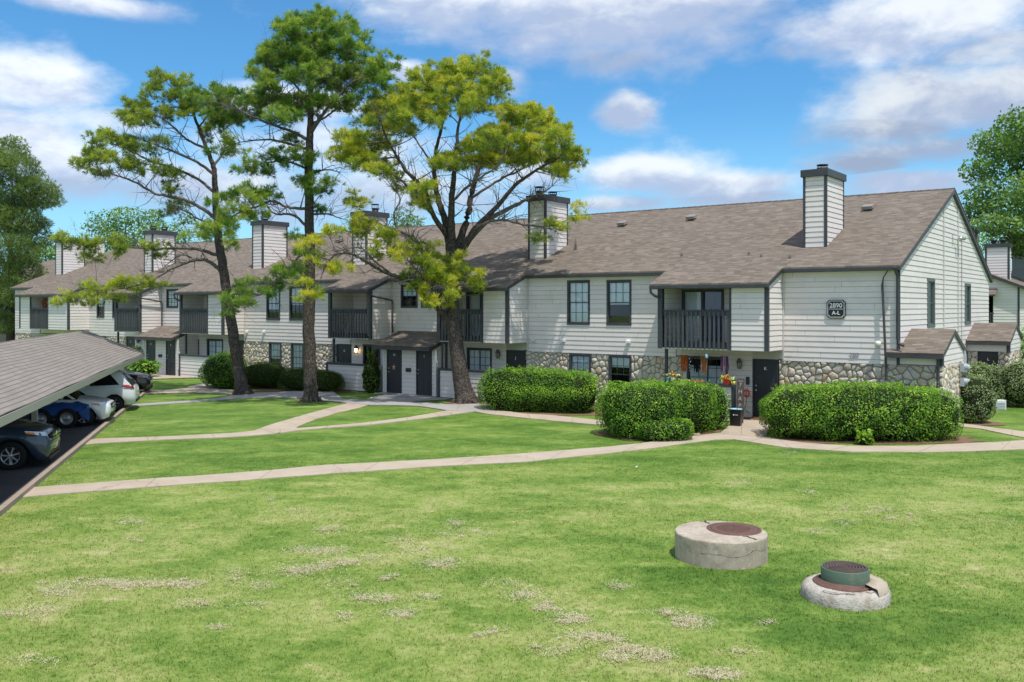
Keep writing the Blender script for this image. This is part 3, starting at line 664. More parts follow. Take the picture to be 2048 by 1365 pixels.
# roof vents
b = MB()
for (s, d) in [(2.58, -5.82), (13.61, -5.7), (10.24, -5.98), (24.3, -5.8), (33, -5.9), (44, -5.8)]:
    z = zr(d); b.add([(-s - .2, -d - .18, z + .02), (-s + .2, -d - .18, z + .02), (-s + .2, -d + .2, z + .2), (-s - .2, -d + .2, z + .2), (-s - .2, -d - .2, z + .13), (-s + .2, -d - .2, z + .13), (-s + .2, -d + .22, z + .27), (-s - .2, -d + .22, z + .27)],
        [(4, 5, 6, 7), (0, 1, 5, 4), (1, 2, 6, 5), (2, 3, 7, 6), (3, 0, 4, 7)])
b.build_each('roof_vent', mat('vent_metal', (.26, .23, .20), .6), ROOF)
b = MB()
for (s, d, h) in [(8.4, -1.3, .12), (3.84, -.65, .12), (14.2, -2.6, .5), (33.0, -3.6, .9), (5.6, -1.2, .1), (5.0, -.9, .1)]: b.lathe([(.07, -.05), (.05, h * .3), (.035, h), (.0, h)], 10, (-s, -d, zr(d)))
b.build_each('pipe_vent', mat('pipe_boot', (.10, .09, .085), .6), ROOF)
# gable rake boards, eave fascia
b = MB(); 
for (y0, z0_, y1, z1_) in ((-.28, zr(.28), 8.06, zr_top), (16.5, zr_top - .4 * 8.44, 8.06, zr_top)):
    for (o, th) in ((.085, .15),):
        b.add([(o, y0, z0_ - .055 - th), (o, y0, z0_ - .055), (o, y1, z1_ - .055), (o, y1, z1_ - .055 - th), (o + .035, y0, z0_ - .055 - th), (o + .035, y0, z0_ - .055), (o + .035, y1, z1_ - .055), (o + .035, y1, z1_ - .055 - th)],
              [(0, 1, 2, 3), (7, 6, 5, 4), (0, 4, 5, 1), (1, 5, 6, 2), (2, 6, 7, 3), (3, 7, 4, 0)])
        b.quad((o, y0, z0_ - .06 - th), (0, y0, z0_ - .06 - th), (0, y1, z1_ - .06 - th), (o, y1, z1_ - .06 - th))
for b_ in BAYS:      # rakes of the bay roofs
    for s in (b_['s0'] - .075, b_['s1'] + .235):
        y0, z0_, y1, z1_ = -1.6, zr(1.6), -.3, zr(.3)
        b.add([(-s - .015, y0, z0_ - .19), (-s - .015, y0, z0_ - .055), (-s - .015, y1, z1_ - .055), (-s - .015, y1, z1_ - .19), (-s + .015, y0, z0_ - .19), (-s + .015, y0, z0_ - .055), (-s + .015, y1, z1_ - .055), (-s + .015, y1, z1_ - .19)],
              [(0, 1, 2, 3), (7, 6, 5, 4), (0, 4, 5, 1), (1, 5, 6, 2), (2, 6, 7, 3), (3, 7, 4, 0)])
b.build_each('rake_board', m_trim, BLD)
b = MB(); sf = MB()
def eave(s0, s1, d, inner):
    z = zr(d) - .052
    b.box(-s1, -s0, -d + .10, -d - .03, z - .13, z - .002)       # gutter trough
    sf.quad((-s1, -d + .10, z - .12), (-s0, -d + .10, z - .12), (-s0, -inner, z - .10), (-s1, -inner, z - .10))
for i in range(0, len(edges), 2): eave(edges[i] + (.26 if i else -.13), edges[i + 1] - .10, .28, 0)
for b_ in BAYS: eave(b_['s0'] - .10, b_['s1'] + .26, 1.62, BD)
b.build_each('gutter', m_trim, BLD, bevel=.015)
for b_ in BAYS:
    sf.box(-b_['s1'], -b_['s0'], -BD + .004, -.004, ZB - .02, ZB + .03)      # underside of the bay
    sf.quad((-b_['s1'], -BD + .03, 4.66), (-b_['s0'], -BD + .03, 4.66), (-b_['s0'], -.02, 4.70), (-b_['s1'], -.02, 4.70))
sf.build_each('soffit', m_soffit, BLD)
# corner boards
b = MB()
for b_ in BAYS:
    s = b_['s0']; b.box(-s - .105, -s + .03, -BD - .028, -BD + .10, ZB - .005, 4.80)
    if b_['o0'] - s > .4: b.box(-b_['o0'] - .06, -b_['o0'] + .02, -BD - .024, -BD + .05, ZB - .003, 4.80)
    if b_['s1'] - b_['o1'] > .4: b.box(-b_['o1'] - .02, -b_['o1'] + .06, -BD - .024, -BD + .05, ZB - .003, 4.80)
    b.box(-b_['s1'] - .025, -b_['s1'] + .16, -BD - .026, -BD + .12, ZB - .004, 4.80)
b.box(-.055, .045, -.028, .06, ZS, 5.33)
b.build_each('corner_board', m_trim, BLD)
b = MB()
for s in (3.87, 14.95, 22.95, 34.2, 42.25): b.box(-s + .018, -s + .07, -.05, -.0185, ZS, 5.3)
b.box(.018, .05, 6.5, 6.58, 2.4, 7.9); b.box(.018, .05, 9.16, 9.24, 2.3, 7.95)
b.build_each('light_trim', mat('light_trim_paint', (.60, .585, .55), .6), BLD)
b = MB(); b.tube([(.04, 9.85, 2.3), (.04, 9.85, 6.75), (.04, 9.45, 6.8)], .018, 6); b.build('wall_conduit', mat('conduit', (.5, .5, .49), .5), BLD)
b = MB(); b.lathe([(.0, 0), (.07, .02), (.09, .12), (.06, .2), (0, .2)], 12, (.25, 9.0, 6.75), 'y'); b.lathe([(.0, 0), (.07, .02), (.09, .12), (.06, .2), (0, .2)], 12, (.22, 8.6, 6.72), 'y'); b.bar((0, 9.15, 6.75), (.28, 9.0, 6.78), .05); b.bar((.02, 8.1, 6.4), (.02, 8.1, 6.85), .03); b.bar((.02, 8.1, 6.85), (.2, 8.6, 6.8), .03)
b.build('flood_light', m_metal, BLD)

# ---- windows
def window(w, pos, style='dh', curtain=None, trim=.085, parent=BLD, letter=None, fm=None):
    a0, a1, z0, z1 = w; t = trim; o = .035
    fr = MB()
    def bx(mb, p0, p1, q0, q1, f0, f1, tint=.5):
        c = [pos(p0, f0, q0), pos(p1, f0, q0), pos(p1, f0, q1), pos(p0, f0, q1), pos(p0, f1, q0), pos(p1, f1, q0), pos(p1, f1, q1), pos(p0, f1, q1)]
        mb.add(c, [(0, 1, 2, 3), (7, 6, 5, 4), (0, 4, 5, 1), (1, 5, 6, 2), (2, 6, 7, 3), (3, 7, 4, 0)], tint)
    bx(fr, a0 - t * .3, a0 + t * .7, z0, z1, -.1, o); bx(fr, a1 - t * .7, a1 + t * .3, z0, z1, -.1, o)
    bx(fr, a0 - t * .3, a1 + t * .3, z1 - t * .7, z1 + t * .3, -.1, o + .003); bx(fr, a0 - t * .3, a1 + t * .3, z0 - t * .3, z0 + t * .7, -.1, o + .006)
    f = fr.build('window', fm or m_trim, parent)
    i0, i1, j0, j1 = a0 + t * .7, a1 - t * .7, z0 + t * .7, z1 - t * .7
    SASH = []; mid = (j0 + j1) / 2
    def grid(x0, x1, y0, y1, nx, ny, off):
        sa = MB()            # one sash: a slim frame with its glazing bars
        for (p, q, e, f_) in ((x0, x0 + .025, y0, y1), (x1 - .025, x1, y0, y1), (x0 + .025, x1 - .025, y0, y0 + .03), (x0 + .025, x1 - .025, y1 - .03, y1)): bx(sa, p, q, e, f_, off - .03, off + .006)
        SASH.append(sa)
        for i in range(1, nx): x = x0 + (x1 - x0) * i / nx; bx(sa, x - .009, x + .009, y0, y1, off - .008, off)
        for j in range(1, ny): y = y0 + (y1 - y0) * j / ny; bx(sa, x0, x1, y - .009, y + .009, off - .009, off + .001)
    if style == 'dh':
        grid(i0, i1, mid - .015, j1, 3, 2, -.014); grid(i0, i1, j0, mid + .012, *((1, 1) if letter == 'plain' else (3, 2)), -.026)
    elif style == 'slider':
        x = (i0 + i1) / 2; grid(i0, x + .02, j0, j1, 2, 3, -.014); grid(x - .02, i1, j0, j1, 2, 3, -.026)
    else:
        grid(i0, i1, mid - .015, j1, 1, 1, -.014); grid(i0, i1, j0, mid + .012, 1, 1, -.026)
    for sa in SASH: sa.build('sash', fm or m_trim, f)
    p = MB(); p.quad(pos(i0, -.04, j0), pos(i1, -.04, j0), pos(i1, -.04, j1), pos(i0, -.04, j1)); p.build('pane', m_glass, f)
    if curtain:
        c0, c1, cm = curtain; q = MB(); n = 26
        y0 = j0 + (j1 - j0) * c0; y1 = j0 + (j1 - j0) * c1
        for i in range(n):
            xa, xb = i0 + (i1 - i0) * i / n, i0 + (i1 - i0) * (i + 1) / n; oa, ob = -.065 - .012 * (i % 2), -.065 - .012 * ((i + 1) % 2)
            q.quad(pos(xa, oa, y0), pos(xb, ob, y0), pos(xb, ob, y1), pos(xa, oa, y1))
        q.build('curtain', cm, f)
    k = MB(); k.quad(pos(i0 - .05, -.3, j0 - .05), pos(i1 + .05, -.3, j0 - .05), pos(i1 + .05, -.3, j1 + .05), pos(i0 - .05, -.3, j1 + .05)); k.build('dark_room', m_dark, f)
    return f
CUR = [(.45, 1, m_blind), (.0, 1, m_blind), (.5, 1, m_blind), (.5, 1, m_blind), (.45, 1, m_blind), (.3, 1, m_blind), (.0, 1, m_blind), (.4, 1, m_blind), (.5, 1, m_blind)]
for i, (w, c) in enumerate(zip(UPW, CUR)): window(h_(w), front(0), 'dh', c, letter='plain' if i == 0 else None)
for i, w in enumerate(LOW): window(h_(w), front(-.0), 'dh', [(.7, 1, m_blind), (0, 1, m_blind), (0, 1, m_blind), (.4, 1, m_blind), (0, 1, m_blind)][i], letter='plain' if i == 0 else None)
for i, w in enumerate(PATW): window(h_(w), front(0), 'slider' if i != 2 else 'dh', [(.0, .75, m_curtain), (0, 1, m_curtain), None, (0, 1, m_blind), (0, 1, m_curtain), (0, 1, m_blind)][i])
m_grwin = mat('green_grey_frame', (.12, .14, .13), .5)
for w in GW:
    f = window(w, rightf(0), 'two', (.0, 1, mat('olive_shade', (.34, .42, .39), .8)), trim=.11, fm=m_grwin)
# ---- sliding doors of the balconies
for i, (b_, s) in enumerate(zip(BAYS, SLID)):
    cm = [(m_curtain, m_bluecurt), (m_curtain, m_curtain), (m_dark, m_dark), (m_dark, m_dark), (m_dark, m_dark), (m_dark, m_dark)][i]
    fr = MB(); x0, x1, z0, z1 = -s[1], -s[0], ZB + .12, 4.62; xm = (x0 + x1) / 2
    for (p, q) in ((x0, x0 + .09), (xm - .05, xm + .05), (x1 - .09, x1)): fr.box(p, q, -.05, .08, z0, z1)
    fr.box(x0, x1, -.053, .08, z1 - .09, z1 + .01); fr.box(x0, x1, -.056, .08, z0, z0 + .07)
    f = fr.build('sliding_door', m_trim, BLD)
    p = MB(); p.quad((x0, .02, z0), (x1, .02, z0), (x1, .02, z1), (x0, .02, z1)); p.build('pane', m_glass, f)
    for (p0, p1, m) in ((x0 + .05, xm, cm[0]), (xm, x1 - .05, cm[1])):
        q = MB(); n = 22
        for k in range(n):
            xa, xb = p0 + (p1 - p0) * k / n, p0 + (p1 - p0) * (k + 1) / n
            q.quad((xa, .12 + .03 * (k % 2), z0), (xb, .12 + .03 * ((k + 1) % 2), z0), (xb, .12 + .03 * ((k + 1) % 2), z1), (xa, .12 + .03 * (k % 2), z1))
        q.build('curtain', m, f)
# ---- balcony railings
for b_ in BAYS:
    x0, x1 = -b_['o1'], -b_['o0']; r_ = MB()
    r_.box(x0, x1, -BD + .02, -BD + .075, ZB, ZB + .27)                # floor beam
    r_.box(x0, x1, -BD + .0, -BD + .045, 3.66, 3.84)                  # top rail
    r_.box(x0, x1, -BD - .03, -BD + .07, 3.842, 3.875)
    rl = r_.build('balcony_railing', m_trim, BLD)
    n = int((x1 - x0 - .1) / .165); k = MB()
    for i in range(n):
        x = x0 + .1 + (x1 - x0 - .2) * i / (n - 1); k.box(x - .036, x + .036, -BD - .038, -BD - .001, ZB - .0 + .02, 3.80, tint=random.random())
    k.build('slats', mat('slat_paint', (.075, .078, .085), .55, var=.12) if 'slat_paint' not in MATS else MATS['slat_paint'], rl)
    fl = MB(); fl.box(x0, x1, -BD + .08, -.05, ZB + .06, ZB + .12); fl.build('balcony_floor', m_trim, BLD)
# ---- doors
def door(x0, x1, y, letter, parent=BLD, lab=None, knob_left=True):
    """front face towards -y at y"""
    d = MB(); z0, z1 = .06, 2.06; t = .06
    d.box(x0, x0 + t, y - .03, y + .06, z0 - .04, z1 + .06); d.box(x1 - t, x1, y - .03, y + .06, z0 - .04, z1 + .06); d.box(x0 + t, x1 - t, y - .03, y + .06, z1 - .005, z1 + .06)
    d.box(x0 + t, x1 - t, y + .0, y + .05, z0, z1 - .005); w = x1 - x0 - 2 * t
    for (q0, q1) in ((.12, .78), (.92, 1.55), (1.66, 1.90)):
        for k in (0, 1):
            p0 = x0 + t + w * (.13 + .42 * k); p1 = p0 + w * .32
            d.box(p0, p1, y - .004, y + .01, z0 + q0, z0 + q1 - .01); d.box(p0 + .03, p1 - .03, y - .012, y + .01, z0 + q0 + .03, z0 + q1 - .04)
    o = d.build('door', m_door, parent, bevel=.004)
    if lab: o['label'] = lab
    k = MB(); kx = x0 + t + .07 if knob_left else x1 - t - .07
    k.lathe([(0, -.07), (.028, -.06), (.03, -.035), (.012, -.02), (.03, 0)], 12, (kx, y, 1.0), 'y'); k.lathe([(0, -.03), (.03, -.028), (.032, 0)], 12, (kx, y, 1.16), 'y'); k.build('handle', m_metal, o)
    th = MB(); th.box(x0, x1, y - .12, y + .02, .02, .055); th.build('threshold', m_metal, o)
    if letter: text('letter', letter, .15, ((x0 + x1) / 2, y - .014, 1.78), m_letter, o, off=.004)
    return o
for s0, s1, L in DOORS: door(-s1, -s0, .01, L)
fw = MB()
for s0, s1, L in DOORS: fw.quad((-s1 - .02, -.002, 2.12), (-s0 + .02, -.002, 2.12), (-s0 + .02, -.002, 2.5), (-s1 - .02, -.002, 2.5))
fw.build_each('door_header', m_soffit, BLD)
# ---- entry porches (two doors each)
def porch(s0, s1, letters, zt=2.84):
    e = MB(); d1 = 1.3
    P = [(-s1 - .3, -1.78, 2.22), (-s0 + .05, -1.78, 2.22), (-s0 + .05, -.02, zt), (-s1 - .3, -.02, zt)]
    L = 1.9; uv = [(-s1, 0), (-s0, 0), (-s0, L), (-s1, L)]; e.quad(*P, uv=uv); Q = [(x, y, z - .06) for x, y, z in P]; e.quad(*Q[::-1], uv=uv)
    for i in range(4):
        j = (i + 1) % 4; e.quad(P[j], P[i], Q[i], Q[j], uv=[uv[j], uv[i], uv[i], uv[j]])
    r_ = e.build('porch_roof', m_roof, BLD)
    f = MB(); f.box(-s1 - .3, -s0 + .05, -1.80, -1.75, 2.04, 2.165)
    for x in (-s1 - .28, -s0 + .02): f.add([(x, -1.75, 2.03), (x, -1.75, 2.155), (x, -.02, zt - .065), (x, -.02, zt - .19), (x + .03, -1.75, 2.03), (x + .03, -1.75, 2.155), (x + .03, -.02, zt - .065), (x + .03, -.02, zt - .19)], [(0, 1, 2, 3), (7, 6, 5, 4), (0, 4, 5, 1), (1, 5, 6, 2), (2, 6, 7, 3), (3, 7, 4, 0)])
    f.build_each('porch_fascia', m_trim, BLD)
    w = MB(); lim = lambda z: (-d1 if z < 2.3 else max(-d1, -(zt - .07 - z) / .352), 0)
    siding(w, -d1, 0, 0, zt - .1, rightf(s0), lim=lim, joints=False); siding(w, -d1, 0, 0, zt - .1, leftf(s1), lim=lim, joints=False)
    x0, x1 = -s1, -s0; W_ = x1 - x0; dw = .95
    xs_ = [x0 + .18, x0 + .18 + dw, x1 - .25 - dw, x1 - .25]
    for (p, q) in ((x0, xs_[0]), (xs_[1], xs_[2]), (xs_[3], x1)): siding(w, p, q, 0, 2.2, front(d1), joints=False, lap=.008)
    w.quad((xs_[0], -d1, 2.12), (xs_[1], -d1, 2.12), (xs_[1], -d1, 2.2), (xs_[0], -d1, 2.2)); w.quad((xs_[2], -d1, 2.12), (xs_[3], -d1, 2.12), (xs_[3], -d1, 2.2), (xs_[2], -d1, 2.2))
    w.build('porch_wall', m_siding, BLD)
    t = MB(); t.box(x0 - .03, x0 + .05, -d1 - .06, -d1 + .0, 0, 2.1); t.box(x1 - .05, x1 + .03, -d1 - .06, -d1, 0, 2.1); t.build_each('porch_post', m_white, BLD)
    a = door(xs_[0], xs_[1], -d1 + .01, letters[0], knob_left=True); c = door(xs_[2], xs_[3], -d1 + .01, letters[1], knob_left=True)
    m = MB(); xm = (xs_[1] + xs_[2]) / 2; m.box(xm - .13, xm - .02, -d1 - .09, -d1 - .01, 1.05, 1.22); m.box(xm + .02, xm + .13, -d1 - .09, -d1 - .01, 1.05, 1.22); m.build('mailbox', m_darkmetal, BLD)
    st_ = MB(); st_.box(x0 - .1, x1 + .1, -d1 - .5, -.1, -.02, .05); st_.build('door_step', m_walk, BLD)
    return xs_
PX = porch(18.95, 22.16, 'HI'); PX2 = porch(38.5, 41.9, 'DE')
# ---- patio half walls
for (s0, s1, d) in ((4.95, 7.95, 1.75), (15.9, 18.65, 1.45), (22.95, 25.85, 1.45), (34.9, 38.1, 1.45), (42.3, 45.2, 1.45)):
    h = 1.30; w = MB(); siding(w, -s1, -s0, .05, h - .09, front(d), joints=False)
    siding(w, -d, -.0, .05, h - .09, rightf(s0) , joints=False) if s0 > 30 or s0 == 22.95 else None
    w.quad((-s1, -d + .08, .05), (-s0, -d + .08, .05), (-s0, -d + .08, h - .09), (-s1, -d + .08, h - .09))
    pw = w.build('patio_wall', m_siding, BLD)
    t = MB(); t.box(-s1 - .05, -s0 + .05, -d - .06, -d + .14, h - .09, h); 
    for x in (-s1, -s0): t.box(x - .06, x + .06, -d - .035, -d + .1, 0, h - .09)
    t.build('patio_cap', m_trim, pw)
    p = MB(); p.box(-s1 + .1, -s1 + .19, -1.2, -1.11, 0, ZB - .03); p.build('patio_post', m_trim, BLD)
# ---- porches on the gable end
def gporch(y0, y1, x1, ez, rz_, doorface):
    ym = (y0 + y1) / 2; e = MB(); ov = .22
    for (ya, yb) in ((y0 - ov, ym), (y1 + ov, ym)):
        za = ez - .02; P = [(.0 if y0 else -.35, ya, za), (x1 + .06, ya, za), (x1 + .06, yb, rz_), (.02, yb, rz_)] ; L = math.hypot(yb - ya, rz_ - za)
        uv = [(0, 0), (x1, 0), (x1, L), (0, L)]; e.quad(*P, uv=uv); Q = [(x, y, z - .05) for x, y, z in P]; e.quad(*Q[::-1], uv=uv)
        for i in range(4): j = (i + 1) % 4; e.quad(P[j], P[i], Q[i], Q[j], uv=[uv[j], uv[i], uv[i], uv[j]])
    e.build('porch_roof', m_roof, BLD)
    t = MB()
    for (ya, yb) in ((y0 - ov, ym), (y1 + ov, ym)):
        x = x1 + .03; t.add([(x, ya, ez - .19), (x, ya, ez - .075), (x, yb, rz_ - .055), (x, yb, rz_ - .17), (x + .026, ya, ez - .19), (x + .026, ya, ez - .075), (x + .026, yb, rz_ - .055), (x + .026, yb, rz_ - .17)], [(0, 1, 2, 3), (7, 6, 5, 4), (0, 4, 5, 1), (1, 5, 6, 2), (2, 6, 7, 3), (3, 7, 4, 0)])
    t.box(.0 if y0 else -.35, x1 + .055, y0 - ov - .05, y0 - ov + .07, ez - .19, ez - .075)
    t.box(x1 - .11, x1 + .024, y0 - .03, y0 + .1, 2.1, ez - .1)
    t.build_each('porch_fascia', m_trim, BLD)
    w = MB(); sl_ = (rz_ - ez) / (ym - y0 + ov)
    lim = lambda z: (y0, y1) if z < ez + ov * sl_ - .06 else (y0 + (z - ez - ov * sl_ + .06) / sl_, y1 - (z - ez - ov * sl_ + .06) / sl_)
    siding(w, y0, y1, 2.12, rz_ - .14, rightf(-x1), lim=lim, joints=False)
    w.quad((0, y0 - .005, 2.12), (x1, y0 - .005, 2.12), (x1, y0 - .005, ez), (0, y0 - .005, ez)); w.quad((0, y0 - ov, ez - .11), (x1, y0 - ov, ez - .11), (x1, y0, ez - .11), (0, y0, ez - .11))
    w.build('porch_wall', m_siding, BLD)
gporch(0.0, 3.25, 1.33, 2.52, 3.24, False)
gporch(11.0, 14.2, 1.62, 2.58, 3.28, True)
for a_ in ((.05, .42, 0, 2.12, front(-11.05), 301), (1.2, 1.6, 0, 2.12, front(-11.05), 302), (11.02, 14.2, 0, 2.12, rightf(-1.58), 303)): s2 = MB(); stones(s2, *a_); s2.build('stone_wall', m_stone, BLD)
b = MB(); b.box(.0, .42, 11.06, 11.2, 0, 2.12); b.box(1.2, 1.58, 11.06, 11.2, 0, 2.12); b.box(.2, 1.57, 11.2, 14.2, 0, 2.12); b.build('mortar_bed', m_mortar, BLD)
door(.40, 1.22, 11.1, 'L')
# ---- downspouts
DS = []
def sp_(pts, r): q = MB(); q.tube(pts, r, 8); DS.append(q.build('downspout', m_trim, BLD))
sp_([(-.02, -.33, 5.27), (-.02, -.28, 5.15), (.0, -.12, 5.0), (.0, -.10, 4.9), (.0, -.10, 2.95), (.04, -.12, 2.80), (.2, -.18, 2.72)], .05)
sp_([(1.22, -.24, 2.40), (1.22, -.12, 2.28), (1.22, -.12, 2.15), (1.22, -.12, .05)], .05)
def spout(s, dtop, sbot, zbot):
    sp_([(-s, -1.65, 4.68), (-s, -1.58, 4.55), (-s + .1, -1.46, 4.48), (-sbot - .02, -.12, 4.28), (-sbot, -.09, 4.15), (-sbot, -.09, zbot)], .042)
spout(22.87, 0, 22.80, 2.75); spout(42.15, 0, 42.05, 2.1)
for b_ in (BAYS[0], BAYS[3]): s = b_['s1'] + .2; sp_([(-s, -1.64, 4.68), (-s, -1.62, 4.5), (-s + .12, -1.56, 4.38), (-s + .25, -1.47, 4.33)], .05)
sp_([(-18.6, -1.3, ZB), (-18.6, -1.3, 0)], .045)
b = MB(); b.tube([(-.34, -.16, 1.0), (-.345, -.16, 2.0), (-.47, -.14, 4.70), (-.44, -.12, 4.95), (-.33, -.06, 5.15), (-.30, -.05, 5.28)], [.04, .04, .038, .02, .016, .014], 8); b.tube([(-.34, -.16, 1.0), (-.34, -.15, .0)], .04, 8); b.build('leaning_pipe', m_trim, BLD)
# ---- wall lamps, hoods, numbers, small boxes
m_glow = mat('lamp_glass', (.8, .6, .35), .4, emit=((1, .72, .35), 6)); m_lampoff = mat('lamp_glass_off', (.35, .33, .28), .3)
for s, z, on in ((5.42, 1.92, False), (16.45, 1.92, False), (25.25, 1.88, True), (44.6, 1.9, False)):
    b = MB(); b.lathe([(.0, .17), (.05, .15), (.11, .02), (.115, 0), (.1, 0)], 8, (-s, -.13, z + .05), smooth=False)
    for k in range(6): a = k * math.pi / 3; b.bar((-s + .09 * math.cos(a), -.13 + .09 * math.sin(a), z + .05), (-s + .07 * math.cos(a), -.13 + .07 * math.sin(a), z - .16), .014)
    b.lathe([(.0, -.18), (.075, -.17), (.075, -.15), (0, -.15)], 8, (-s, -.13, z)); b.box(-s - .05, -s + .05, -.04, -.0, z - .08, z + .1)
    o = b.build('wall_lamp', mat('lamp_bronze', (.12, .10, .085), .5) if 'lamp_bronze' not in MATS else MATS['lamp_bronze'], BLD)
    g = MB(); g.lathe([(0, -.14), (.06, -.13), (.075, 0), (.07, .04), (0, .04)], 10, (-s, -.13, z)); g.build('bulb', m_glow if on else m_lampoff, o)
b = MB()
for s, z in ((14.61, 2.58), (13.09, 2.60), (10.03, 2.61), (33.94, 2.6), (32.47, 2.62), (28.8, 2.6), (51.4, 2.75)):
    b.add([(-s - .08, -.0, z + .08), (-s + .08, -.0, z + .08), (-s + .08, -.13, z + .03), (-s - .08, -.13, z + .03), (-s - .08, -.13, z - .06), (-s + .08, -.13, z - .06), (-s + .08, 0, z - .06), (-s - .08, 0, z - .06)], [(0, 1, 2, 3), (3, 2, 5, 4), (1, 6, 5, 2), (0, 3, 4, 7)])
b.build_each('vent_hood', m_white, BLD)
b = MB(); x = -.60; b.lathe([(0, -.02), (.09, 0), (.10, .12), (.07, .18), (0, .18)], 12, (x, -.16, 2.68)); b.box(x - .05, x + .05, -.12, 0, 2.72, 2.82); b.build('flood_lamp', mat('lamp_cream', (.82, .8, .7), .35), BLD)
text('house_number', '289', .22, (-1.40, -.032, 2.36), mat('grey_numeral', (.33, .33, .34), .5), BLD, ext=.006)
b = MB(); b.box(-5.20, -5.08, -.06, -.001, 1.18, 1.46); b.build('mailbox', m_darkmetal, BLD)
b = MB()
for (y, z) in ((2.55, 1.95), (2.95, 1.9), (2.55, 1.45), (2.95, 1.42)): b.box(1.38, 1.50, y - .15, y + .15, z - .16, z + .12); b.lathe([(.0, .16), (.10, .14), (.11, 0)], 12, (1.44, y, z), 'x')
b.tube([(1.42, 3.1, .2), (1.42, 3.1, 2.3), (1.3, 3.3, 2.7)], .03, 6); b.build('meter_box', mat('meter_grey', (.40, .43, .46), .45), BLD)
# ---- chimneys
def chimney(s, w, d0, dep, zt, caps):
    x0, x1, y0, y1 = -s - w, -s, -d0, -d0 + dep
    m = MB()
    for (a0, a1, fn, zb) in ((x0, x1, front(d0), zr(d0)), (y0, y1, rightf(s), None), (y0, y1, leftf(s + w), None)):
        if zb is None:
            # the foot follows the roof
            lim = lambda z, a0=a0, a1=a1: (a0, min(a1, max(a0 + .001, (z - 5.43) / .4)))
            siding(m, a0, a1, zr(d0), zt - .02, fn, lim=lim, joints=False)
        else: siding(m, a0, a1, zb - .05, zt - .02, fn, joints=False)
    m.quad((x0, y1, 6), (x1, y1, 6), (x1, y1, zt), (x0, y1, zt))
    ch = m.build('chimney', m_siding, ROOF)
    t = MB()
    for x in (x0, x1):
        sx = -1 if x == x0 else 1
        t.box(x - .06 if sx > 0 else x - .03, x + .03 if sx > 0 else x + .06, y0 - .03, y0 + .07, zr(-y0) - .08, zt - .1)
        t.box(x - .04 if sx > 0 else x - .031, x + .031 if sx > 0 else x + .04, y1 - .06, y1 + .02, zr(-y1) - .08, zt - .1)
    t.build_each('corner_board', m_trim, ch)
    c = MB(); c.box(x0 - .10, x1 + .10, y0 - .10, y1 + .10, zt - .12, zt + .14); c.build('chimney_cap', m_trim, ch, bevel=.01)
    for (fx, fy, h) in caps:
        f = MB(); cx, cy = x0 + w * fx, y0 + dep * fy
        f.lathe([(.17, zt + .13), (.17, zt + .13 + h * .5), (.155, zt + .13 + h * .5)], 16, (cx, cy, 0))
        for k in range(12): a = k * math.pi / 6; f.bar((cx + .19 * math.cos(a), cy + .19 * math.sin(a), zt + .13 + h * .5), (cx + .19 * math.cos(a), cy + .19 * math.sin(a), zt + .13 + h), .012)
        f.lathe([(0, h + .04), (.2, h + .025), (.215, h), (.18, h - .02)], 16, (cx, cy, zt + .13)); f.lathe([(.17, 0), (.205, .01), (.205, .03), (.17, .03)], 16, (cx, cy, zt + .13 + h * .5)); f.build('flue', m_darkmetal, ch)
for (s, w, d0, dep, zt, caps) in ((2.9, .80, -1.7, 2.0, 8.83, [(.5, .42, .26)]), (15.13, .90, -1.6, 1.75, 8.78, [(.3, .25, .42), (.5, .7, .26)]), (26.42, 1.0, -1.7, 1.5, 8.78, [(.5, .75, .46)]),
        (34.95, .90, -1.8, 1.75, 8.78, [(.5, .3, .25)]), (46.22, .9, -1.85, 1.65, 8.78, [(.4, .25, .3), (.5, .7, .3)]), (58.3, .90, -2.1, 1.7, 8.78, [])):
    chimney(s, w, d0, dep, zt, caps)
# star on the door and address sign are things of their own
o = thing('address_sign', 'black address plaque reading 2890 A-L with white border on the grey siding', 'sign', W(1.997, .03, 3.905), BROT)
def plaque(sx, sz, c):
    pts = []
    for (qx, qz, st) in ((1, 1, 0), (-1, 1, 1), (-1, -1, 2), (1, -1, 3)):
        arc = []
        for k in range(7):
            a = math.pi + (math.pi / 2) * k / 6 + 0 * math.pi / 2
            arc.append((qx * (sx + c * math.cos(a)), qz * (sz + c * math.sin(a))))
        if qx * qz > 0: arc = arc[::-1]
        pts += arc
    return pts
def plate(name, sx, sz, c, y0, y1, m, hole=None):
    q = MB(); P = plaque(sx, sz, c); n = len(P)
    if hole:
        H = plaque(*hole); q.add([(x, y1, z) for x, z in P] + [(x, y1, z) for x, z in H], [(i, (i + 1) % n, n + (i + 1) % n, n + i) for i in range(n)])
        q.add([(x, y0, z) for x, z in P] + [(x, y1, z) for x, z in P], [(i, (i + 1) % n, n + (i + 1) % n, n + i) for i in range(n)])
    else:
        q.add([(x, y1, z) for x, z in P], [tuple(range(n))]); q.add([(x, y0, z) for x, z in P] + [(x, y1, z) for x, z in P], [(i, (i + 1) % n, n + (i + 1) % n, n + i) for i in range(n)])
    return q.build(name, m, o)
m_black = mat('sign_black', (.012, .013, .016), .35); m_silver = mat('sign_silver', (.62, .62, .63), .4)
plate('plate', .315, .315, .07, 0, -.035, m_black); plate('border', .285, .285, .065, -.035, -.041, m_silver, (.262, .262, .06))
text('numerals', '2890', .215, (0, -.038, .118), m_letter, o, ext=.004, off=.003); text('letters', 'A-L', .18, (0, -.038, -.135), m_letter, o, ext=.004, off=.003)
b = MB(); b.box(-.235, .235, -.042, -.036, -.008, .008); b.build('divider', m_silver, o)
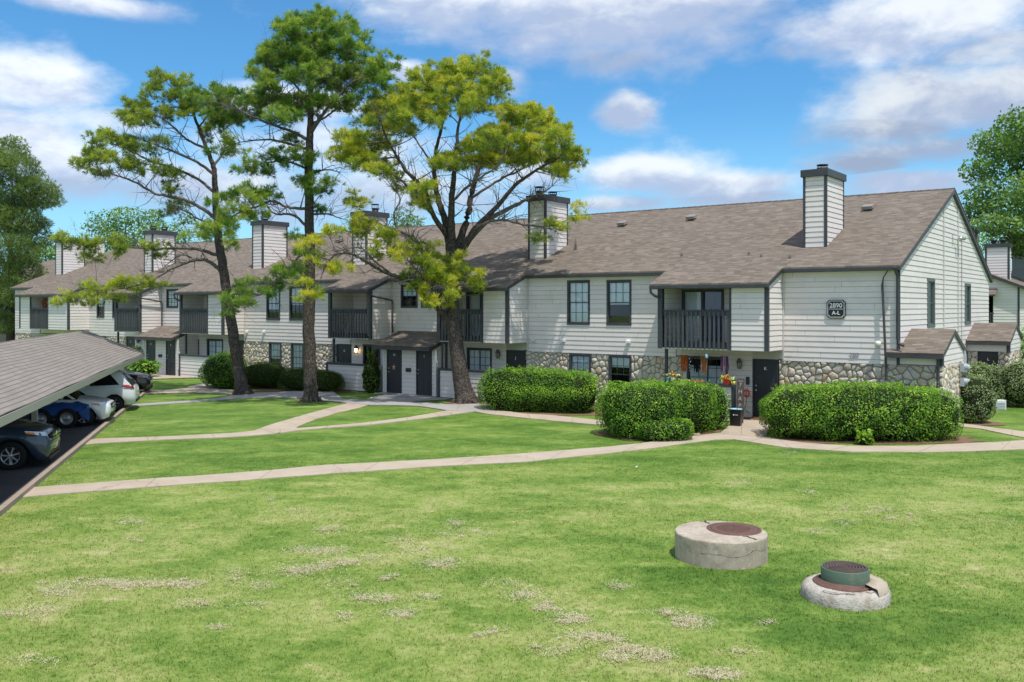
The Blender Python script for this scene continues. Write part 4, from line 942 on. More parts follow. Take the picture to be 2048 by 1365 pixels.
def star(parent, m, r=.16):
    b = MB(); P = [((r if k % 2 == 0 else r * .42) * math.sin(k * math.pi / 5), -.0, (r if k % 2 == 0 else r * .42) * math.cos(k * math.pi / 5)) for k in range(10)]
    b.add(P + [(0, -.04, 0)], [(i, (i + 1) % 10, 10) for i in range(10)]); return b.build(parent, m)
o = star('door_star', mat('copper_star', (.55, .33, .18), .45, metal=.2)); o.location = W(21.33 + .17, 1.34, 1.22); o.rotation_euler = (0, 0, BROT); tag(o, 'copper coloured star ornament hanging on the dark porch door', 'ornament')
#@@NEXT@@
# ------------------------------------------------------------------ second apartment building, behind on the right
B2O = W(1.25, -34.3)
B2 = thing('apartment_building', 'grey-sided apartment block beyond the right gable end, seen at the right edge', 'building', B2O, BROT)
w = MB(); e2 = 5.35
def lim2(z):
    return (-9, 0) if z < e2 else (-9, -(z - e2) / .42)
siding(w, -9, 0, .1, 8.6, front(0), [(-2.35, -1.45, 2.55, 4.9)], lim=lim2, joints=False)
siding(w, 0, 26, 2.1, e2, rightf(0), joints=False); w.quad((0, 0, 0), (0, 26, 0), (0, 26, 2.1), (0, 0, 2.1))
w.build('siding_wall', m_siding, B2)
w = MB(); z0 = e2 - .15
P = [(.5, -.3, z0), (.5, 27, z0), (-9, 27, z0 + 9.5 * .42), (-9, -.3, z0 + 9.5 * .42)]; uv = [(p[1], math.hypot(p[0] - .5, p[2] - z0)) for p in P]; w.quad(*P, uv=uv); w.quad(*[(x, y, z - .06) for x, y, z in P[::-1]], uv=uv[::-1]); w.quad(P[3], P[0], (.5, -.3, z0 - .06), (-9, -.3, P[3][2] - .06), uv=[(0, 0)] * 4)
b2r = w.build('roof', m_roof, B2)
w = MB(); w.add([(.5, -.33, z0 - .2), (.5, -.33, z0 - .03), (-9, -.33, P[3][2] - .03), (-9, -.33, P[3][2] - .2), (.5, -.29, z0 - .2), (.5, -.29, z0 - .03), (-9, -.29, P[3][2] - .03), (-9, -.29, P[3][2] - .2)], [(0, 1, 2, 3), (7, 6, 5, 4), (0, 4, 5, 1), (1, 5, 6, 2), (2, 6, 7, 3), (3, 7, 4, 0)])
w.box(-.06, .05, -.05, .05, .1, e2); w.box(-2.9, -2.8, -.05, .03, .1, 4.9); w.build_each('trim_board', m_trim, B2)
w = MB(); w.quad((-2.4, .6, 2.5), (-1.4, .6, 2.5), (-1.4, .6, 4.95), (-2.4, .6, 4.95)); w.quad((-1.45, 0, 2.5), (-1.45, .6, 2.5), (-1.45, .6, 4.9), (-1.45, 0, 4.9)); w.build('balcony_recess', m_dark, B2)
w = MB()
for i in range(8): w.box(-2.33 + i * .115, -2.26 + i * .115, -.04, 0, 2.5, 3.55)
w.box(-2.38, -1.42, -.05, .02, 3.5, 3.6); w.build('balcony_railing', m_trim, B2)
w = MB(); P = [(-3.1, -.9, 4.75), (-1.2, -.9, 4.75), (-1.2, 0, 5.15), (-3.1, 0, 5.15)]; w.quad(*P, uv=[(0, 0), (2, 0), (2, 1), (0, 1)]); w.quad(*[(x, y, z - .08) for x, y, z in P[::-1]], uv=[(0, 0), (2, 0), (2, 1), (0, 1)]); w.box(-3.1, -1.2, -.95, -.9, 4.65, 4.76); w.build('balcony_roof', m_roof, B2)
def chim2(x, y, wx, wy, zt, zb):
    m = MB(); siding(m, x - wx, x, zb, zt, front(-y), joints=False); siding(m, y, y + wy, zb, zt, rightf(-x), joints=False); siding(m, y, y + wy, zb, zt, leftf(-(x - wx)), joints=False)
    c = m.build('chimney', m_siding, b2r); t = MB()
    for q in (x - wx, x): t.box(q - .06, q + .06, y - .03, y + .05, zb, zt - .1)
    t.build('corner_board', m_trim, c); t = MB(); t.box(x - wx - .1, x + .1, y - .1, y + wy + .1, zt - .15, zt + .1); t.build('chimney_cap', m_trim, c)
    for q in (.3, .7):
        f = MB(); f.lathe([(.16, 0), (.16, .2), (.2, .2), (.2, .3), (0, .32)], 12, (x - wx * q, y + wy / 2, zt + .1)); f.build('flue', m_darkmetal, c)
chim2(-.86, 2.0, 1.35, .9, 8.05, 5.2); chim2(-3.6, 6.5, 1.3, .9, 9.4, 6)
# far roof above it
o = thing('neighbour_building', 'grey gabled building far beyond, half hidden under the right tree', 'building', W(-3.6, -48), BROT)
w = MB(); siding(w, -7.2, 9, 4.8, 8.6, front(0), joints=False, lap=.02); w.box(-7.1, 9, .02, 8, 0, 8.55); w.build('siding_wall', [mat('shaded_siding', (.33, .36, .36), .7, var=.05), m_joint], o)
w = MB(); P = [(-7.6, -.4, 8.5), (9.3, -.4, 8.5), (9.3, 4, 9.2), (-7.6, 4, 9.2)]; w.quad(*P, uv=[(0, 0), (17, 0), (17, 5), (0, 5)]); w.box(-7.6, 9.3, -.45, -.38, 8.38, 8.52); w.build('roof', m_roof, o)
# building beyond the left end
o = thing('neighbour_building', 'dark balcony wing of a neighbouring building past the left end, behind the pine', 'building', W(70, -6), BROT)
w = MB(); siding(w, -14, 6.0, 2.3, 5.0, front(0), joints=False); w.build('siding_wall', m_siding, o); 
w = MB(); w.box(-14, 6.0, .03, 9, 0, 2.3); w.build('ground_storey', m_mortar, o)
w = MB(); w.box(-6.0, 5.9, -1.0, -.03, 2.3, 2.6); w.box(-6, 5.9, -1.05, -.95, 3.5, 3.62)
for i in range(60): w.box(-6 + i * .2, -5.93 + i * .2, -1.0, -.95, 2.6, 3.5)
w.build('balcony_railing', m_trim, o)
w = MB(); P = [(-14.5, -1.4, 5.0), (6.3, -1.4, 5.0), (6.3, 8, 8.6), (-14.5, 8, 8.6)]; w.quad(*P, uv=[(0, 0), (20, 0), (20, 10), (0, 10)]); w.quad(*[(x, y, z - .1) for x, y, z in P[::-1]], uv=[(0, 0)] * 4); r_ = w.build('roof', m_roof, o)
w = MB(); w.box(-1.4, -.3, 4.5, 6, 6.5, 9.6); w.build('chimney', m_siding, r_)

# ------------------------------------------------------------------ carport
CKN, CKD = KN, KD
ang = math.atan2(KD[1], KD[0])
CP = thing('carport', 'open carport with brown-grey shingle gable roof over the parked cars', 'carport', K(0, 0), ang - math.pi / 2)   # local y = along kerb, local -x... x = towards the lawn
EZ, RZ = 1.90, 2.96; EX = -.12; t1 = 20.25
# eave end solved from the picture: (288,706) at z=2.12
Ye = (CAMH - EZ) * F / (706 - HY); pe = np.array([(288 - CX) * Ye / F, Ye]) - K0; te, ne = float(pe @ KD), float(pe @ KN)
Yr = 40.5; pr = np.array([(170 - CX) * Yr / F, Yr]) - K0; tr_, nr_ = float(pr @ KD), float(pr @ KN)
hw = ne - nr_; 
w = MB(); y0, y1 = te - 36, te
def slab(xa, za, xb, zb):
    n = 18; L = math.hypot(xb - xa, zb - za)
    for i in range(n):
        ya, yb = y0 + (y1 - y0) * i / n, y0 + (y1 - y0) * (i + 1) / n
        sg = lambda y: -.03 * math.sin((y - y1) * 1.05) ** 2
        P = [(xa, ya, za + sg(ya)), (xa, yb, za + sg(yb)), (xb, yb, zb + sg(yb)), (xb, ya, zb + sg(ya))]
        w.quad(*P, uv=[(ya, 0), (yb, 0), (yb, L), (ya, L)]); w.quad(*[(x, y, z - .06) for x, y, z in P[::-1]], uv=[(ya, L), (yb, L), (yb, 0), (ya, 0)])
RZ = CAMH - (660 - HY) * Yr / F
slab(ne, EZ, nr_, RZ); slab(nr_ - hw, EZ, nr_, RZ)
cr = w.build('carport_roof', m_croof, CP)
w = MB(); w.box(ne - .03, ne + .015, y0, y1 - .02, EZ - .22, EZ - .035); w.box(nr_ - hw - .015, nr_ - hw + .03, y0, y1 - .02, EZ - .22, EZ - .035)
w.build('fascia_board', mat('carport_fascia', (.44, .42, .37), .6), CP)
w = MB()
for (xa, xb) in ((ne, nr_), (nr_ - hw, nr_)):
    w.add([(xa, y1 - .02, EZ - .2), (xa, y1 - .02, EZ - .02), (xb, y1 - .02, RZ - .02), (xb, y1 - .02, RZ - .2), (xa, y1 + .03, EZ - .2), (xa, y1 + .03, EZ - .02), (xb, y1 + .03, RZ - .02), (xb, y1 + .03, RZ - .2)], [(0, 1, 2, 3), (7, 6, 5, 4), (0, 4, 5, 1), (1, 5, 6, 2), (2, 6, 7, 3), (3, 7, 4, 0)])
w.build('gable_trim', m_trim, CP)
w = MB(); w.box(ne - 1.5, ne - 1.3, y0, y1 - .3, EZ + .12, EZ + .34); w.box(nr_ - hw + 1.2, nr_ - hw + 1.4, y0, y1 - .3, EZ + .12, EZ + .34); w.build_each('beam', MATS['carport_fascia'], CP)
for ty in (te - .8, 9.3, 1.8, -5.7):
    for x in (ne - 1.4, nr_ - hw + 1.3):
        w = MB(); w.box(x - .07, x + .07, ty - .07, ty + .07, 0, EZ + .14); w.build('post', MATS['carport_fascia'], CP)

# ------------------------------------------------------------------ vehicles
m_tyre = mat('tyre_rubber', (.018, .018, .018), .85, .2); m_rim = mat('alloy', (.62, .63, .64), .3, .5, metal=.85); m_chrome = mat('chrome', (.75, .75, .76), .12, .5, metal=1)
m_headl = mat('headlamp_lens', (.55, .58, .60), .1, .8, metal=.4); m_amber = mat('amber_lens', (.75, .22, .03), .2); m_tail = mat('tail_lens', (.45, .02, .02), .2)
m_plastic = mat('black_plastic', (.02, .02, .022), .6); m_carglass = mat('car_glass', (.008, .010, .012), .05, .8)
def paint(name, c): return mat(name, c, .35, .5, coat=1.0)
def interp(tab, x):
    xs = [t[0] for t in tab]; return [float(np.interp(x, xs, [t[k] for t in tab])) for k in range(1, len(tab[0]))]
def car(name, label, pos, heading, L, Wd, H, belt, hood, pm, wb, fo, wr, cab, rear=False, group='cars parked under the carport', grille=True):
    """local x forward (nose at +L/2). cab=(windscreen base x, roof front x, roof rear x, rear glass base x) measured from the nose"""
    o = thing('parked_car', label, 'car', (pos[0], pos[1], .006), heading, group)
    hw_ = Wd / 2; nose = L / 2
    wb0, rf0, rr0, rb0 = cab
    # lower body: stations from nose, (dist, zbottom, ztop, halfwidth)
    tab = [(0, .42, .58, hw_ * .62), (.05, .26, .70, hw_ * .80), (.22, .20, hood - .14, hw_ * .92), (.55, .20, hood - .06, hw_ * .985), (wb0 - .1, .20, hood, hw_), (wb0 + .25, .20, belt, hw_), (L * .6, .20, belt + .03, hw_), (L - .55, .22, belt + .06, hw_ * .985), (L - .18, .24, belt + .03, hw_ * .93), (L - .04, .30, belt - .12, hw_ * .84), (L, .42, belt - .3, hw_ * .7)]
    m = MB(); rings = []; xs = sorted(set([t[0] for t in tab] + list(np.linspace(.1, L - .1, 22))))
    wheels = (fo, fo + wb); ar = wr + .055
    for x in xs:
        zb, zt, w_ = interp(tab, x)
        # wheel arches lift the sill
        za = zb
        for wx in wheels:
            if abs(x - wx) < ar: za = max(za, wr + math.sqrt(ar ** 2 - (x - wx) ** 2))
        zm = max(za + .02, zb + (zt - zb) * .45)
        ring = [(0, zb), (w_ * .80, zb), (w_ * .80, max(za, zb)), (w_ * .985, max(za, zb) + .01), (w_ * 1.0, zm), (w_ * .985, zb + (zt - zb) * .78), (w_ * .93, zt - .03), (w_ * .78, zt + .01), (w_ * .4, zt + .035), (0, zt + .04)]
        ring = [(y, min(z, zt + .04)) for y, z in ring]
        full = [(nose - x, -y, z) for y, z in ring] + [(nose - x, y, z) for y, z in ring[-2:0:-1]]
        rings.append(full)
    n = len(rings[0]); V = [p for r in rings for p in r]
    fs = [(i * n + k, (i + 1) * n + k, (i + 1) * n + (k + 1) % n, i * n + (k + 1) % n) for i in range(len(rings) - 1) for k in range(n)]
    fs += [tuple(range(n)), tuple(reversed(range((len(rings) - 1) * n, len(rings) * n)))]
    m.add(V, fs, .5, True); m.build('body', pm, o)
    # greenhouse
    def cab_mesh(z0k, z1k, grow, name, mt, par):
        g = MB(); st_ = [(wb0, 0.), (rf0, 1.), ((rf0 + rr0) / 2, 1.02), (rr0, .97), (rb0, .0)]; R_ = []
        for x, k in st_:
            for q in ([0] if k == 0. else [0]): pass
        xs2 = np.linspace(wb0, rb0, 24)
        for x in xs2:
            k = float(np.interp(x, [s_[0] for s_ in st_], [s_[1] for s_ in st_])); zt = belt + (H - belt) * min(1, k) ** .85 + .0; zbs = belt - .04
            if zt < zbs + .02: zt = zbs + .02
            wt = hw_ * (.93 - .2 * (zt - belt) / (H - belt)) ; wb_ = hw_ * .93
            ring = [(wb_ + grow, zbs), (wt + grow, zt - .06 * k), (wt * .86, zt + grow), (0, zt + .03 * k + grow)]
            R_.append([(nose - x, -y, z) for y, z in ring] + [(nose - x, y, z) for y, z in ring[-2::-1]])
        n = len(R_[0]); V = [p for r in R_ for p in r]; ks = range(n - 1) if z0k is None else z0k
        fs = [(i * n + k, (i + 1) * n + k, (i + 1) * n + k + 1, i * n + k + 1) for i in range(len(R_) - 1) for k in ks if (z1k is None or z1k[0] <= xs2[i] < z1k[1])]
        g.add(V, fs, .5, True); return g.build(name, mt, par)
    cab_mesh(None, None, 0.0, 'glass_cabin', m_carglass, o)
    cab_mesh([1, 2, 3, 4], (rf0 - .02, rr0 + .08), .012, 'roof', pm, o)
    for s in (-1, 1):
        p = MB(); y = hw_
        def side(x, z):  # point on the cabin side
            k = (z - belt) / (H - belt); return (nose - x, s * (hw_ * (.93 - .2 * k) + .012), z)
        zr_ = belt + (H - belt) * .9
        for (xa, xb, xc, xd) in ((wb0 + .02, wb0 + .14, rf0 + .06, rf0 - .06), ((rf0 + rr0) / 2 - .05, (rf0 + rr0) / 2 + .05, (rf0 + rr0) / 2 + .04, (rf0 + rr0) / 2 - .04), (rb0 - .42, rb0 - .02, rr0 + .12, rr0 - .25)):
            p.quad(side(xa, belt - .02), side(xb, belt - .02), side(xc, zr_), side(xd, zr_))
        p.build_each('pillar', pm, o)
        mr = MB(); mr.lathe([(0, -.08), (.06, -.07), (.085, 0), (.06, .05), (0, .06)], 10, (nose - wb0 - .45, s * (hw_ + .10), belt + .08), 'x'); mr.build('mirror', pm, o)
        hd = MB()
        for x in (wb0 + 1.15, wb0 + 2.0): hd.box(nose - x, nose - x + .18, s * hw_ * .985, s * (hw_ + .02), belt - .12, belt - .09)
        hd.build('door_handle', pm, o)
        for wx in wheels:
            wl = MB(); c = (nose - wx, s * (hw_ - .10), wr)
            wl.lathe([(wr * .62, -.1), (wr * .92, -.105), (wr, -.07), (wr, .07), (wr * .92, .105), (wr * .62, .10)], 30, c, 'y'); wh = wl.build('wheel', m_tyre, o)
            rm = MB(); q = .085 * s
            rm.lathe([(wr * .66, q), (wr * .60, q + .012 * s), (wr * .58, q - .03 * s)], 30, c, 'y'); rm.lathe([(0, q), (wr * .16, q), (wr * .18, q - .03 * s)], 14, c, 'y')
            for k in range(7):
                a = k * 2 * math.pi / 7 + .3; ca, sa = math.cos(a), math.sin(a)
                rm.bar((c[0] + .05 * ca, c[1] + q - .012 * s, c[2] + .05 * sa), (c[0] + wr * .6 * ca, c[1] + q - .004 * s, c[2] + wr * .6 * sa), .075, .03)
            rm.build('rim', m_rim, wh)
            bk = MB(); bk.lathe([(0, .02 * s), (wr * .64, .02 * s)], 24, c, 'y'); bk.build('hub', m_plastic, wh)
            aw = MB(); aw.lathe([(ar * .72, -.02 * s), (ar, -.02 * s), (ar + .0, .0)], 26, (nose - wx, s * (hw_ - .14), wr), 'y'); aw.build('wheel_well', m_plastic, o)
        # lamps
        h = MB(); zl = hood - .27; 
        V = []
        for k, (x, f) in enumerate(((.09, .66), (.17, .81), (.32, .915), (.52, .975))):
            top = zl + .10 + .022 * k; bot = zl - .01 + .035 * k
            V += [(nose - x + .02, s * (hw_ * f + .012), bot), (nose - x - .02, s * (hw_ * f + .004), top)]
        h.add(V, [(0, 1, 3, 2), (2, 3, 5, 4), (4, 5, 7, 6)], .5, True); hl = h.build('headlight', m_headl, o)
        a = MB(); a.add([V[4], V[5], V[7], V[6]] if False else [tuple(np.array(V[4]) + (.0, s * .006, 0)), tuple(np.array(V[5]) + (0, s * .006, -.02)), tuple(np.array(V[7]) + (0, s * .006, -.02)), tuple(np.array(V[6]) + (0, s * .006, 0))], [(0, 1, 2, 3)]); a.build('indicator', m_amber, hl)
        tl = MB(); V = []
        for k, (x, f) in enumerate(((.06, .80), (.16, .93), (.42, .99))): V += [(nose - L + x - .015, s * (hw_ * f + .012), belt - .15 + .06 * k), (nose - L + x + .02, s * (hw_ * f + .006), belt + .0 + .02 * k)]
        tl.add(V, [(0, 1, 3, 2), (2, 3, 5, 4)], .5, True); tl.build('taillight', m_tail, o)
    if grille:
        g = MB(); g.box(nose - .06, nose + .012, -hw_ * .5, hw_ * .5, hood - .36, hood - .20); g.box(nose - .12, nose - .01, -hw_ * .62, hw_ * .62, .30, .44); gr = g.build('grille', m_plastic, o, bevel=.02)
        g = MB(); g.box(nose - .05, nose + .022, -hw_ * .52, hw_ * .52, hood - .285, hood - .262); g.box(nose - .05, nose + .02, -hw_ * .52, hw_ * .52, hood - .365, hood - .35)
        g.lathe([(0, .03), (.06, .025), (.065, .0)], 12, (nose + .0, 0, hood - .275), 'x'); g.build('grille_bar', m_chrome, gr)
    bp = MB(); bp.box(nose - L - .02, nose - L + .1, -hw_ * .7, hw_ * .7, .34, .44); bp.box(nose - .12, nose - .02, -hw_ * .7, hw_ * .7, .20, .27); bp.build('bumper_trim', m_plastic, o)
    return o
HD = math.atan2(KN[1], KN[0])
def kerb_t(px, py): p = G(px, py) - K0; return float(p @ KD), float(p @ KN)
def place_car(front_wheel_px, fo, L, Wd, rear=False, ro=.75):
    """near-side wheel contact pixel -> body centre"""
    t, n_ = kerb_t(*front_wheel_px)
    if not rear: return K(t + Wd / 2 - .1, n_ + fo - L / 2)
    return K(t + Wd / 2 - .1, n_ + ro - L / 2)
car('a', 'dark blue crossover nearest the camera under the carport', place_car((27, 940), .80, 4.25, 1.78), HD, 4.25, 1.78, 1.66, 1.06, 1.04, paint('navy_paint', (.020, .042, .080)), 2.55, .85, .345, (1.05, 1.75, 3.5, 4.1))
car('a', 'white sedan with amber corner lamps between the blue tarp and the white hatchback', place_car((168, 853), .80, 4.37, 1.70), HD, 4.37, 1.70, 1.45, .92, .90, paint('white_pearl', (.70, .72, .73)), 2.57, .80, .31, (1.0, 1.85, 3.0, 3.9))
c_ = place_car((229, 824), .8, 4.1, 1.69, True, .74)
car('a', 'white hatchback backed in with red tail lamps towards the lawn', c_, HD + math.pi, 4.1, 1.69, 1.52, .98, .92, paint('white_hatch', (.68, .70, .71)), 2.5, .84, .305, (.65, 1.5, 3.4, 4.0), grille=True)
t_, n_ = kerb_t(300, 789); car('a', 'black car at the far end of the carport next to the white hatchback', K(t_ + .9, n_ - 2.35), HD, 4.7, 1.8, 1.5, .98, .95, paint('black_paint', (.008, .008, .009)), 2.75, .9, .32, (1.1, 1.95, 3.4, 4.2))
# tarp covered trailer
m_tarp = mat('blue_tarp', (.018, .075, .26), .42, .4, bump=(7, .6, .05)); 
t_, n_ = kerb_t(134, 857)
TR = thing('covered_trailer', 'low trailer under a wrinkled blue tarp showing two bare steel wheels', 'trailer', K(t_, n_), HD)
rng = np.random.default_rng(3)
w = MB(); nx, ny = 40, 22; V = []
for i in range(nx + 1):
    for j in range(ny + 1):
        x = .62 - 3.3 * i / nx; q = -1 + 2 * j / ny; prof = 1 - abs(q) ** 3.2
        hgt0 = (.84 - .25 * max(0, (x - .1)) ** 1.2 if x > .1 else .84 + .08 * math.sin(x * 1.4)); y = .55 + .62 * math.copysign(abs(q) ** .8, q)
        z = .50 + (hgt0 - .50) * prof ** .6 + .03 * math.sin(x * 9 + q * 5) * prof + .02 * math.sin(x * 17 - q * 11)
        if abs(q) > .93: z = .50 + .06 * math.sin(x * 3.1) - (.0 if x < .45 else .25)
        V.append((x + .02 * math.sin(j * 2.1), y, z))
fs = [(i * (ny + 1) + j, i * (ny + 1) + j + 1, (i + 1) * (ny + 1) + j + 1, (i + 1) * (ny + 1) + j) for i in range(nx) for j in range(ny)]
w.add(V, fs, .5, True); w.add([(.62, -.05, .70), (.66, -.07, .22), (.34, -.09, .50), (.66, .9, .4), (.62, 1.0, .70)], [(0, 1, 2), (0, 4, 3, 1)], .5); w.build('tarp', m_tarp, TR)
w = MB(); w.box(-2.6, .55, .1, 1.1, .38, .48); w.box(-2.6, .58, .05, .12, .34, .5); w.build('chassis', m_darkmetal, TR)
for x, s in ((0, 0), (-.78, 0), (0, 1.15), (-.78, 1.15)):
    wl = MB(); wr = .33; c = (x, s, wr); wl.lathe([(wr * .6, -.1), (wr * .93, -.10), (wr, -.06), (wr, .06), (wr * .93, .1), (wr * .6, .1)], 28, c, 'y'); o = wl.build('wheel', m_tyre, TR)
    rm = MB(); rm.lathe([(wr * .62, -.09), (wr * .56, -.095), (wr * .5, -.05), (wr * .30, -.04), (wr * .22, -.08), (0, -.08)], 24, c, 'y'); rm.build('rim', mat('steel_rim', (.36, .36, .35), .45, metal=.7) if 'steel_rim' not in MATS else MATS['steel_rim'], o)

# ------------------------------------------------------------------ vegetation
def catmull(P, k=5):
    P = np.array(P, float); out = []
    Q = np.vstack([2 * P[0] - P[1], P, 2 * P[-1] - P[-2]])
    for i in range(1, len(Q) - 2):
        for t in np.arange(k) / k:
            a, b_, c, d = Q[i - 1], Q[i], Q[i + 1], Q[i + 2]
            out.append(.5 * ((2 * b_) + (c - a) * t + (2 * a - 5 * b_ + 4 * c - d) * t * t + (3 * b_ - a - 3 * c + d) * t ** 3))
    out.append(P[-1]); return np.array(out)
def unit(v): return v / (np.linalg.norm(v, axis=-1, keepdims=True) + 1e-9)
def tufts(P, T, rng, n=16, length=.19, width=.02, spread=1.1):
    """needle tufts at P pointing along T -> triangles"""
    N = len(P); d = unit(T[:, None, :] + spread * rng.normal(0, .55, (N, n, 3)))
    L = length * rng.uniform(.7, 1.25, (N, n, 1)); b0 = P[:, None, :] - T[:, None, :] * .05 * rng.random((N, n, 1))
    tip = b0 + d * L; tip[..., 2] -= .02 * rng.random((N, n))
    side = unit(np.cross(d, rng.normal(0, 1, (N, n, 3)))) * (width / 2)
    mid = b0 + d * L * .45
    V = np.stack([b0, mid + side, tip, mid - side], 2).reshape(-1, 3)
    return V
def pine(label, base, limbs, clumps, leaf, seed, dens=34, needle=.21, width=.018, tint=(.0, 1.0), depthk=1.0, group='tall pines on the lawn'):
    rng = np.random.default_rng(seed); B0 = G(*base); Yb = B0[1]
    o = thing('pine_tree', label, 'tree', (float(B0[0]), float(B0[1]), 0), 0, group); off = np.array([B0[0], B0[1], 0])
    tr = MB(); br = MB(); samples = []
    for li, lb in enumerate(limbs):
        P = np.array([np.append(PT(p[0], p[1], Yb + p[2] * depthk), p[3]) for p in lb]); C = catmull(P, 6)
        if li == 0: C[0, 2] = -.05
        pts = C[:, :3] - off; pts[1:] += rng.normal(0, .012, pts[1:].shape)
        rad = np.maximum(C[:, 3], .008)
        if li == 0:
            # flared root and rough bark outline
            V = []; n = 18
            tr.tube(pts, rad, n)
            for k in range(6):
                a = k * 1.05 + rng.random() * .5; r0 = rad[0]
                tr.tube([pts[0] + (math.cos(a) * r0 * 1.35, math.sin(a) * r0 * 1.35, -.02), pts[0] + (math.cos(a) * r0 * .95, math.sin(a) * r0 * .95, .15), pts[2] + (math.cos(a) * rad[2] * .6, math.sin(a) * rad[2] * .6, 0)], [.06, .12, .05], 6)
        else: (tr if lb[0][3] > .12 else br).tube(pts, rad, 9 if lb[0][3] > .12 else 6)
        samples.append(np.hstack([C[:, :3], C[:, 3:4]]))
        if li:          # fine bare side twigs along every limb
            L_ = len(C)
            for k in range(int(L_ * 1.1)):
                i = rng.integers(max(1, L_ // 5), L_); p0 = C[i, :3] - off; dr = unit(C[min(i + 1, L_ - 1), :3] - C[i - 1, :3]); sd = unit(dr * .7 + rng.normal(0, .6, 3) + (0, 0, .25)); ln = rng.uniform(.35, 1.25)
                p1 = p0 + sd * ln * .5 + rng.normal(0, .04, 3); p2 = p0 + sd * ln + rng.normal(0, .12, 3); r0 = min(C[i, 3] * .45, .02)
                br.tube([p0, p1, p2], [r0, r0 * .7, .004], 4, cap=False)
                for _ in range(2): p3 = p2 + rng.normal(0, .22, 3); br.tube([p1 + (p2 - p1) * rng.random(), p3], [r0 * .5, .003], 3, cap=False)
    S_ = np.vstack([s for i, s in enumerate(samples)]); 
    TP, TT, TC = [], [], []
    for (px, py, rx, ry, dy, *opt) in clumps:
        y = Yb + dy * depthk; Cc = PT(px, py, y); Rx, Rz = rx * 1.12 * y / F, ry * 1.18 * y / F; Ry = max(.55, Rx * .85)
        col = opt[0] if opt else .5
        # attach to the nearest limb point that lies lower or nearer the stem
        dd = np.linalg.norm(S_[:, :3] - Cc, axis=1) + np.maximum(0, S_[:, 2] - Cc[2]) * 1.5 + (S_[:, 3] > .12) * .8
        a = S_[np.argmin(dd)]; A = a[:3]; vec = Cc - A; r0 = min(a[3] * .6, .045) if a[3] > .02 else .014
        mid = A + vec * .5 + np.array([0, 0, -.08 * np.linalg.norm(vec)]) + rng.normal(0, .05, 3)
        br.tube(catmull([A - off, mid - off, Cc - off - (0, 0, Rz * .35)], 4), np.linspace(max(r0, .014), .008, 9), 5)
        nsub = max(6, int(24 * Rx * Rz))
        for k in range(nsub):
            q = unit(rng.normal(0, 1, 3)); q[2] = q[2] * .9 + .12; rr = rng.random() ** .42; sc_ = rng.normal(0, .17)
            p = Cc + q * rr * np.array([Rx, Ry, Rz])
            st_ = Cc + (p - Cc) * .1 - np.array([0, 0, Rz * .35]); 
            br.tube([st_ - off, (st_ + p) / 2 - off + rng.normal(0, .03, 3), p - off], [.009, .007, .004], 4, cap=False)
            out = unit(p - (Cc - np.array([0, 0, Rz * 1.1]))); m = max(5, int(dens * Rx * Rz / nsub * 3.4 + rng.random()))
            for j in range(m):
                dv = rng.normal(0, 1, 3); pp = p + dv * np.array([.10, .10, .065]); TP.append(pp); TT.append(unit(out * .5 + dv * .5 + (0, 0, .5)))
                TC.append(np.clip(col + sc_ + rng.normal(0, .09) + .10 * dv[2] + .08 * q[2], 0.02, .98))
    TP, TT, TC = np.array(TP), np.array(TT), np.array(TC); n = 20
    V = tufts(TP, TT, rng, n, needle, width) - off
    tr.build('trunk', m_bark, o); br.build('branches', m_branch, o)
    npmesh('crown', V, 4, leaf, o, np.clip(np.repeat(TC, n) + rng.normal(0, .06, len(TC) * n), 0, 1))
    return o
m_pine_green = leafmat('pine_needles_green', [(0, (.055, .12, .032)), (.35, (.13, .255, .050)), (.6, (.225, .35, .075)), (.85, (.37, .48, .09)), (1, (.49, .56, .11))], .5, .36, .2)
m_pine_yellow = leafmat('pine_needles_yellow', [(0, (.060, .13, .026)), (.3, (.18, .29, .038)), (.55, (.33, .41, .058)), (.8, (.53, .555, .075)), (1, (.70, .64, .085))], .5, .36, .2)
m_pine_olive = leafmat('pine_needles_olive', [(0, (.070, .12, .034)), (.35, (.17, .245, .05)), (.6, (.29, .37, .06)), (.85, (.43, .50, .075)), (1, (.58, .60, .09))], .5, .38, .2)

def rdy(rng, r): return float(rng.uniform(-r, r))
rr_ = random.Random(5)
def dup(cl, amp, jit=16):       # crown clumps repeated at another depth so that the crown has volume
    out = []
    for c in cl:
        out.append(c); 
        if len(c) > 5 and c[5] == 'n': continue
        out.append((c[0] + rr_.uniform(-jit, jit), c[1] + rr_.uniform(-jit * .5, jit * .5), c[2] * .85, c[3] * .85, -c[4] * rr_.uniform(.3, 1) + rr_.uniform(-amp, amp), *(c[5:])))
    return out
def C3(px, py, rx, ry, col=.62, amp=2.6): return (px, py, rx, ry, rr_.uniform(-amp, amp), .27 + col * .55)
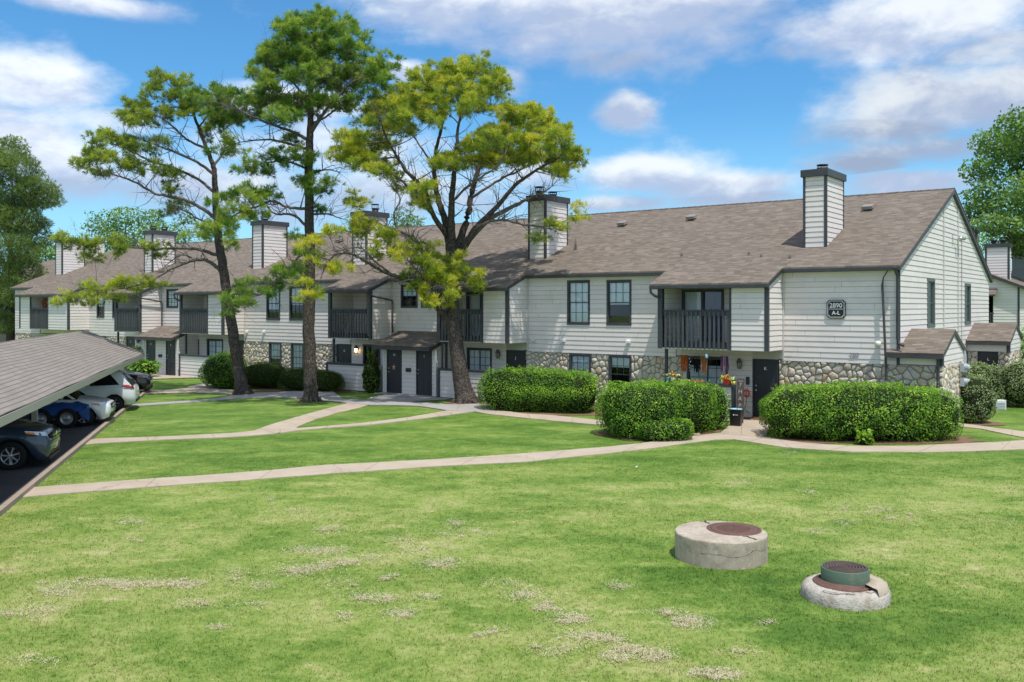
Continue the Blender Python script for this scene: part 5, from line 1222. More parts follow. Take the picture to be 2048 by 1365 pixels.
# --- right pine, yellow-green
limbs3 = [
    [(933, 806, 0, .50), (926, 778, 0, .38), (920, 745, 0, .34), (914, 700, 0, .30), (907, 640, 0, .285), (904, 590, 0, .27), (905, 540, 0, .28), (906, 505, 0, .29), (903, 485, 0, .2)],
    [(901, 505, 0, .19), (893, 455, .3, .15), (881, 415, .5, .13), (872, 380, .6, .11), (868, 340, .6, .09), (872, 300, .4, .075), (885, 250, .2, .05), (900, 175, 0, .02)],
    [(905, 500, 0, .18), (902, 440, -.3, .15), (905, 385, -.5, .12), (910, 330, -.6, .09), (916, 260, -.4, .06), (928, 190, -.2, .02)],
    [(912, 505, 0, .18), (932, 445, .4, .14), (942, 395, .8, .12), (953, 350, 1.0, .1), (970, 315, 1.2, .08), (1000, 270, 1.3, .05), (1022, 228, 1.4, .02)],
    [(916, 520, 0, .16), (948, 462, -.4, .13), (988, 420, -.8, .1), (1030, 372, -1.2, .075), (1078, 338, -1.5, .05), (1125, 312, -1.7, .02)],
    [(893, 470, 0, .13), (866, 428, -.6, .1), (848, 380, -1, .085), (815, 345, -1.3, .07), (790, 308, -1.5, .05), (770, 270, -1.6, .035), (758, 235, -1.6, .015)],
    [(868, 432, -.5, .09), (832, 392, 0, .07), (800, 360, .5, .055), (760, 335, .9, .04), (720, 328, 1.2, .03), (688, 310, 1.4, .012)],
    [(893, 520, 0, .12), (870, 512, -.4, .10), (850, 516, -.6, .09), (838, 490, -.8, .085), (815, 470, -1, .07), (794, 462, -1.2, .06), (770, 452, -1.4, .04), (735, 448, -1.6, .02)],
    [(794, 462, -1.2, .05), (788, 430, -1.2, .035), (800, 400, -1.1, .025), (790, 380, -1, .012)],
    [(899, 640, 0, .13), (876, 618, -.5, .12), (847, 593, -.9, .11), (820, 563, -1.3, .09), (788, 552, -1.6, .075), (756, 538, -1.8, .06), (720, 517, -2, .05), (690, 506, -2.1, .04), (660, 520, -2.2, .03), (640, 560, -2.3, .012)],
    [(788, 552, -1.6, .05), (752, 525, -1.7, .035), (728, 500, -1.7, .03), (700, 497, -1.8, .02), (672, 505, -1.8, .01)],
    [(926, 485, 0, .08), (960, 452, -.6, .06), (1002, 440, -1, .05), (1050, 450, -1.4, .04), (1100, 452, -1.7, .03), (1150, 432, -1.9, .012)],
    [(930, 490, 0, .12), (975, 442, .3, .1), (1032, 410, .5, .075), (1062, 395, .6, .05), (1092, 382, .7, .03), (1105, 372, .8, .012)],
    [(908, 400, -.5, .06), (940, 370, -1.2, .05), (985, 340, -1.8, .035), (1010, 310, -2, .015)],
    [(945, 395, .8, .06), (1000, 360, 1.3, .05), (1050, 335, 1.8, .035), (1085, 305, 2, .015)],
    [(872, 340, .5, .05), (845, 300, 1, .04), (822, 260, 1.3, .03), (815, 200, 1.4, .012)],
    [(890, 600, 0, .06), (868, 590, -1.0, .05), (850, 560, -1.5, .04), (815, 520, -1.8, .02)],
]
cl3 = [C3(*c) for c in [(900, 148, 52, 26), (952, 140, 42, 25), (862, 168, 50, 26), (990, 172, 28, 30), (822, 192, 45, 26), (772, 208, 40, 24), (930, 185, 55, 24, .7), (872, 212, 50, 20, .72), (950, 215, 40, 20, .6),
    (745, 236, 38, 22), (800, 232, 40, 20), (700, 278, 30, 24), (745, 288, 38, 24, .5), (682, 312, 30, 20, .7), (722, 325, 45, 20, .65), (772, 345, 42, 18, .62), (830, 375, 35, 14, .68), (848, 402, 28, 14, .7),
    (1030, 232, 45, 26, .66), (1078, 247, 40, 28, .6), (1108, 276, 34, 25, .6), (1060, 285, 48, 24, .66), (1012, 265, 42, 20), (1140, 322, 24, 26, .66), (1115, 345, 22, 18, .6), (1085, 307, 48, 24), (982, 280, 40, 22, .5), (962, 322, 50, 26, .6), (902, 322, 36, 18, .66), (1000, 312, 35, 20, .6), (942, 292, 36, 16, .5), (885, 330, 24, 14, .66), (800, 262, 30, 16, .5), (850, 235, 36, 16, .5), (1035, 320, 35, 18, .5)]]
cl3 = dup(cl3, 2.2) + [C3(c[0] + rr_.uniform(-22, 22), c[1] + rr_.uniform(-12, 12), c[2] * .7, c[3] * .75, c[5], 2.8) for c in cl3]
cl3 += [(705, 405, 30, 19, -1.7, .72), (735, 450, 34, 24, -1.8, .7), (715, 460, 25, 15, -1.2, .7), (662, 472, 28, 18, -2.2, .74), (780, 482, 38, 28, -1.7, .66), (812, 520, 34, 28, -1.8, .6), (850, 532, 46, 32, -1.5, .6), (895, 592, 46, 36, -1.5, .86), (880, 560, 35, 25, -1.2, .66), (915, 532, 28, 26, -.9, .6), (960, 580, 20, 26, -.9, .62), (932, 560, 30, 24, -1.2, .6),
        (670, 540, 30, 24, -2.2, .76), (620, 492, 24, 20, -2.4, .8), (622, 592, 28, 28, -2.4, .84), (640, 520, 22, 14, -2.3, .72), (760, 505, 30, 18, -1.7, .7), (1152, 430, 17, 20, -1.9, .74), (1122, 458, 18, 9, -1.8, .66), (1078, 475, 18, 10, -1.5, .5), (1100, 448, 12, 8, -1.7, .6), (828, 565, 24, 22, -1.4, .5), (860, 500, 24, 14, -1.0, .62)]
pine('yellow-green pine with spreading crown and curved trunk, rightmost of the three', (931, 806), limbs3, cl3, m_pine_yellow, 33, dens=80)
# --- middle pine, tallest, green
limbs2 = [
    [(622, 803, 0, 0.340), (621, 770, 0, 0.284), (620, 730, 0, 0.265), (618, 680, 0, 0.253), (619, 600, 0, 0.237), (620, 500, 0, 0.209), (618, 420, 0, 0.190), (617, 350, 0, 0.178), (619, 290, 0, 0.158), (621, 240, 0, 0.130), (622, 190, 0, 0.099), (625, 130, 0, 0.071), (630, 70, 0, 0.040), (632, 30, 0, 0.016)],
    [(622, 265, 0, .1), (645, 230, -.4, .075), (680, 190, -.8, .055), (705, 165, -1, .04), (745, 150, -1.3, .015)],
    [(617, 280, 0, .08), (580, 262, -.5, .06), (540, 248, -1, .05), (500, 232, -1.3, .04), (455, 212, -1.6, .025), (425, 204, -1.8, .012)],
    [(614, 418, 0, .07), (575, 415, -.6, .055), (545, 403, -1, .045), (510, 415, -1.5, .04), (470, 430, -2, .03), (430, 450, -2.3, .015)],
    [(612, 452, 0, .07), (585, 430, .5, .05), (550, 428, .9, .035), (520, 400, 1.2, .015)],
    [(610, 505, 0, .06), (590, 522, -.7, .05), (560, 560, -1.2, .045), (522, 588, -1.5, .035), (485, 600, -1.8, .025), (455, 620, -2, .012)],
    [(624, 345, 0, .05), (655, 340, -.7, .03), (680, 345, -1.2, .012)], [(625, 430, 0, .05), (655, 428, .6, .035), (690, 440, 1, .015)],
    [(620, 200, 0, .06), (590, 170, .6, .045), (560, 130, 1.1, .03), (540, 100, 1.4, .012)], [(623, 180, 0, .06), (655, 150, .6, .04), (690, 115, 1, .03), (705, 90, 1.2, .012)],
    [(625, 140, 0, .05), (600, 105, -.6, .035), (580, 70, -1, .012)], [(626, 130, 0, .05), (655, 95, -.7, .035), (680, 60, -1, .012)],
    [(618, 300, 0, .07), (585, 290, .7, .055), (540, 280, 1.2, .04), (480, 285, 1.6, .02), (440, 300, 1.8, .01)],
    [(618, 340, 0, .05), (580, 325, -.6, .04), (540, 325, -1.1, .03), (500, 335, -1.4, .012)],
    [(621, 225, 0, .06), (590, 205, -.8, .045), (555, 190, -1.3, .03), (525, 175, -1.5, .012)], [(621, 250, 0, .06), (650, 235, .9, .045), (685, 210, 1.3, .03), (725, 190, 1.5, .012)],
    [(622, 570, 0, .03), (610, 545, -.5, .02), (595, 535, -.8, .01)]]
A2 = 2.4
cl2 = [C3(*c, A2) for c in [(630, 40, 42, 24, .55), (582, 60, 42, 26, .5), (680, 55, 42, 26, .5), (560, 100, 38, 26, .55), (622, 88, 48, 26, .6), (700, 95, 38, 28, .5), (540, 132, 32, 28, .6), (640, 128, 44, 24, .5), (702, 140, 38, 26, .45), (590, 148, 46, 22, .42), (662, 170, 40, 20, .42), (530, 170, 32, 22, .62), (770, 140, 33, 26, .45), (750, 165, 38, 20, .5), (720, 192, 34, 16, .55),
    (520, 202, 38, 22, .6), (562, 212, 38, 18, .6), (610, 212, 50, 20, .62), (450, 195, 42, 25, .5), (412, 202, 32, 22, .5), (480, 230, 42, 22, .6), (432, 236, 28, 18, .5), (562, 236, 36, 15, .6), (642, 200, 34, 18, .62), (690, 215, 28, 13, .6), (600, 120, 44, 20, .5), (655, 100, 40, 20, .55), (505, 150, 20, 16, .6)]]
cl2 = dup(cl2, 2.0) + [C3(c[0] + rr_.uniform(-22, 22), c[1] + rr_.uniform(-12, 12), c[2] * .7, c[3] * .75, c[5], 2.4) for c in cl2]
cl2 += [(470, 290, 38, 13, 1.7, .66), (440, 305, 32, 13, 1.8, .66), (560, 320, 38, 20, -.9, .55), (520, 336, 40, 20, -1.3, .6), (490, 332, 24, 14, -1.5, .6), (592, 310, 34, 18, -.7, .55), (622, 332, 22, 24, -.6, .6), (600, 280, 28, 13, .6, .4), (498, 392, 36, 12, 1.2, .55), (612, 366, 26, 22, -.5, .55), (642, 380, 28, 18, -.7, .5), (662, 372, 18, 13, -1, .55), (540, 396, 22, 18, -1, .4), (640, 420, 20, 12, .5, .5),
    (600, 540, 34, 18, -.8, .62), (562, 550, 44, 20, -1.2, .62), (520, 580, 44, 20, -1.5, .6), (480, 602, 38, 22, -1.8, .62), (460, 618, 18, 22, -2, .62), (492, 570, 24, 13, -1.6, .55), (610, 502, 22, 13, -.4, .5),
    (492, 410, 42, 26, -1.6, .68), (452, 430, 36, 28, -2, .68), (430, 462, 44, 24, -2.3, .72), (402, 466, 34, 22, -2.3, .7), (472, 385, 30, 18, -1.5, .45), (455, 490, 20, 12, -2.2, .7), (520, 440, 26, 12, -1.3, .5), (440, 400, 26, 16, -1.9, .5), (590, 470, 14, 10, -.5, .5)]
pine('tallest pine with straight trunk and rounded green crown, middle of the three', (622, 803), limbs2, cl2, m_pine_green, 22, dens=78)
# --- left pine, leaning, thin olive crown
limbs1 = [
    [(486, 790, 0, 0.363), (481, 760, 0, 0.284), (475, 725, 0, 0.261), (465, 660, 0, 0.233), (455, 600, 0, 0.221), (446, 535, 0, 0.205), (438, 485, 0, 0.186), (432, 420, 0, 0.158), (430, 370, 0, 0.130), (427, 335, 0, 0.111), (414, 300, 0, 0.087), (396, 252, 0, 0.067), (380, 215, 0, 0.051), (355, 188, 0, 0.032), (325, 155, 0, 0.012)],
    [(432, 438, 0, .09), (400, 415, -.3, .075), (360, 397, -.6, .065), (311, 388, -.9, .055), (270, 365, -1.2, .045), (230, 350, -1.4, .03), (185, 332, -1.6, .012)],
    [(431, 388, 0, .08), (398, 360, .4, .065), (350, 338, .8, .055), (300, 322, 1.1, .045), (260, 302, 1.4, .03), (205, 282, 1.7, .012)],
    [(428, 350, 0, .075), (395, 325, -.5, .06), (350, 305, -.9, .05), (310, 290, -1.2, .035), (250, 268, -1.5, .012)],
    [(413, 298, 0, .06), (375, 280, .5, .05), (335, 245, .9, .035), (280, 215, 1.2, .012)],
    [(428, 332, 0, .06), (448, 300, .6, .045), (445, 255, 1, .03), (430, 225, 1.1, .012)],
    [(439, 512, 0, .085), (400, 500, -.5, .07), (360, 497, -.9, .06), (305, 498, -1.3, .045), (250, 494, -1.6, .03), (190, 482, -1.9, .02), (110, 478, -2.2, .01)],
    [(444, 545, 0, .09), (425, 528, -.3, .08), (395, 520, -.6, .07), (350, 535, -1, .055), (310, 558, -1.4, .04), (260, 575, -1.7, .025), (190, 582, -2, .01)],
    [(390, 521, -.6, .04), (365, 510, -.5, .03), (340, 525, -.4, .02), (320, 545, -.4, .01)],
    [(436, 450, 0, .05), (400, 440, .8, .04), (365, 420, 1.2, .025), (335, 418, 1.5, .01)], [(400, 252, 0, .045), (420, 225, -.5, .03), (430, 200, -.8, .012)],
    [(434, 470, 0, .04), (400, 455, -.9, .025), (380, 425, -1.2, .018), (345, 420, -1.3, .01)],
    [(385, 222, 0, .04), (350, 215, .5, .03), (320, 222, .8, .012)]]
A1 = 1.7
cl1 = [C3(*c, A1) for c in [(322, 155, 28, 16, .45), (360, 165, 25, 14, .45), (300, 186, 24, 15, .4), (350, 195, 34, 18, .45), (270, 216, 34, 20, .42), (330, 226, 36, 18, .42), (370, 222, 28, 18, .5), (290, 245, 38, 16, .42), (395, 205, 20, 18, .5), (250, 232, 14, 14, .4)]]
cl1 += [C3(*c, A1) for c in [(200, 276, 26, 17, .55), (235, 284, 33, 16, .5), (180, 305, 24, 14, .5), (168, 330, 18, 14, .5), (220, 320, 38, 16, .5), (270, 302, 38, 13, .42), (260, 337, 46, 13, .45), (310, 336, 28, 10, .4), (345, 352, 22, 10, .4), (340, 376, 16, 13, .35), (320, 285, 22, 9, .4), (195, 345, 22, 9, .45)]]
cl1 = dup(cl1, 1.0, 10)
cl1 += [(422, 262, 26, 24, .9, .45), (438, 235, 24, 18, 1, .5), (120, 480, 26, 13, -2.2, .62), (160, 490, 30, 13, -2, .6), (200, 495, 38, 14, -1.9, .55), (250, 500, 38, 14, -1.6, .5), (302, 492, 30, 11, -1.3, .45), (190, 516, 32, 9, -1.8, .5), (320, 510, 18, 9, -1.2, .5), (230, 480, 26, 9, -1.7, .6),
    (300, 566, 38, 14, -1.5, .66), (250, 571, 44, 16, -1.7, .74), (200, 580, 44, 17, -2, .76), (150, 596, 42, 16, -2.2, .82), (112, 606, 14, 8, -2.3, .85), (225, 595, 30, 10, -1.8, .6), (355, 416, 34, 13, 1.5, .35), (330, 430, 20, 8, 1.3, .35), (455, 275, 14, 12, .8, .5)]
pine('thin leaning pine with wind-swept olive crown, leftmost of the three', (486, 790), limbs1, cl1, m_pine_olive, 11, dens=74)

# --- leaf clouds: hedges, shrubs, background trees
def leafcloud(P, Nrm, rng, size, aspect=.55, tilt=.8, fold=0):
    N = len(P); n = unit(Nrm + rng.normal(0, tilt, (N, 3))); a = unit(np.cross(n, rng.normal(0, 1, (N, 3)))); b_ = np.cross(n, a)
    L = size * rng.uniform(.65, 1.3, (N, 1)); Wd = L * aspect
    return np.stack([P - a * L / 2, P + b_ * Wd / 2, P + a * L / 2, P - b_ * Wd / 2], 1).reshape(-1, 3)
def sph(rng, n):
    return unit(rng.normal(0, 1, (n, 3)))
def lump(q, k):   # smooth lumps over the surface
    return sum(np.sin(q @ np.array(v) + ph) for v, ph in k) / len(k)
m_core = mat('dark_twigs', (.022, .030, .012), .95, .05)
def hedge(name, label, lobes, leaf, seed, size=.058, per=1080, cat='hedge', group=None, aspect=.6, exp=3.4, rough=.085, shoots=90, tilt=.62):
    """lobes: (x, y, rx, ry, h, rot)  standing on the ground"""
    rng = np.random.default_rng(seed); x0, y0 = lobes[0][0], lobes[0][1]
    o = thing(name, label, cat, (x0, y0, 0), 0, group); off = np.array([x0, y0, 0.]); PV, NV, CV = [], [], []; core = MB()
    ks = [(rng.normal(0, 3.2, 3), rng.random() * 6) for _ in range(7)]
    def inside(P, L, sc):
        c, s = math.cos(L[5]), math.sin(L[5]); d = P - np.array([L[0], L[1], 0]); X = d[:, 0] * c + d[:, 1] * s; Y = -d[:, 0] * s + d[:, 1] * c; Z = d[:, 2] - L[4] * .48
        return (np.abs(X / L[2]) ** exp + np.abs(Y / L[3]) ** exp + np.abs(Z / (L[4] * .52)) ** exp) < sc
    for L in lobes:
        x, y, rx, ry, h, rot = L; area = 4 * (rx * ry + rx * h / 2 + ry * h / 2) ; n = int(area * per * .8)
        d = sph(rng, n); s = (np.abs(d) ** exp).sum(1) ** (-1 / exp); q = d * s[:, None]
        lm = lump(q * np.array([rx, ry, h]) , ks); lm2 = lump((q * np.array([rx, ry, h])) * 2.6, ks); f = (1 + rough * 2.2 * lm - rng.random(n) ** 2.2 * .16)[:, None]
        P = q * f * np.array([rx, ry, h * .52]); nr = unit(np.sign(q) * np.abs(q) ** (exp - 1) / np.array([rx, ry, h * .52]))
        c, s_ = math.cos(rot), math.sin(rot); Rm = np.array([[c, s_, 0], [-s_, c, 0], [0, 0, 1]])
        P = P @ Rm + np.array([x, y, h * .48]); nr = nr @ Rm; ok = P[:, 2] > .02
        for M in lobes:
            if M is not L: ok &= ~inside(P, M, .45)
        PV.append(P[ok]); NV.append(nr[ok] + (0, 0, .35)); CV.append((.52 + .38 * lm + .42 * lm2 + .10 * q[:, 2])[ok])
        # twiggy core
        V = []; fs = []; nu, nv = 20, 12
        for j in range(nv + 1):
            for i in range(nu):
                th, ph = 2 * math.pi * i / nu, math.pi * j / nv; dd = np.array([math.sin(ph) * math.cos(th), math.sin(ph) * math.sin(th), math.cos(ph)]); dd = dd / (np.abs(dd) ** exp).sum() ** (1 / exp)
                p = dd * np.array([rx, ry, h * .52]) * .86; p = p @ Rm + np.array([x, y, h * .48]); V.append(p - off)
        fs = [(j * nu + i, j * nu + (i + 1) % nu, (j + 1) * nu + (i + 1) % nu, (j + 1) * nu + i) for j in range(nv) for i in range(nu)]
        core.add(V, fs, .5, True)
    P, N, Cc = np.vstack(PV), np.vstack(NV), np.hstack(CV)
    # upright shoots breaking the outline
    top = np.where(N[:, 2] > 1.0)[0]
    if len(top) and shoots:
        idx = rng.choice(top, shoots); ex = []; en = []
        for i in idx:
            hh = rng.uniform(.05, .22); ln = rng.normal(0, .25, 2)
            for t in np.linspace(0, 1, 7): ex.append(P[i] + np.array([ln[0] * hh * t, ln[1] * hh * t, hh * t]) + rng.normal(0, .015, 3)); en.append(rng.normal(0, 1, 3))
        P = np.vstack([P, ex]); N = np.vstack([N, en]); Cc = np.hstack([Cc, np.full(len(ex), .85)])
    V = leafcloud(P, unit(N), rng, size, aspect, tilt) - off; core.build('branches', m_core, o)
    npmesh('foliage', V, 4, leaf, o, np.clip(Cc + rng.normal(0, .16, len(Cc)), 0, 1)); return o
m_box = leafmat('hedge_leaves', [(0, (.032, .080, .012)), (.35, (.080, .190, .022)), (.62, (.165, .335, .032)), (.85, (.29, .49, .045)), (1, (.42, .60, .075))], .40, .36, .28)
m_round = leafmat('round_shrub_leaves', [(0, (.035, .09, .016)), (.4, (.085, .20, .026)), (.7, (.17, .35, .035)), (1, (.34, .54, .06))], .38, .36, .3)
m_grey = leafmat('grey_green_leaves', [(0, (.08, .115, .05)), (.4, (.18, .245, .105)), (.7, (.29, .37, .165)), (1, (.45, .52, .27))], .45, .3, .3)
m_junip = leafmat('juniper_needles', [(0, (.028, .060, .012)), (.5, (.065, .125, .018)), (.8, (.12, .195, .025)), (1, (.19, .26, .04))], .6, .3, .2)
hedge('hedge', 'hedge in front of the patio of door K, just left of the black bin', [(3.95, 28.3, 1.20, 1.20, 1.60, .35), (5.0, 29.0, 1.5, 1.1, 1.60, .5), (5.95, 29.8, 1.15, .92, 1.46, .5), (4.55, 27.35, .85, .6, .62, .2)], m_box, 41, per=1150)
hedge('hedge', 'boxy hedge beside the right pine trunk under the two upper windows', [(.30, 35.2, 1.6, 1.0, 1.62, -.30), (1.25, 34.95, 1.8, 1.0, 1.56, -.33), (2.15, 34.65, 1.15, .95, 1.50, -.33)], m_box, 42, per=1100)
hedge('hedge', 'widest hedge in front of the 2890 sign wall, right of door K', [(9.15, 28.0, 1.45, 1.20, 1.55, -.05), (10.7, 27.8, 2.2, 1.35, 1.63, .0), (12.25, 27.9, 1.35, 1.2, 1.48, .1)], m_box, 43, per=1150, shoots=140)
hedge('shrub', 'round bright green shrub next to the leaning pine trunk', [(-14.05, 44.6, 1.15, 1.1, 1.72, 0)], m_round, 44, per=900, size=.06, cat='shrub', exp=2.2)
hedge('shrub', 'dark green grey-leaved bush at the corner below the utility meters', [(15.85, 31.4, .72, .75, 1.68, 0)], m_grey, 45, per=900, size=.06, cat='shrub', exp=2.2, rough=.13)
hedge('shrub', 'large loose grey-green bush in front of door L at the right edge', [(18.6, 36.7, 1.2, 1.0, 1.72, 0), (20.6, 36.4, 1.35, 1.0, 1.86, 0), (22.8, 36.2, 1.5, 1.2, 1.85, 0)], m_grey, 46, per=750, size=.065, cat='shrub', exp=2.2, rough=.13, shoots=120)
hedge('juniper', 'dark clipped juniper behind the leaning pine trunk', [(-12.1, 44.6, 1.35, .9, 1.28, -.3)], m_junip, 47, per=1500, size=.07, cat='shrub', aspect=.16, exp=2.5, shoots=0, tilt=1.4, group='junipers below the stone wall')
hedge('juniper', 'dark clipped juniper between the leaning pine and the tallest pine', [(-9.9, 43.3, 1.25, .9, 1.1, -.3), (-8.8, 42.9, .9, .8, 1.0, -.3)], m_junip, 48, per=1500, size=.07, cat='shrub', aspect=.16, exp=2.5, shoots=0, tilt=1.4, group='junipers below the stone wall')
def bush(label, x, y, r, h, leaf, seed, size=.07, per=500, name='shrub', cat='shrub', z=0): return hedge(name, label, [(x, y, r, r, h, 0)], leaf, seed, size=size, per=per, cat=cat, exp=2.0, rough=.2, shoots=25, tilt=1.0)
q = W(22.75, 1.55); bush('small dark shrub with drooping leaves left of the starred door', q[0], q[1], .42, 1.75, m_junip, 49, .10, 600)
q = G(262, 757); bush('broad leafy plant behind the black car', q[0] + .3, q[1] + .4, .95, 1.0, m_round, 50, .17, 160, 'plant', 'plant')
q = W(42.75, 1.3); bush('dark leafy shrub left of the far entry porch', q[0], q[1], .42, 1.5, m_junip, 51, .1, 500)
q = G(1690, 891); bush('small leafy weed at the foot of the widest hedge', q[0] + .6, q[1] + .10, .22, .27, m_box, 52, .10, 300, 'plant', 'plant')
q = G(1938, 847); bush('small light green weed between the widest hedge and corner bush', q[0], q[1], .30, .4, m_round, 53, .13, 260, 'plant', 'plant')
q = G(370, 754); bush('little grass tuft at the far patio wall', q[0], q[1], .25, .3, m_junip, 54, .12, 300, 'plant', 'plant')
q = W(62, 3.0); hedge('shrub', 'white-flecked bush at the far left end of the building', [(q[0], q[1], 1.6, 1.4, 2.0, 0)], m_grey, 55, per=300, size=.11, cat='shrub', exp=2.1, rough=.15)

def broadleaf(name, label, Y, base_px, clumps, leaf, seed, size=.2, per=60, trunk_r=.25, kind='tree', tuft=False, group=None):
    rng = np.random.default_rng(seed); X0 = (base_px - CX) * Y / F
    o = thing(name, label, 'tree', (X0, Y, 0), 0, group); off = np.array([X0, Y, 0.]); PV, NV, CV = [], [], []
    br = MB(); zs = [PT(c[0], c[1], Y)[2] for c in clumps]; zt = float(np.median(zs))
    tr = MB(); tr.tube([(0, 0, -.1), (.1, 0, zt * .3), (0, .1, zt * .65), (.1, 0, zt)], [trunk_r, trunk_r * .8, trunk_r * .6, trunk_r * .25], 10); tr.build('trunk', m_bark, o)
    for (px, py, rx, ry, dy, *opt) in clumps:
        y = Y + dy; C = PT(px, py, y); Rx, Rz = rx * y / F, ry * y / F; Ry = Rx; n = int(per * 4 * (Rx * Rz + Rx * Ry + Ry * Rz))
        d = sph(rng, n); rr = rng.random(n) ** .28; ks = [(rng.normal(0, 2.2, 3), rng.random() * 6) for _ in range(6)]; lm = lump(d * 1.6, ks)
        P = C + d * (rr * (1 + .55 * lm))[:, None] * np.array([Rx, Ry, Rz]); keep = (lm + .25 * rng.normal(0, 1, n)) > -.32
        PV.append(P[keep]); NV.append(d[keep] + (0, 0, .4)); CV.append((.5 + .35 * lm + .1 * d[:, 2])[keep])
        a = np.array([0, 0, max(zt * .4, min(zt * .9, (C[2]) * .75))]); br.tube(catmull([a, (a + C - off) / 2 + rng.normal(0, .2, 3), C - off], 4), np.linspace(trunk_r * .35, .03, 9), 6)
    br.build('branches', m_bark, o); P, N, Cc = np.vstack(PV), np.vstack(NV), np.hstack(CV)
    if tuft: V = tufts(P, unit(N), rng, 7, size * 1.6, size * .2) - off; t = np.repeat(Cc, 7)
    else: V = leafcloud(P, unit(N), rng, size, .7, .9) - off; t = Cc
    npmesh('crown', V, 4, leaf, o, np.clip(t + rng.normal(0, .14, len(t)), 0, 1)); return o
m_bgpine = leafmat('far_pine_needles', [(0, (.060, .10, .040)), (.4, (.125, .19, .060)), (.7, (.21, .29, .082)), (1, (.33, .40, .12))], .6, .36, .2)
m_bgleaf = leafmat('far_leaves', [(0, (.055, .115, .034)), (.4, (.12, .225, .055)), (.7, (.22, .35, .085)), (1, (.37, .51, .14))], .5, .38, .3)
m_lime = leafmat('lime_leaves', [(0, (.08, .18, .02)), (.5, (.18, .34, .04)), (1, (.36, .52, .09))], .5, .35)
Lc = lambda r, *cs: [(c[0], c[1], c[2], c[3], rr_.uniform(-r, r)) for c in cs]
broadleaf('pine_tree', 'bushy full-crowned pine at the left edge beyond the carport', 74, 20, Lc(2.2, (20, 305, 34, 30), (-30, 330, 50, 40), (45, 340, 40, 32), (70, 385, 44, 30), (15, 390, 60, 40), (95, 395, 26, 24), (40, 440, 50, 34), (-30, 430, 60, 50), (70, 470, 34, 24), (20, 500, 56, 36), (-20, 545, 50, 40), (50, 540, 34, 26), (20, 580, 40, 30), (-40, 610, 50, 40), (0, 640, 30, 24)), m_bgpine, 61, .17, 46, .35, tuft=True)
broadleaf('broadleaf_tree', 'dense green tree behind the roof between the two left chimneys', 98, 265, Lc(2, (205, 450, 34, 28), (250, 440, 38, 26), (300, 440, 34, 24), (230, 480, 50, 28), (290, 480, 46, 28), (345, 470, 32, 26), (355, 505, 40, 28), (190, 500, 26, 24), (375, 440, 16, 12)), m_bgleaf, 62, .24, 30, .4)
broadleaf('broadleaf_tree', 'small dark tree top peeking over the ridge left of the yellow-green pine', 100, 815, Lc(1.5, (805, 436, 24, 18), (830, 448, 22, 16), (800, 465, 26, 18)), m_bgpine, 63, .24, 30, .3)
broadleaf('broadleaf_tree', 'large bright green tree at the right edge behind the gable', 66, 2075, Lc(2.6, (2040, 250, 46, 36), (1985, 290, 42, 34), (2030, 320, 56, 44), (1960, 340, 34, 26), (2080, 290, 60, 60), (1970, 390, 42, 34), (2030, 400, 60, 44), (1950, 425, 26, 22), (2100, 380, 60, 60), (2000, 450, 46, 28), (2060, 470, 60, 40), (2130, 460, 60, 50), (2040, 490, 40, 26)), m_bgleaf, 64, .25, 50, .4)
broadleaf('broadleaf_tree', 'lime green tree low behind the gable end, below the large tree', 78, 1950, Lc(1.5, (1945, 452, 16, 16), (1958, 490, 16, 26), (1980, 470, 20, 18), (2030, 495, 24, 14)), m_lime, 65, .24, 36, .25)
broadleaf('broadleaf_tree', 'low tree line beyond the left neighbour roof', 120, 90, Lc(2, (60, 500, 40, 26), (110, 505, 40, 20), (150, 490, 30, 18)), m_bgleaf, 66, .3, 24, .3)
broadleaf('shrub', 'bright green shrub at the right edge past the far porch', 40, 2046, [(2046, 690, 14, 36, 0), (2075, 690, 26, 40, 0)], m_lime, 67, .1, 120, .06)
#@@NEXT2@@
# ------------------------------------------------------------------ manholes on the lawn
m_rust = mat('rusty_iron', (.13, .070, .055), .7, .3, noise=(14, (.19, .10, .075), .4, .75), bump=(70, .35, .006)); m_rust2 = mat('dark_iron', (.085, .065, .055), .65, .3, noise=(12, (.14, .09, .07), .4, .75), bump=(60, .3, .005))
m_crack = mat('crack_dark', (.05, .035, .028), .95, .1); m_limew = mat('old_pale_concrete', (.52, .48, .42), .9, .15, noise=(5, (.36, .31, .25), .42, .62), bump=(26, .8, .03))
m_greenp = mat('green_paint', (.095, .150, .105), .6, .3, noise=(5, (.20, .17, .13), .52, .70), bump=(40, .2, .006))
c1 = (3.33, 14.55)
o = thing('manhole_riser', 'wide round concrete manhole riser with a rust-red lid set off centre', 'manhole', (c1[0], c1[1], 0)); rng = np.random.default_rng(5)
def rough_lathe(prof, n, seed, amp, c=(0, 0, 0)):
    r_ = np.random.default_rng(seed); V = []; ks = [(r_.integers(1, 9), r_.random() * 6, r_.normal(0, 1)) for _ in range(8)]
    for (r, z, k) in prof:
        for i in range(n):
            a = 2 * math.pi * i / n; f = 1 + k * amp * sum(w_ * math.sin(m * a + p + z * 9) for m, p, w_ in ks) / 5 + k * amp * .4 * r_.normal()
            V.append((c[0] + r * f * math.cos(a), c[1] + r * f * math.sin(a), c[2] + z + (k * amp * .25 * r_.normal())))
    fs = [(j * n + i, j * n + (i + 1) % n, (j + 1) * n + (i + 1) % n, (j + 1) * n + i) for j in range(len(prof) - 1) for i in range(n)]
    return V, fs
b = MB(); V, fs = rough_lathe([(.722, -.1, .0), (.722, .05, .4), (.722, .15, .4), (.722, .235, .4), (.722, .30, .4), (.722, .36, .4), (.720, .397, .7), (.708, .412, .5), (.45, .414, 0), (0, .416, 0)], 140, 2, .006); b.add(V, fs, .5, False); b.build('concrete_ring', m_cyl, o)
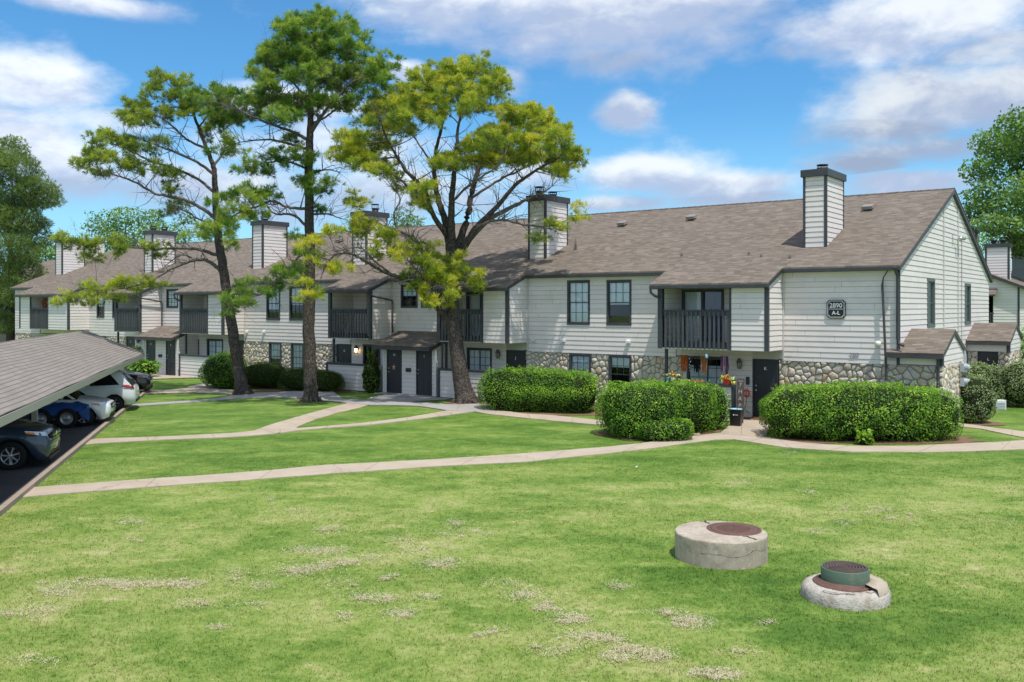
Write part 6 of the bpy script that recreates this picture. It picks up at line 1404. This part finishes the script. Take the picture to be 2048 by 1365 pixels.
b = MB(); b.lathe([(.435, .40), (.432, .424), (.395, .424), (.392, .418), (.375, .418)], 64, (.24, .13, 0)); fr_ = b.build('lid_frame', m_rust, o)
b = MB(); b.lathe([(.375, .415), (.37, .427), (.30, .427), (.295, .423), (.285, .427), (0, .428)], 64, (.24, .13, 0))
for i in range(-8, 9):
    for j in range(-8, 9):
        x, y = i * .032, j * .032
        if x * x + y * y < .27 ** 2: b.box(.24 + x - .008, .24 + x + .008, .13 + y - .008, .13 + y + .008, .426, .432)
b.build('lid', m_rust, o)
b = MB()
def crack(pts, w, z):
    b = MB()
    for (a, c) in zip(pts, pts[1:]):
        d = np.array(c) - np.array(a); n_ = np.array([-d[1], d[0]]) / (np.hypot(*d) + 1e-9) * w; b.quad((a[0] - n_[0], a[1] - n_[1], z), (c[0] - n_[0] * .8, c[1] - n_[1] * .8, z), (c[0] + n_[0] * .8, c[1] + n_[1] * .8, z), (a[0] + n_[0], a[1] + n_[1], z))
    b.build('crack', m_crack, o)
crack([(-.10, .69), (-.12, .60), (-.07, .55), (-.09, .50)], .018, .4175); crack([(-.2, .67), (-.12, .62)], .010, .4178); crack([(.33, -.32), (.36, -.42), (.40, -.47), (.42, -.55)], .018, .4175); crack([(.26, -.33), (.34, -.36)], .012, .4178)
for k in range(0): crack([(-.58 + k * .05, -.12 + .02 * (k % 3)), (-.55 + k * .05, -.125 - .012 * (k % 2)), (-.54 + k * .05, -.10)], .006, .4175)
b = MB(); rg_ = random.Random(4); aa = [math.radians(-128 + k * 4.2) for k in range(25)]; zz = [.215 + .02 * math.sin(k * .5) + rg_.uniform(-.012, .012) + (.03 if k > 15 else 0) for k in range(25)]
for k in range(24): w0 = .0014 + .0022 * (k % 5 == 0); b.quad(*[(.7255 * math.cos(a), .7255 * math.sin(a), z) for a, z in ((aa[k], zz[k] - w0), (aa[k + 1], zz[k + 1] - w0), (aa[k + 1], zz[k + 1] + w0), (aa[k], zz[k] + w0))])
b.build('crack', m_crack, o)
for k in range(0): b.box(-.58 + k * .045, -.56 + k * .045 + .01 * (k % 2), -.13 - .01 * (k % 3), -.115 + .012 * (k % 2), .4152, .4168)
c2 = (4.58, 12.55)
o = thing('manhole_collar', 'small manhole with green collar and ribbed lid on a crumbling pale concrete base', 'manhole', (c2[0], c2[1], 0))
b = MB(); V, fs = rough_lathe([(.60, -.1, .5), (.585, .04, 1), (.575, .12, 1), (.545, .165, 1.2), (.49, .195, 1.4), (.44, .205, 1.2), (.40, .19, .6), (.2, .19, 0)], 90, 8, .02); b.add(V, fs, .5, True); b.build('concrete_base', m_limew, o)
b = MB(); V, fs = rough_lathe([(.56, .15, 1), (.53, .235, 1), (.33, .27, .6), (.30, .18, .3)], 90, 12, .02)
keep = [f for f in fs if -1.05 < math.atan2(V[f[0]][1], V[f[0]][0]) < .9]; us = sorted({i for f in keep for i in f}); mp_ = {i: k for k, i in enumerate(us)}; b.add([V[i] for i in us], [[mp_[i] for i in f] for f in keep], .5, True); b.build('concrete_chunk', mat('buff_concrete', (.47, .40, .31), .9, .15, noise=(6, (.38, .31, .23), .4, .7), bump=(30, .5, .02)), o)
b = MB(); b.lathe([(.40, .17), (.40, .205), (.38, .222), (.34, .228), (.31, .26)], 64, (-.03, 0, 0)); b.build('flange', m_rust, o)
b = MB(); b.lathe([(.315, .2), (.318, .24), (.318, .41), (.312, .418), (.298, .418), (.296, .405)], 64); col_ = b.build('collar', m_greenp, o)
b = MB(); P_ = [(.297, .405)]
for k in range(7): r = .285 - k * .04; P_ += [(r, .404), (r - .002, .422), (r - .022, .422), (r - .026, .404)]
P_ += [(0, .406)]; b.lathe(P_, 64, smooth=False); b.box(-.29, -.22, -.05, .05, .404, .416); b.build('lid', m_rust2, o)
crack([(-.42, -.33), (-.36, -.40), (-.28, -.45), (-.2, -.47), (-.05, -.50)], .008, .199); crack([(.05, -.44), (.12, -.42), (.17, -.47), (.25, -.46)], .010, .258)

# ------------------------------------------------------------------ things on and round the patio of door K
def Sx(px, d):
    r = (px - CX) / F; c0 = v2 @ CRN; Y = (c0 - d) / (v2[0] * r + v2[1]); return float(u2 @ (np.array([r * Y, Y]) - CRN))
def Yat(px, d):
    r = (px - CX) / F; return float((v2 @ CRN - d) / (v2[0] * r + v2[1]))
m_soilp = mat('potting_soil', (.04, .028, .02), .95, .1)
def pot(px, d, z, r, h, col, flower, label, square=False, group='pots along the patio ledge', fl_h=.12, name='flower_pot'):
    o = thing(name, label, 'flower pot', W(Sx(px, d), d, z), BROT, group); m = mat('glaze', col, .35, .5)
    b = MB()
    if square: b.add([(-r, -r, 0), (r, -r, 0), (r, r, 0), (-r, r, 0), (-r * 1.12, -r * 1.12, h), (r * 1.12, -r * 1.12, h), (r * 1.12, r * 1.12, h), (-r * 1.12, r * 1.12, h)], [(0, 1, 5, 4), (1, 2, 6, 5), (2, 3, 7, 6), (3, 0, 4, 7), (3, 2, 1, 0)]); b.box(-r * 1.17, r * 1.17, -r * 1.17, r * 1.17, h - .025, h)
    else: b.lathe([(0, 0), (r * .72, 0), (r * .95, h * .5), (r, h), (r * .9, h), (r * .85, h * .85)], 18)
    b.build('pot', m, o); b = MB(); b.lathe([(0, h * .86), (r * .9, h * .86)], 14); b.build('soil', m_soilp, o)
    rg = np.random.default_rng(int(px)); n = 46; P = rg.normal(0, 1, (n, 3)) * np.array([r * .6, r * .6, fl_h * .3]) + np.array([0, 0, h + fl_h * .35]); V = leafcloud(P, rg.normal(0, 1, (n, 3)) + (0, 0, .5), rg, .07, .55)
    npmesh('leaves', V, 4, m_round, o, rg.random(n))
    if flower:
        n = 26; P = rg.normal(0, 1, (n, 3)) * np.array([r * .6, r * .6, fl_h * .3]) + np.array([0, -.02, h + fl_h * .75]); npmesh('flowers', leafcloud(P, rg.normal(0, .6, (n, 3)) + (0, -1, .5), rg, .065, .9), 4, mat('petal', flower, .6), o, rg.random(n))
LD, LZ = 1.72, 1.302
pot(1336, LD, LZ, .09, .15, (.02, .22, .33), (.6, .5, .25), 'turquoise blue pot with pale flowers, farthest left on the patio ledge')
pot(1346.5, LD, LZ, .085, .14, (.75, .70, .66), (.85, .30, .02), 'white pot with orange flowers beside the turquoise pot')
pot(1357.5, LD, LZ, .085, .13, (.10, .085, .075), (.60, .45, .22), 'dark brown pot with dry yellowish plant beside the white pot')
pot(1445, LD, LZ, .065, .13, (.62, .60, .42), (.75, .55, .05), 'small cream pot with yellow flowers left of the red pot')
pot(1455.5, LD, LZ, .092, .19, (.55, .03, .02), (.85, .42, .05), 'square red pot with orange-yellow flowers on the patio ledge', True)
pot(1466.5, LD, LZ, .08, .12, (.80, .72, .12), (.55, .6, .3), 'bright yellow pot right of the red pot')
def lowflowers(px, label, c):
    o = thing('flower_tray', label, 'flowers', W(Sx(px, LD), LD, LZ), BROT); b = MB(); b.box(-.2, .2, -.06, .06, 0, .03); b.build('tray', mat('tray', (.25, .2, .12), .7), o)
    rg = np.random.default_rng(int(px)); n = 60; P = rg.uniform(-1, 1, (n, 3)) * np.array([.2, .05, .02]) + (0, 0, .06); npmesh('flowers', leafcloud(P, rg.normal(0, .6, (n, 3)) + (0, -.5, 1), rg, .06, .8), 4, mat('petal', c, .6), o, rg.random(n))
lowflowers(1370, 'low tray of yellow blossoms on the patio ledge', (.70, .58, .15)); lowflowers(1396, 'low tray of orange-red blossoms on the patio ledge', (.62, .22, .05))
def macrame(px, y0, y1, w, d, cols, label, seed, taper=.75, name='macrame_hanging'):
    s = Sx(px, d); Y = Yat(px, d); z0 = CAMH - (y0 - HY) * Y / F; z1 = CAMH - (y1 - HY) * Y / F
    o = thing(name, label, 'wall hanging', W(s, d, z0), BROT, 'yarn hangings under the balcony'); rg = random.Random(seed); h = z0 - z1
    b = MB(); b.tube([(-w / 2 - .02, 0, 0), (w / 2 + .02, 0, 0)], .012, 6); b.tube([(-.1, 0, 0), (0, 0, ZB - .02 - z0), (.1, 0, 0)], .004, 4); b.build('rod', mat('wood_rod', (.2, .11, .05), .7), o)
    for ci, c in enumerate(cols):
        b = MB(); n = max(8, int(30 / len(cols)))
        for k in range(n):
            f = (ci + (k + rg.random()) / n) / len(cols) - .5 if len(cols) < 4 else rg.uniform(-.5, .5); x = f * w; hh = h * (rg.uniform(.75, 1.0) - .25 * abs(f)); y = rg.uniform(-.02, .03)
            b.tube([(x, y, 0), (x * .95 + rg.uniform(-.015, .015), y, -hh * .5), (x * taper + rg.uniform(-.02, .02), y, -hh)], [.011, .012, .007], 5)
        b.build('fringe', mat('yarn', c, .9, .1), o)
macrame(1368, 711, 748, .26, 1.30, [(.36, .10, .02), (.30, .075, .015)], 'rust orange yarn hanging, left end under the balcony', 1)
macrame(1394, 718, 747, .20, .9, [(.025, .02, .02)], 'black feathery yarn hanging between the orange ones', 2, 1.2)
macrame(1408, 713, 752, .24, 1.30, [(.40, .10, .04), (.42, .36, .20), (.26, .22, .10), (.34, .12, .04)], 'orange and cream striped yarn hanging in the middle', 3)
macrame(1449, 713, 750, .26, 1.30, [(.16, .08, .14), (.40, .24, .26), (.10, .05, .12)], 'purple and pink yarn hanging near the lamp', 4, 1.15)
s_ = Sx(1413.5, 1.35); o = thing('hanging_lantern', 'tiny pale blue hanging lantern under the balcony', 'lantern', W(s_, 1.35, 2.22), BROT)
b = MB(); b.lathe([(0, .12), (.05, .06), (.06, .05), (.055, -.05), (.05, -.06), (0, -.06)], 12); b.build('lantern_body', mat('pale_blue', (.35, .55, .65), .4), o); b = MB(); b.tube([(0, 0, .11), (0, 0, ZB - .03 - 2.22)], .004, 5); b.build('wire', m_darkmetal, o)
s_ = Sx(1380, 1.35); o = thing('wind_chime', 'string of small clear glass drops beside the rust orange hanging', 'wind chime', W(s_, 1.35, 2.44), BROT)
b = MB(); b.tube([(0, 0, 0), (.01, 0, -.4), (0, 0, -.8)], .003, 4); b.build('string', m_darkmetal, o)
for k in range(7): b = MB(); b.lathe([(0, .03), (.022, 0), (0, -.035)], 8, (random.uniform(-.03, .03), 0, -.1 - k * .11), smooth=False); b.build('glass_drop', m_metal, o)
# vertical wooden porch sign
d_ = 1.95; s_ = Sx(1479, d_); o = thing('porch_sign', 'tall weathered plank sign with pale vertical letters leaning at the patio wall', 'sign', W(s_, d_, .02), BROT)
m_plank = mat('weathered_plank', (.105, .080, .065), .85, .1, noise=(6, (.17, .135, .11), .4, .7))
b = MB(); b.add([(-.125, 0, 0), (.125, 0, 0), (.125, .10, 1.52), (-.125, .10, 1.52), (-.125, .03, 0), (.125, .03, 0), (.125, .13, 1.52), (-.125, .13, 1.52)], [(0, 1, 2, 3), (7, 6, 5, 4), (0, 4, 5, 1), (1, 5, 6, 2), (2, 6, 7, 3), (3, 7, 4, 0)]); b.build('plank', m_plank, o)
lr = (R(90) - math.atan(.10 / 1.52), 0, 0); m_pl = mat('pale_letter', (.58, .52, .48), .7)
for k, ch in enumerate('7HAPP'): z = 1.30 - k * .235; text('letter', ch, .20, (0, .1 * z / 1.52 - .006, z), m_pl, o, rot=lr, ext=.002)
b = MB(); b.tube([(-.1, .085, 1.42), (-.05, .088, 1.435), (0, .09, 1.42), (.05, .09, 1.435), (.1, .09, 1.425)], .008, 5); b.build('flourish', m_pl, o)
# bin
p_ = G(1475, 855); o = thing('waste_bin', 'black plastic waste bin with pale blue liner beside the hedge', 'bin', (p_[0], p_[1] + .2, .02), BROT + .15)
b = MB(); P_ = []
for z, w_ in ((0, .155), (.02, .165), (.52, .205), (.56, .215), (.56, .195), (.1, .16)): P_ += [(-w_, -w_ * .8, z), (w_, -w_ * .8, z), (w_, w_ * .8, z), (-w_, w_ * .8, z)]
b.add(P_, [(j * 4 + i, j * 4 + (i + 1) % 4, (j + 1) * 4 + (i + 1) % 4, (j + 1) * 4 + i) for j in range(5) for i in range(4)] + [(3, 2, 1, 0)]); b.build('bin_body', mat('bin_plastic', (.012, .012, .014), .4), o, bevel=.01)
b = MB(); b.lathe([(.20, .50), (.215, .565), (.205, .575), (.19, .50), (0, .42)], 16); lin = b.build('liner', mat('liner_blue', (.30, .55, .68), .4), o); lin.scale = (1, .8, 1)
b = MB(); b.lathe([(0, -.002), (.026, 0)], 14, (-.04, -.158, .38), 'y'); b.box(.0, .11, -.160, -.15, .373, .387); b.build('emblem', m_white, o)
# red metal flower
o = thing('metal_flower', 'red metal flower ornament on a thin stem left of door K', 'ornament', W(Sx(1493, .35), .35, .02), BROT)
b = MB(); zc = CAMH - (787 - HY) * Yat(1493, .35) / F - .02; m_red = mat('red_enamel', (.52, .012, .014), .4)
b = MB()
for k in range(14):
    a = k * 2 * math.pi / 14; c, s = math.cos(a), math.sin(a); t = (-s, c); L_ = .215 if k % 2 else .19
    b.add([(.05 * c, -.01, zc + .05 * s), (.11 * c + .028 * t[0], -.025, zc + .11 * s + .028 * t[1]), (L_ * c, -.01, zc + L_ * s), (.11 * c - .028 * t[0], -.02, zc + .11 * s - .028 * t[1])], [(0, 1, 2, 3)])
b.build('petals', m_red, o); b = MB(); b.lathe([(0, -.045), (.035, -.035), (.05, -.012)], 14, (0, 0, zc), 'y'); b.build('flower_centre', mat('orange_enamel', (.75, .20, .03), .4), o)
b = MB(); b.tube([(0, 0, zc), (.0, 0, zc * .6), (-.10, 0, .25), (-.12, 0, 0)], .008, 6); b.add([(-.07, 0, .35), (.05, -.03, .22), (.16, 0, .1), (.02, .02, .2)], [(0, 1, 2, 3)]); b.build('stem', mat('stem_iron', (.05, .06, .04), .6), o)
o = thing('door_mat', 'reddish brown door mat in front of door K', 'mat', W(4.5, .55, .035), BROT); b = MB(); b.box(-.40, .40, -.26, .26, 0, .02); b.build('mat_pile', mat('coir', (.30, .13, .07), .95, .05, bump=(90, .8, .01)), o, bevel=.004)
b = MB()
for k in range(4): b.box(-.38, .38, -.22 + k * .13, -.18 + k * .13, .02, .024)
b.build('stripe', mat('coir_dark', (.14, .06, .04), .95, .05), o)
# white louvred box at the bush
p_ = G(2004.5, 821); o = thing('louvred_box', 'white louvred metal box half inside the big grey-green bush', 'utility box', (p_[0], p_[1] + .2, 0), -.1)
b = MB(); b.box(-.19, .19, -.15, .15, 0, .38); b.build('box_shell', m_white, o, bevel=.01); b = MB()
for k in range(5): b.add([(-.15, -.152, .07 + k * .06), (.15, -.152, .07 + k * .06), (.15, -.175, .05 + k * .06), (-.15, -.175, .05 + k * .06), (-.15, -.152, .045 + k * .06), (.15, -.152, .045 + k * .06)], [(0, 1, 2, 3), (3, 2, 5, 4)])
b.build('louvres', mat('louvre_grey', (.35, .37, .38), .5), o)
# far patio pots
pot(291, 1.55, .02, .26, .46, (.055, .058, .062), None, 'large dark grey planter at the far patio', group='pots at the far patio', fl_h=.2)
pot(302, 1.5, .02, .2, .36, (.36, .15, .10), None, 'terracotta planter by the far patio shrub', group='pots at the far patio', fl_h=.2)
pot(291.5, 1.0, .95, .13, .2, (.6, .6, .58), (.55, .6, .05), 'small white pot with yellow-green blooms on a stand', group='pots at the far patio', fl_h=.3)
q = W(Sx(291.5, 1.0), 1.0, 0); o = thing('plant_stand', 'thin dark plant stand under the white pot at the far patio', 'plant stand', q, BROT); b = MB()
for a in (.5, 2.6, 4.7): b.tube([(.14 * math.cos(a), .14 * math.sin(a), 0), (.07 * math.cos(a), .07 * math.sin(a), .5), (.1 * math.cos(a), .1 * math.sin(a), .93)], .012, 6)
b.build('legs', m_darkmetal, o); b = MB(); b.lathe([(0, .93), (.14, .93), (.14, .945), (0, .945)], 16); b.build('shelf', m_darkmetal, o)
# wreath on the far balcony
o = thing('wreath', 'round orange-red wreath hanging on the far left balcony', 'wreath', W(54.3, 1.1, 4.2), BROT); rg = np.random.default_rng(9); n = 420; a = rg.uniform(0, 2 * math.pi, n); P = np.stack([.24 * np.cos(a), rg.normal(0, .03, n), .24 * np.sin(a)], 1) + rg.normal(0, .04, (n, 3)); npmesh('wreath_leaves', leafcloud(P, rg.normal(0, 1, (n, 3)), rg, .11, .6), 4, mat('autumn_leaf', (.42, .13, .07), .7, var=.3), o, rg.random(n))
b = MB(); b.tube([(0, 0, .25), (0, 0, .5)], .006, 5); b.build('cord', m_darkmetal, o)
for px, py, lab in ((1273, 939, 'small white scrap of paper on the lawn below the main path'),):
    p_ = G(px, py); o = thing('litter', lab, 'litter', (p_[0], p_[1], .05)); b = MB(); b.add([(-.03, 0, 0), (.015, -.02, .01), (.03, .02, .03), (-.01, .025, .02)], [(0, 1, 2), (0, 2, 3)]); b.build('scrap', m_white, o)

# ------------------------------------------------------------------ soil beds, grass, dry clippings
def soil(cx, cy, rx, ry, rot, z, seed):
    r_ = np.random.default_rng(seed); n = 40; b = MB(); P = []
    for i in range(n):
        a = 2 * math.pi * i / n; f = 1 + .10 * math.sin(3 * a + seed) + .07 * math.sin(7 * a + 2 * seed) + r_.normal(0, .03); x, y = rx * f * math.cos(a), ry * f * math.sin(a)
        P.append((cx + x * math.cos(rot) - y * math.sin(rot), cy + x * math.sin(rot) + y * math.cos(rot), z))
    b.add(P, [tuple(range(n))]); tag(b.build('soil_bed', m_soil), kind='structure'); return np.array(P)[:, :2]
SOILS = []
for i, (cx, cy, rx, ry, rot) in enumerate([(4.7, 28.6, 2.0, 1.7, .5), (1.1, 34.9, 2.9, 1.35, -.33), (10.95, 27.85, 3.0, 1.5, -.02), (15.85, 31.4, .9, .9, 0), (-1.8, 37.6, .95, .75, 0), (-8.45, 38.7, .75, .6, 0), (-12.0, 40.9, .8, .6, 0), (-10.6, 43.6, 3.2, 1.2, -.3), (1.9, 39.2, .5, .4, 0)]):
    SOILS.append(soil(cx, cy, rx, ry, rot, .010 + .0015 * i, i + 1))
# foundation strip along the stone wall
b = MB()
for i in range(30):
    s0, s1 = 61 - i * 2.05, 61 - (i + 1) * 2.05; b.quad(W(s0, -.05, .009), W(s0, .42, .009), W(s1, .42, .009), W(s1, -.05, .009))
tag(b.build('soil_strip', m_soil), kind='structure')

def inpoly(P, poly):
    x, y = P[:, 0], P[:, 1]; c = np.zeros(len(P), bool); n = len(poly); bb = (x > poly[:, 0].min()) & (x < poly[:, 0].max()) & (y > poly[:, 1].min()) & (y < poly[:, 1].max()); idx = np.where(bb)[0]
    if not len(idx): return c
    x, y = x[idx], y[idx]; cc = np.zeros(len(idx), bool); j = n - 1
    for i in range(n):
        xi, yi, xj, yj = *poly[i], *poly[j]
        cc ^= ((yi > y) != (yj > y)) & (x < (xj - xi) * (y - yi) / (yj - yi + 1e-12) + xi); j = i
    c[idx] = cc; return c
def grass_points(rng, bands):
    out = []
    for (y0, y1, dens) in bands:
        hx0, hx1 = y0 * .60 + 1.5, y1 * .60 + 1.5; n = int(dens * (y1 - y0) * 2 * hx1); y = rng.uniform(y0, y1, n); x = rng.uniform(-hx1, hx1, n)
        ok = np.abs(x) < y * .60 + 1.5; out.append(np.stack([x[ok], y[ok]], 1))
    P = np.vstack(out); kn = (P - K0) @ KN; ok = kn > .19
    dA = v2 @ CRN - P @ v2; sA = (P - CRN) @ u2
    ok &= ~((dA < .25) & (sA > -1.4) & (sA < 62)); ok &= ~((dA < 1.5) & (sA > 15.8) & (sA < 26)); ok &= ~((dA < 1.8) & (sA > 4) & (sA < 8)); ok &= ~((dA < 1.5) & (sA > 34.8) & (sA < 45.3)); ok &= ~((dA > -17) & (dA < .2) & (sA > -1.3))
    for pl in PATHPOLYS: ok &= ~inpoly(P, pl)
    for pl in SOILS: ok &= ~(inpoly(P, pl) & (rng.random(len(P)) < .85))
    ok &= (P[:, 0] - c1[0]) ** 2 + (P[:, 1] - c1[1]) ** 2 > .70 ** 2; ok &= (P[:, 0] - c2[0]) ** 2 + (P[:, 1] - c2[1]) ** 2 > .56 ** 2
    return P[ok]
def make_grass():
    rng = np.random.default_rng(77); P = grass_points(rng, [(7.5, 11, 680), (11, 14, 480), (14, 18, 300), (18, 24, 170), (24, 28, 60)])
    N = len(P); k = 3; Yd = P[:, 1]; sc = np.clip(Yd / 14, .8, 2.6)
    B_ = np.stack([P[:, 0], P[:, 1], hgt(P[:, 0], P[:, 1]) - .004], 1)[:, None, :] + rng.normal(0, 1, (N, k, 3)) * np.array([.018, .018, 0]) * sc[:, None, None]
    a = rng.uniform(0, 2 * np.pi, (N, k)); lean = rng.uniform(.2, 1.0, (N, k)); h = (.036 * rng.uniform(.5, 1.35, (N, k))) * np.clip(1.15 - (Yd - 9) * .028, .62, 1.1)[:, None]
    d = np.stack([np.cos(a) * lean, np.sin(a) * lean, np.ones_like(a)], -1); d = unit(d) * h[..., None]
    th = rng.uniform(0, np.pi, (N, k)); w = np.stack([np.cos(th), np.sin(th), np.zeros_like(th)], -1) * (.0048 * sc)[:, None, None]
    V = np.stack([B_ - w, B_ + w, B_ + d], 2).reshape(-1, 3)
    o = npmesh('grass', V, 3, m_blade, None, np.repeat(rng.random(N), k) * .6 + rng.random(N * k) * .4); tag(o, 'short mown grass blades covering the lawn', 'grass', kind='stuff')
make_grass()
m_straw = leafmat('dry_straw', [(0, (.46, .40, .26)), (.5, (.62, .55, .39)), (1, (.76, .70, .54))], .9, .3, .1)
def make_straw():
    rng = np.random.default_rng(12); PP = []
    spots = [(200, 1170, 110, 12, 700), (300, 1165, 70, 9, 500), (365, 1162, 40, 7, 250), (120, 1185, 60, 9, 200), (640, 1103, 34, 5, 260), (675, 1105, 26, 5, 120), (600, 1140, 60, 7, 260), (690, 1128, 40, 6, 300), (740, 1122, 34, 5, 160), (635, 1138, 40, 6, 200), (870, 1136, 30, 6, 220), (895, 1130, 18, 8, 120), (910, 1050, 16, 5, 120), (935, 1068, 40, 5, 120), (900, 1075, 24, 4, 80), (812, 1088, 26, 6, 110), (830, 1108, 12, 4, 90), (655, 1065, 30, 4, 150), (780, 1165, 20, 5, 110), (735, 1198, 22, 5, 160), (775, 1202, 14, 4, 130), (800, 1232, 18, 5, 160), (700, 1170, 60, 8, 100),
             (1050, 1195, 22, 10, 200), (1090, 1217, 26, 7, 220), (1135, 1240, 40, 10, 320), (1190, 1272, 36, 8, 260), (1215, 1278, 20, 6, 160), (1265, 1302, 50, 9, 420), (1315, 1312, 26, 8, 240), (1335, 1222, 16, 7, 140), (1380, 1245, 24, 9, 260), (1360, 1235, 20, 6, 120), (1425, 1345, 45, 10, 360), (1240, 1172, 18, 4, 90), (1240, 1318, 14, 4, 110), (1480, 1298, 10, 4, 60), (1530, 1245, 8, 3, 40), (1460, 966, 16, 3, 70), (1500, 968, 18, 3, 70), (1690, 1012, 30, 5, 110), (1760, 1020, 40, 6, 160), (1800, 1035, 40, 7, 200), (1610, 985, 26, 4, 70), (1700, 1040, 16, 4, 60), (1650, 1060, 30, 8, 90),
             (35, 1232, 26, 5, 150), (90, 1221, 14, 4, 70), (385, 1206, 26, 6, 150), (262, 1040, 40, 9, 160), (240, 1075, 30, 5, 80), (550, 1000, 10, 3, 40), (590, 1022, 12, 3, 60), (530, 1168, 14, 4, 80), (470, 1150, 60, 10, 120), (510, 1205, 20, 5, 60), (440, 1255, 12, 4, 50), (695, 1230, 8, 4, 60), (850, 1200, 14, 4, 80), (1000, 1170, 30, 8, 60), (1100, 1300, 60, 12, 120), (950, 1270, 60, 12, 90), (1580, 905, 26, 4, 60), (470, 905, 12, 3, 0), (250, 832, 16, 5, 90), (245, 860, 14, 4, 70), (140, 925, 30, 8, 90), (120, 968, 24, 5, 80), (265, 838, 8, 3, 40), (2030, 985, 16, 4, 60), (1960, 1040, 40, 8, 60), (60, 1330, 60, 10, 60)]
    for (px, py, rx, ry, n) in spots:
        ncl = max(3, n // 30); cx = px + rng.normal(0, rx * .55, ncl); cy = py + rng.normal(0, ry * .5, ncl); i = rng.integers(0, ncl, int(n * 3.2)); spread = rng.uniform(3, 26, ncl)[i]
        x = cx[i] + rng.normal(0, 1, len(i)) * spread; y = cy[i] + rng.normal(0, 1, len(i)) * spread * .27; PP.append(np.stack([(x - CX) * CAMH / (y - HY), F * CAMH / (y - HY)], 1))
    P = np.vstack(PP); N = len(P); z = hgt(P[:, 0], P[:, 1]) + .012 + np.abs(rng.normal(0, .009, N)); C = np.column_stack([P, z]); a = rng.uniform(0, 2 * np.pi, N)
    d = np.stack([np.cos(a), np.sin(a), rng.normal(0, .45, N)], 1) * rng.uniform(.008, .024, N)[:, None]; w = np.stack([-np.sin(a), np.cos(a), rng.normal(0, .3, N)], 1) * .0026
    V = np.stack([C - d - w, C + d - w, C + d + w, C - d + w], 1).reshape(-1, 3)
    tag(npmesh('dry_clippings', V, 4, m_straw, None, rng.random(N)), 'pale dry grass clippings scattered in patches on the lawn', 'clippings', kind='stuff')
make_straw()
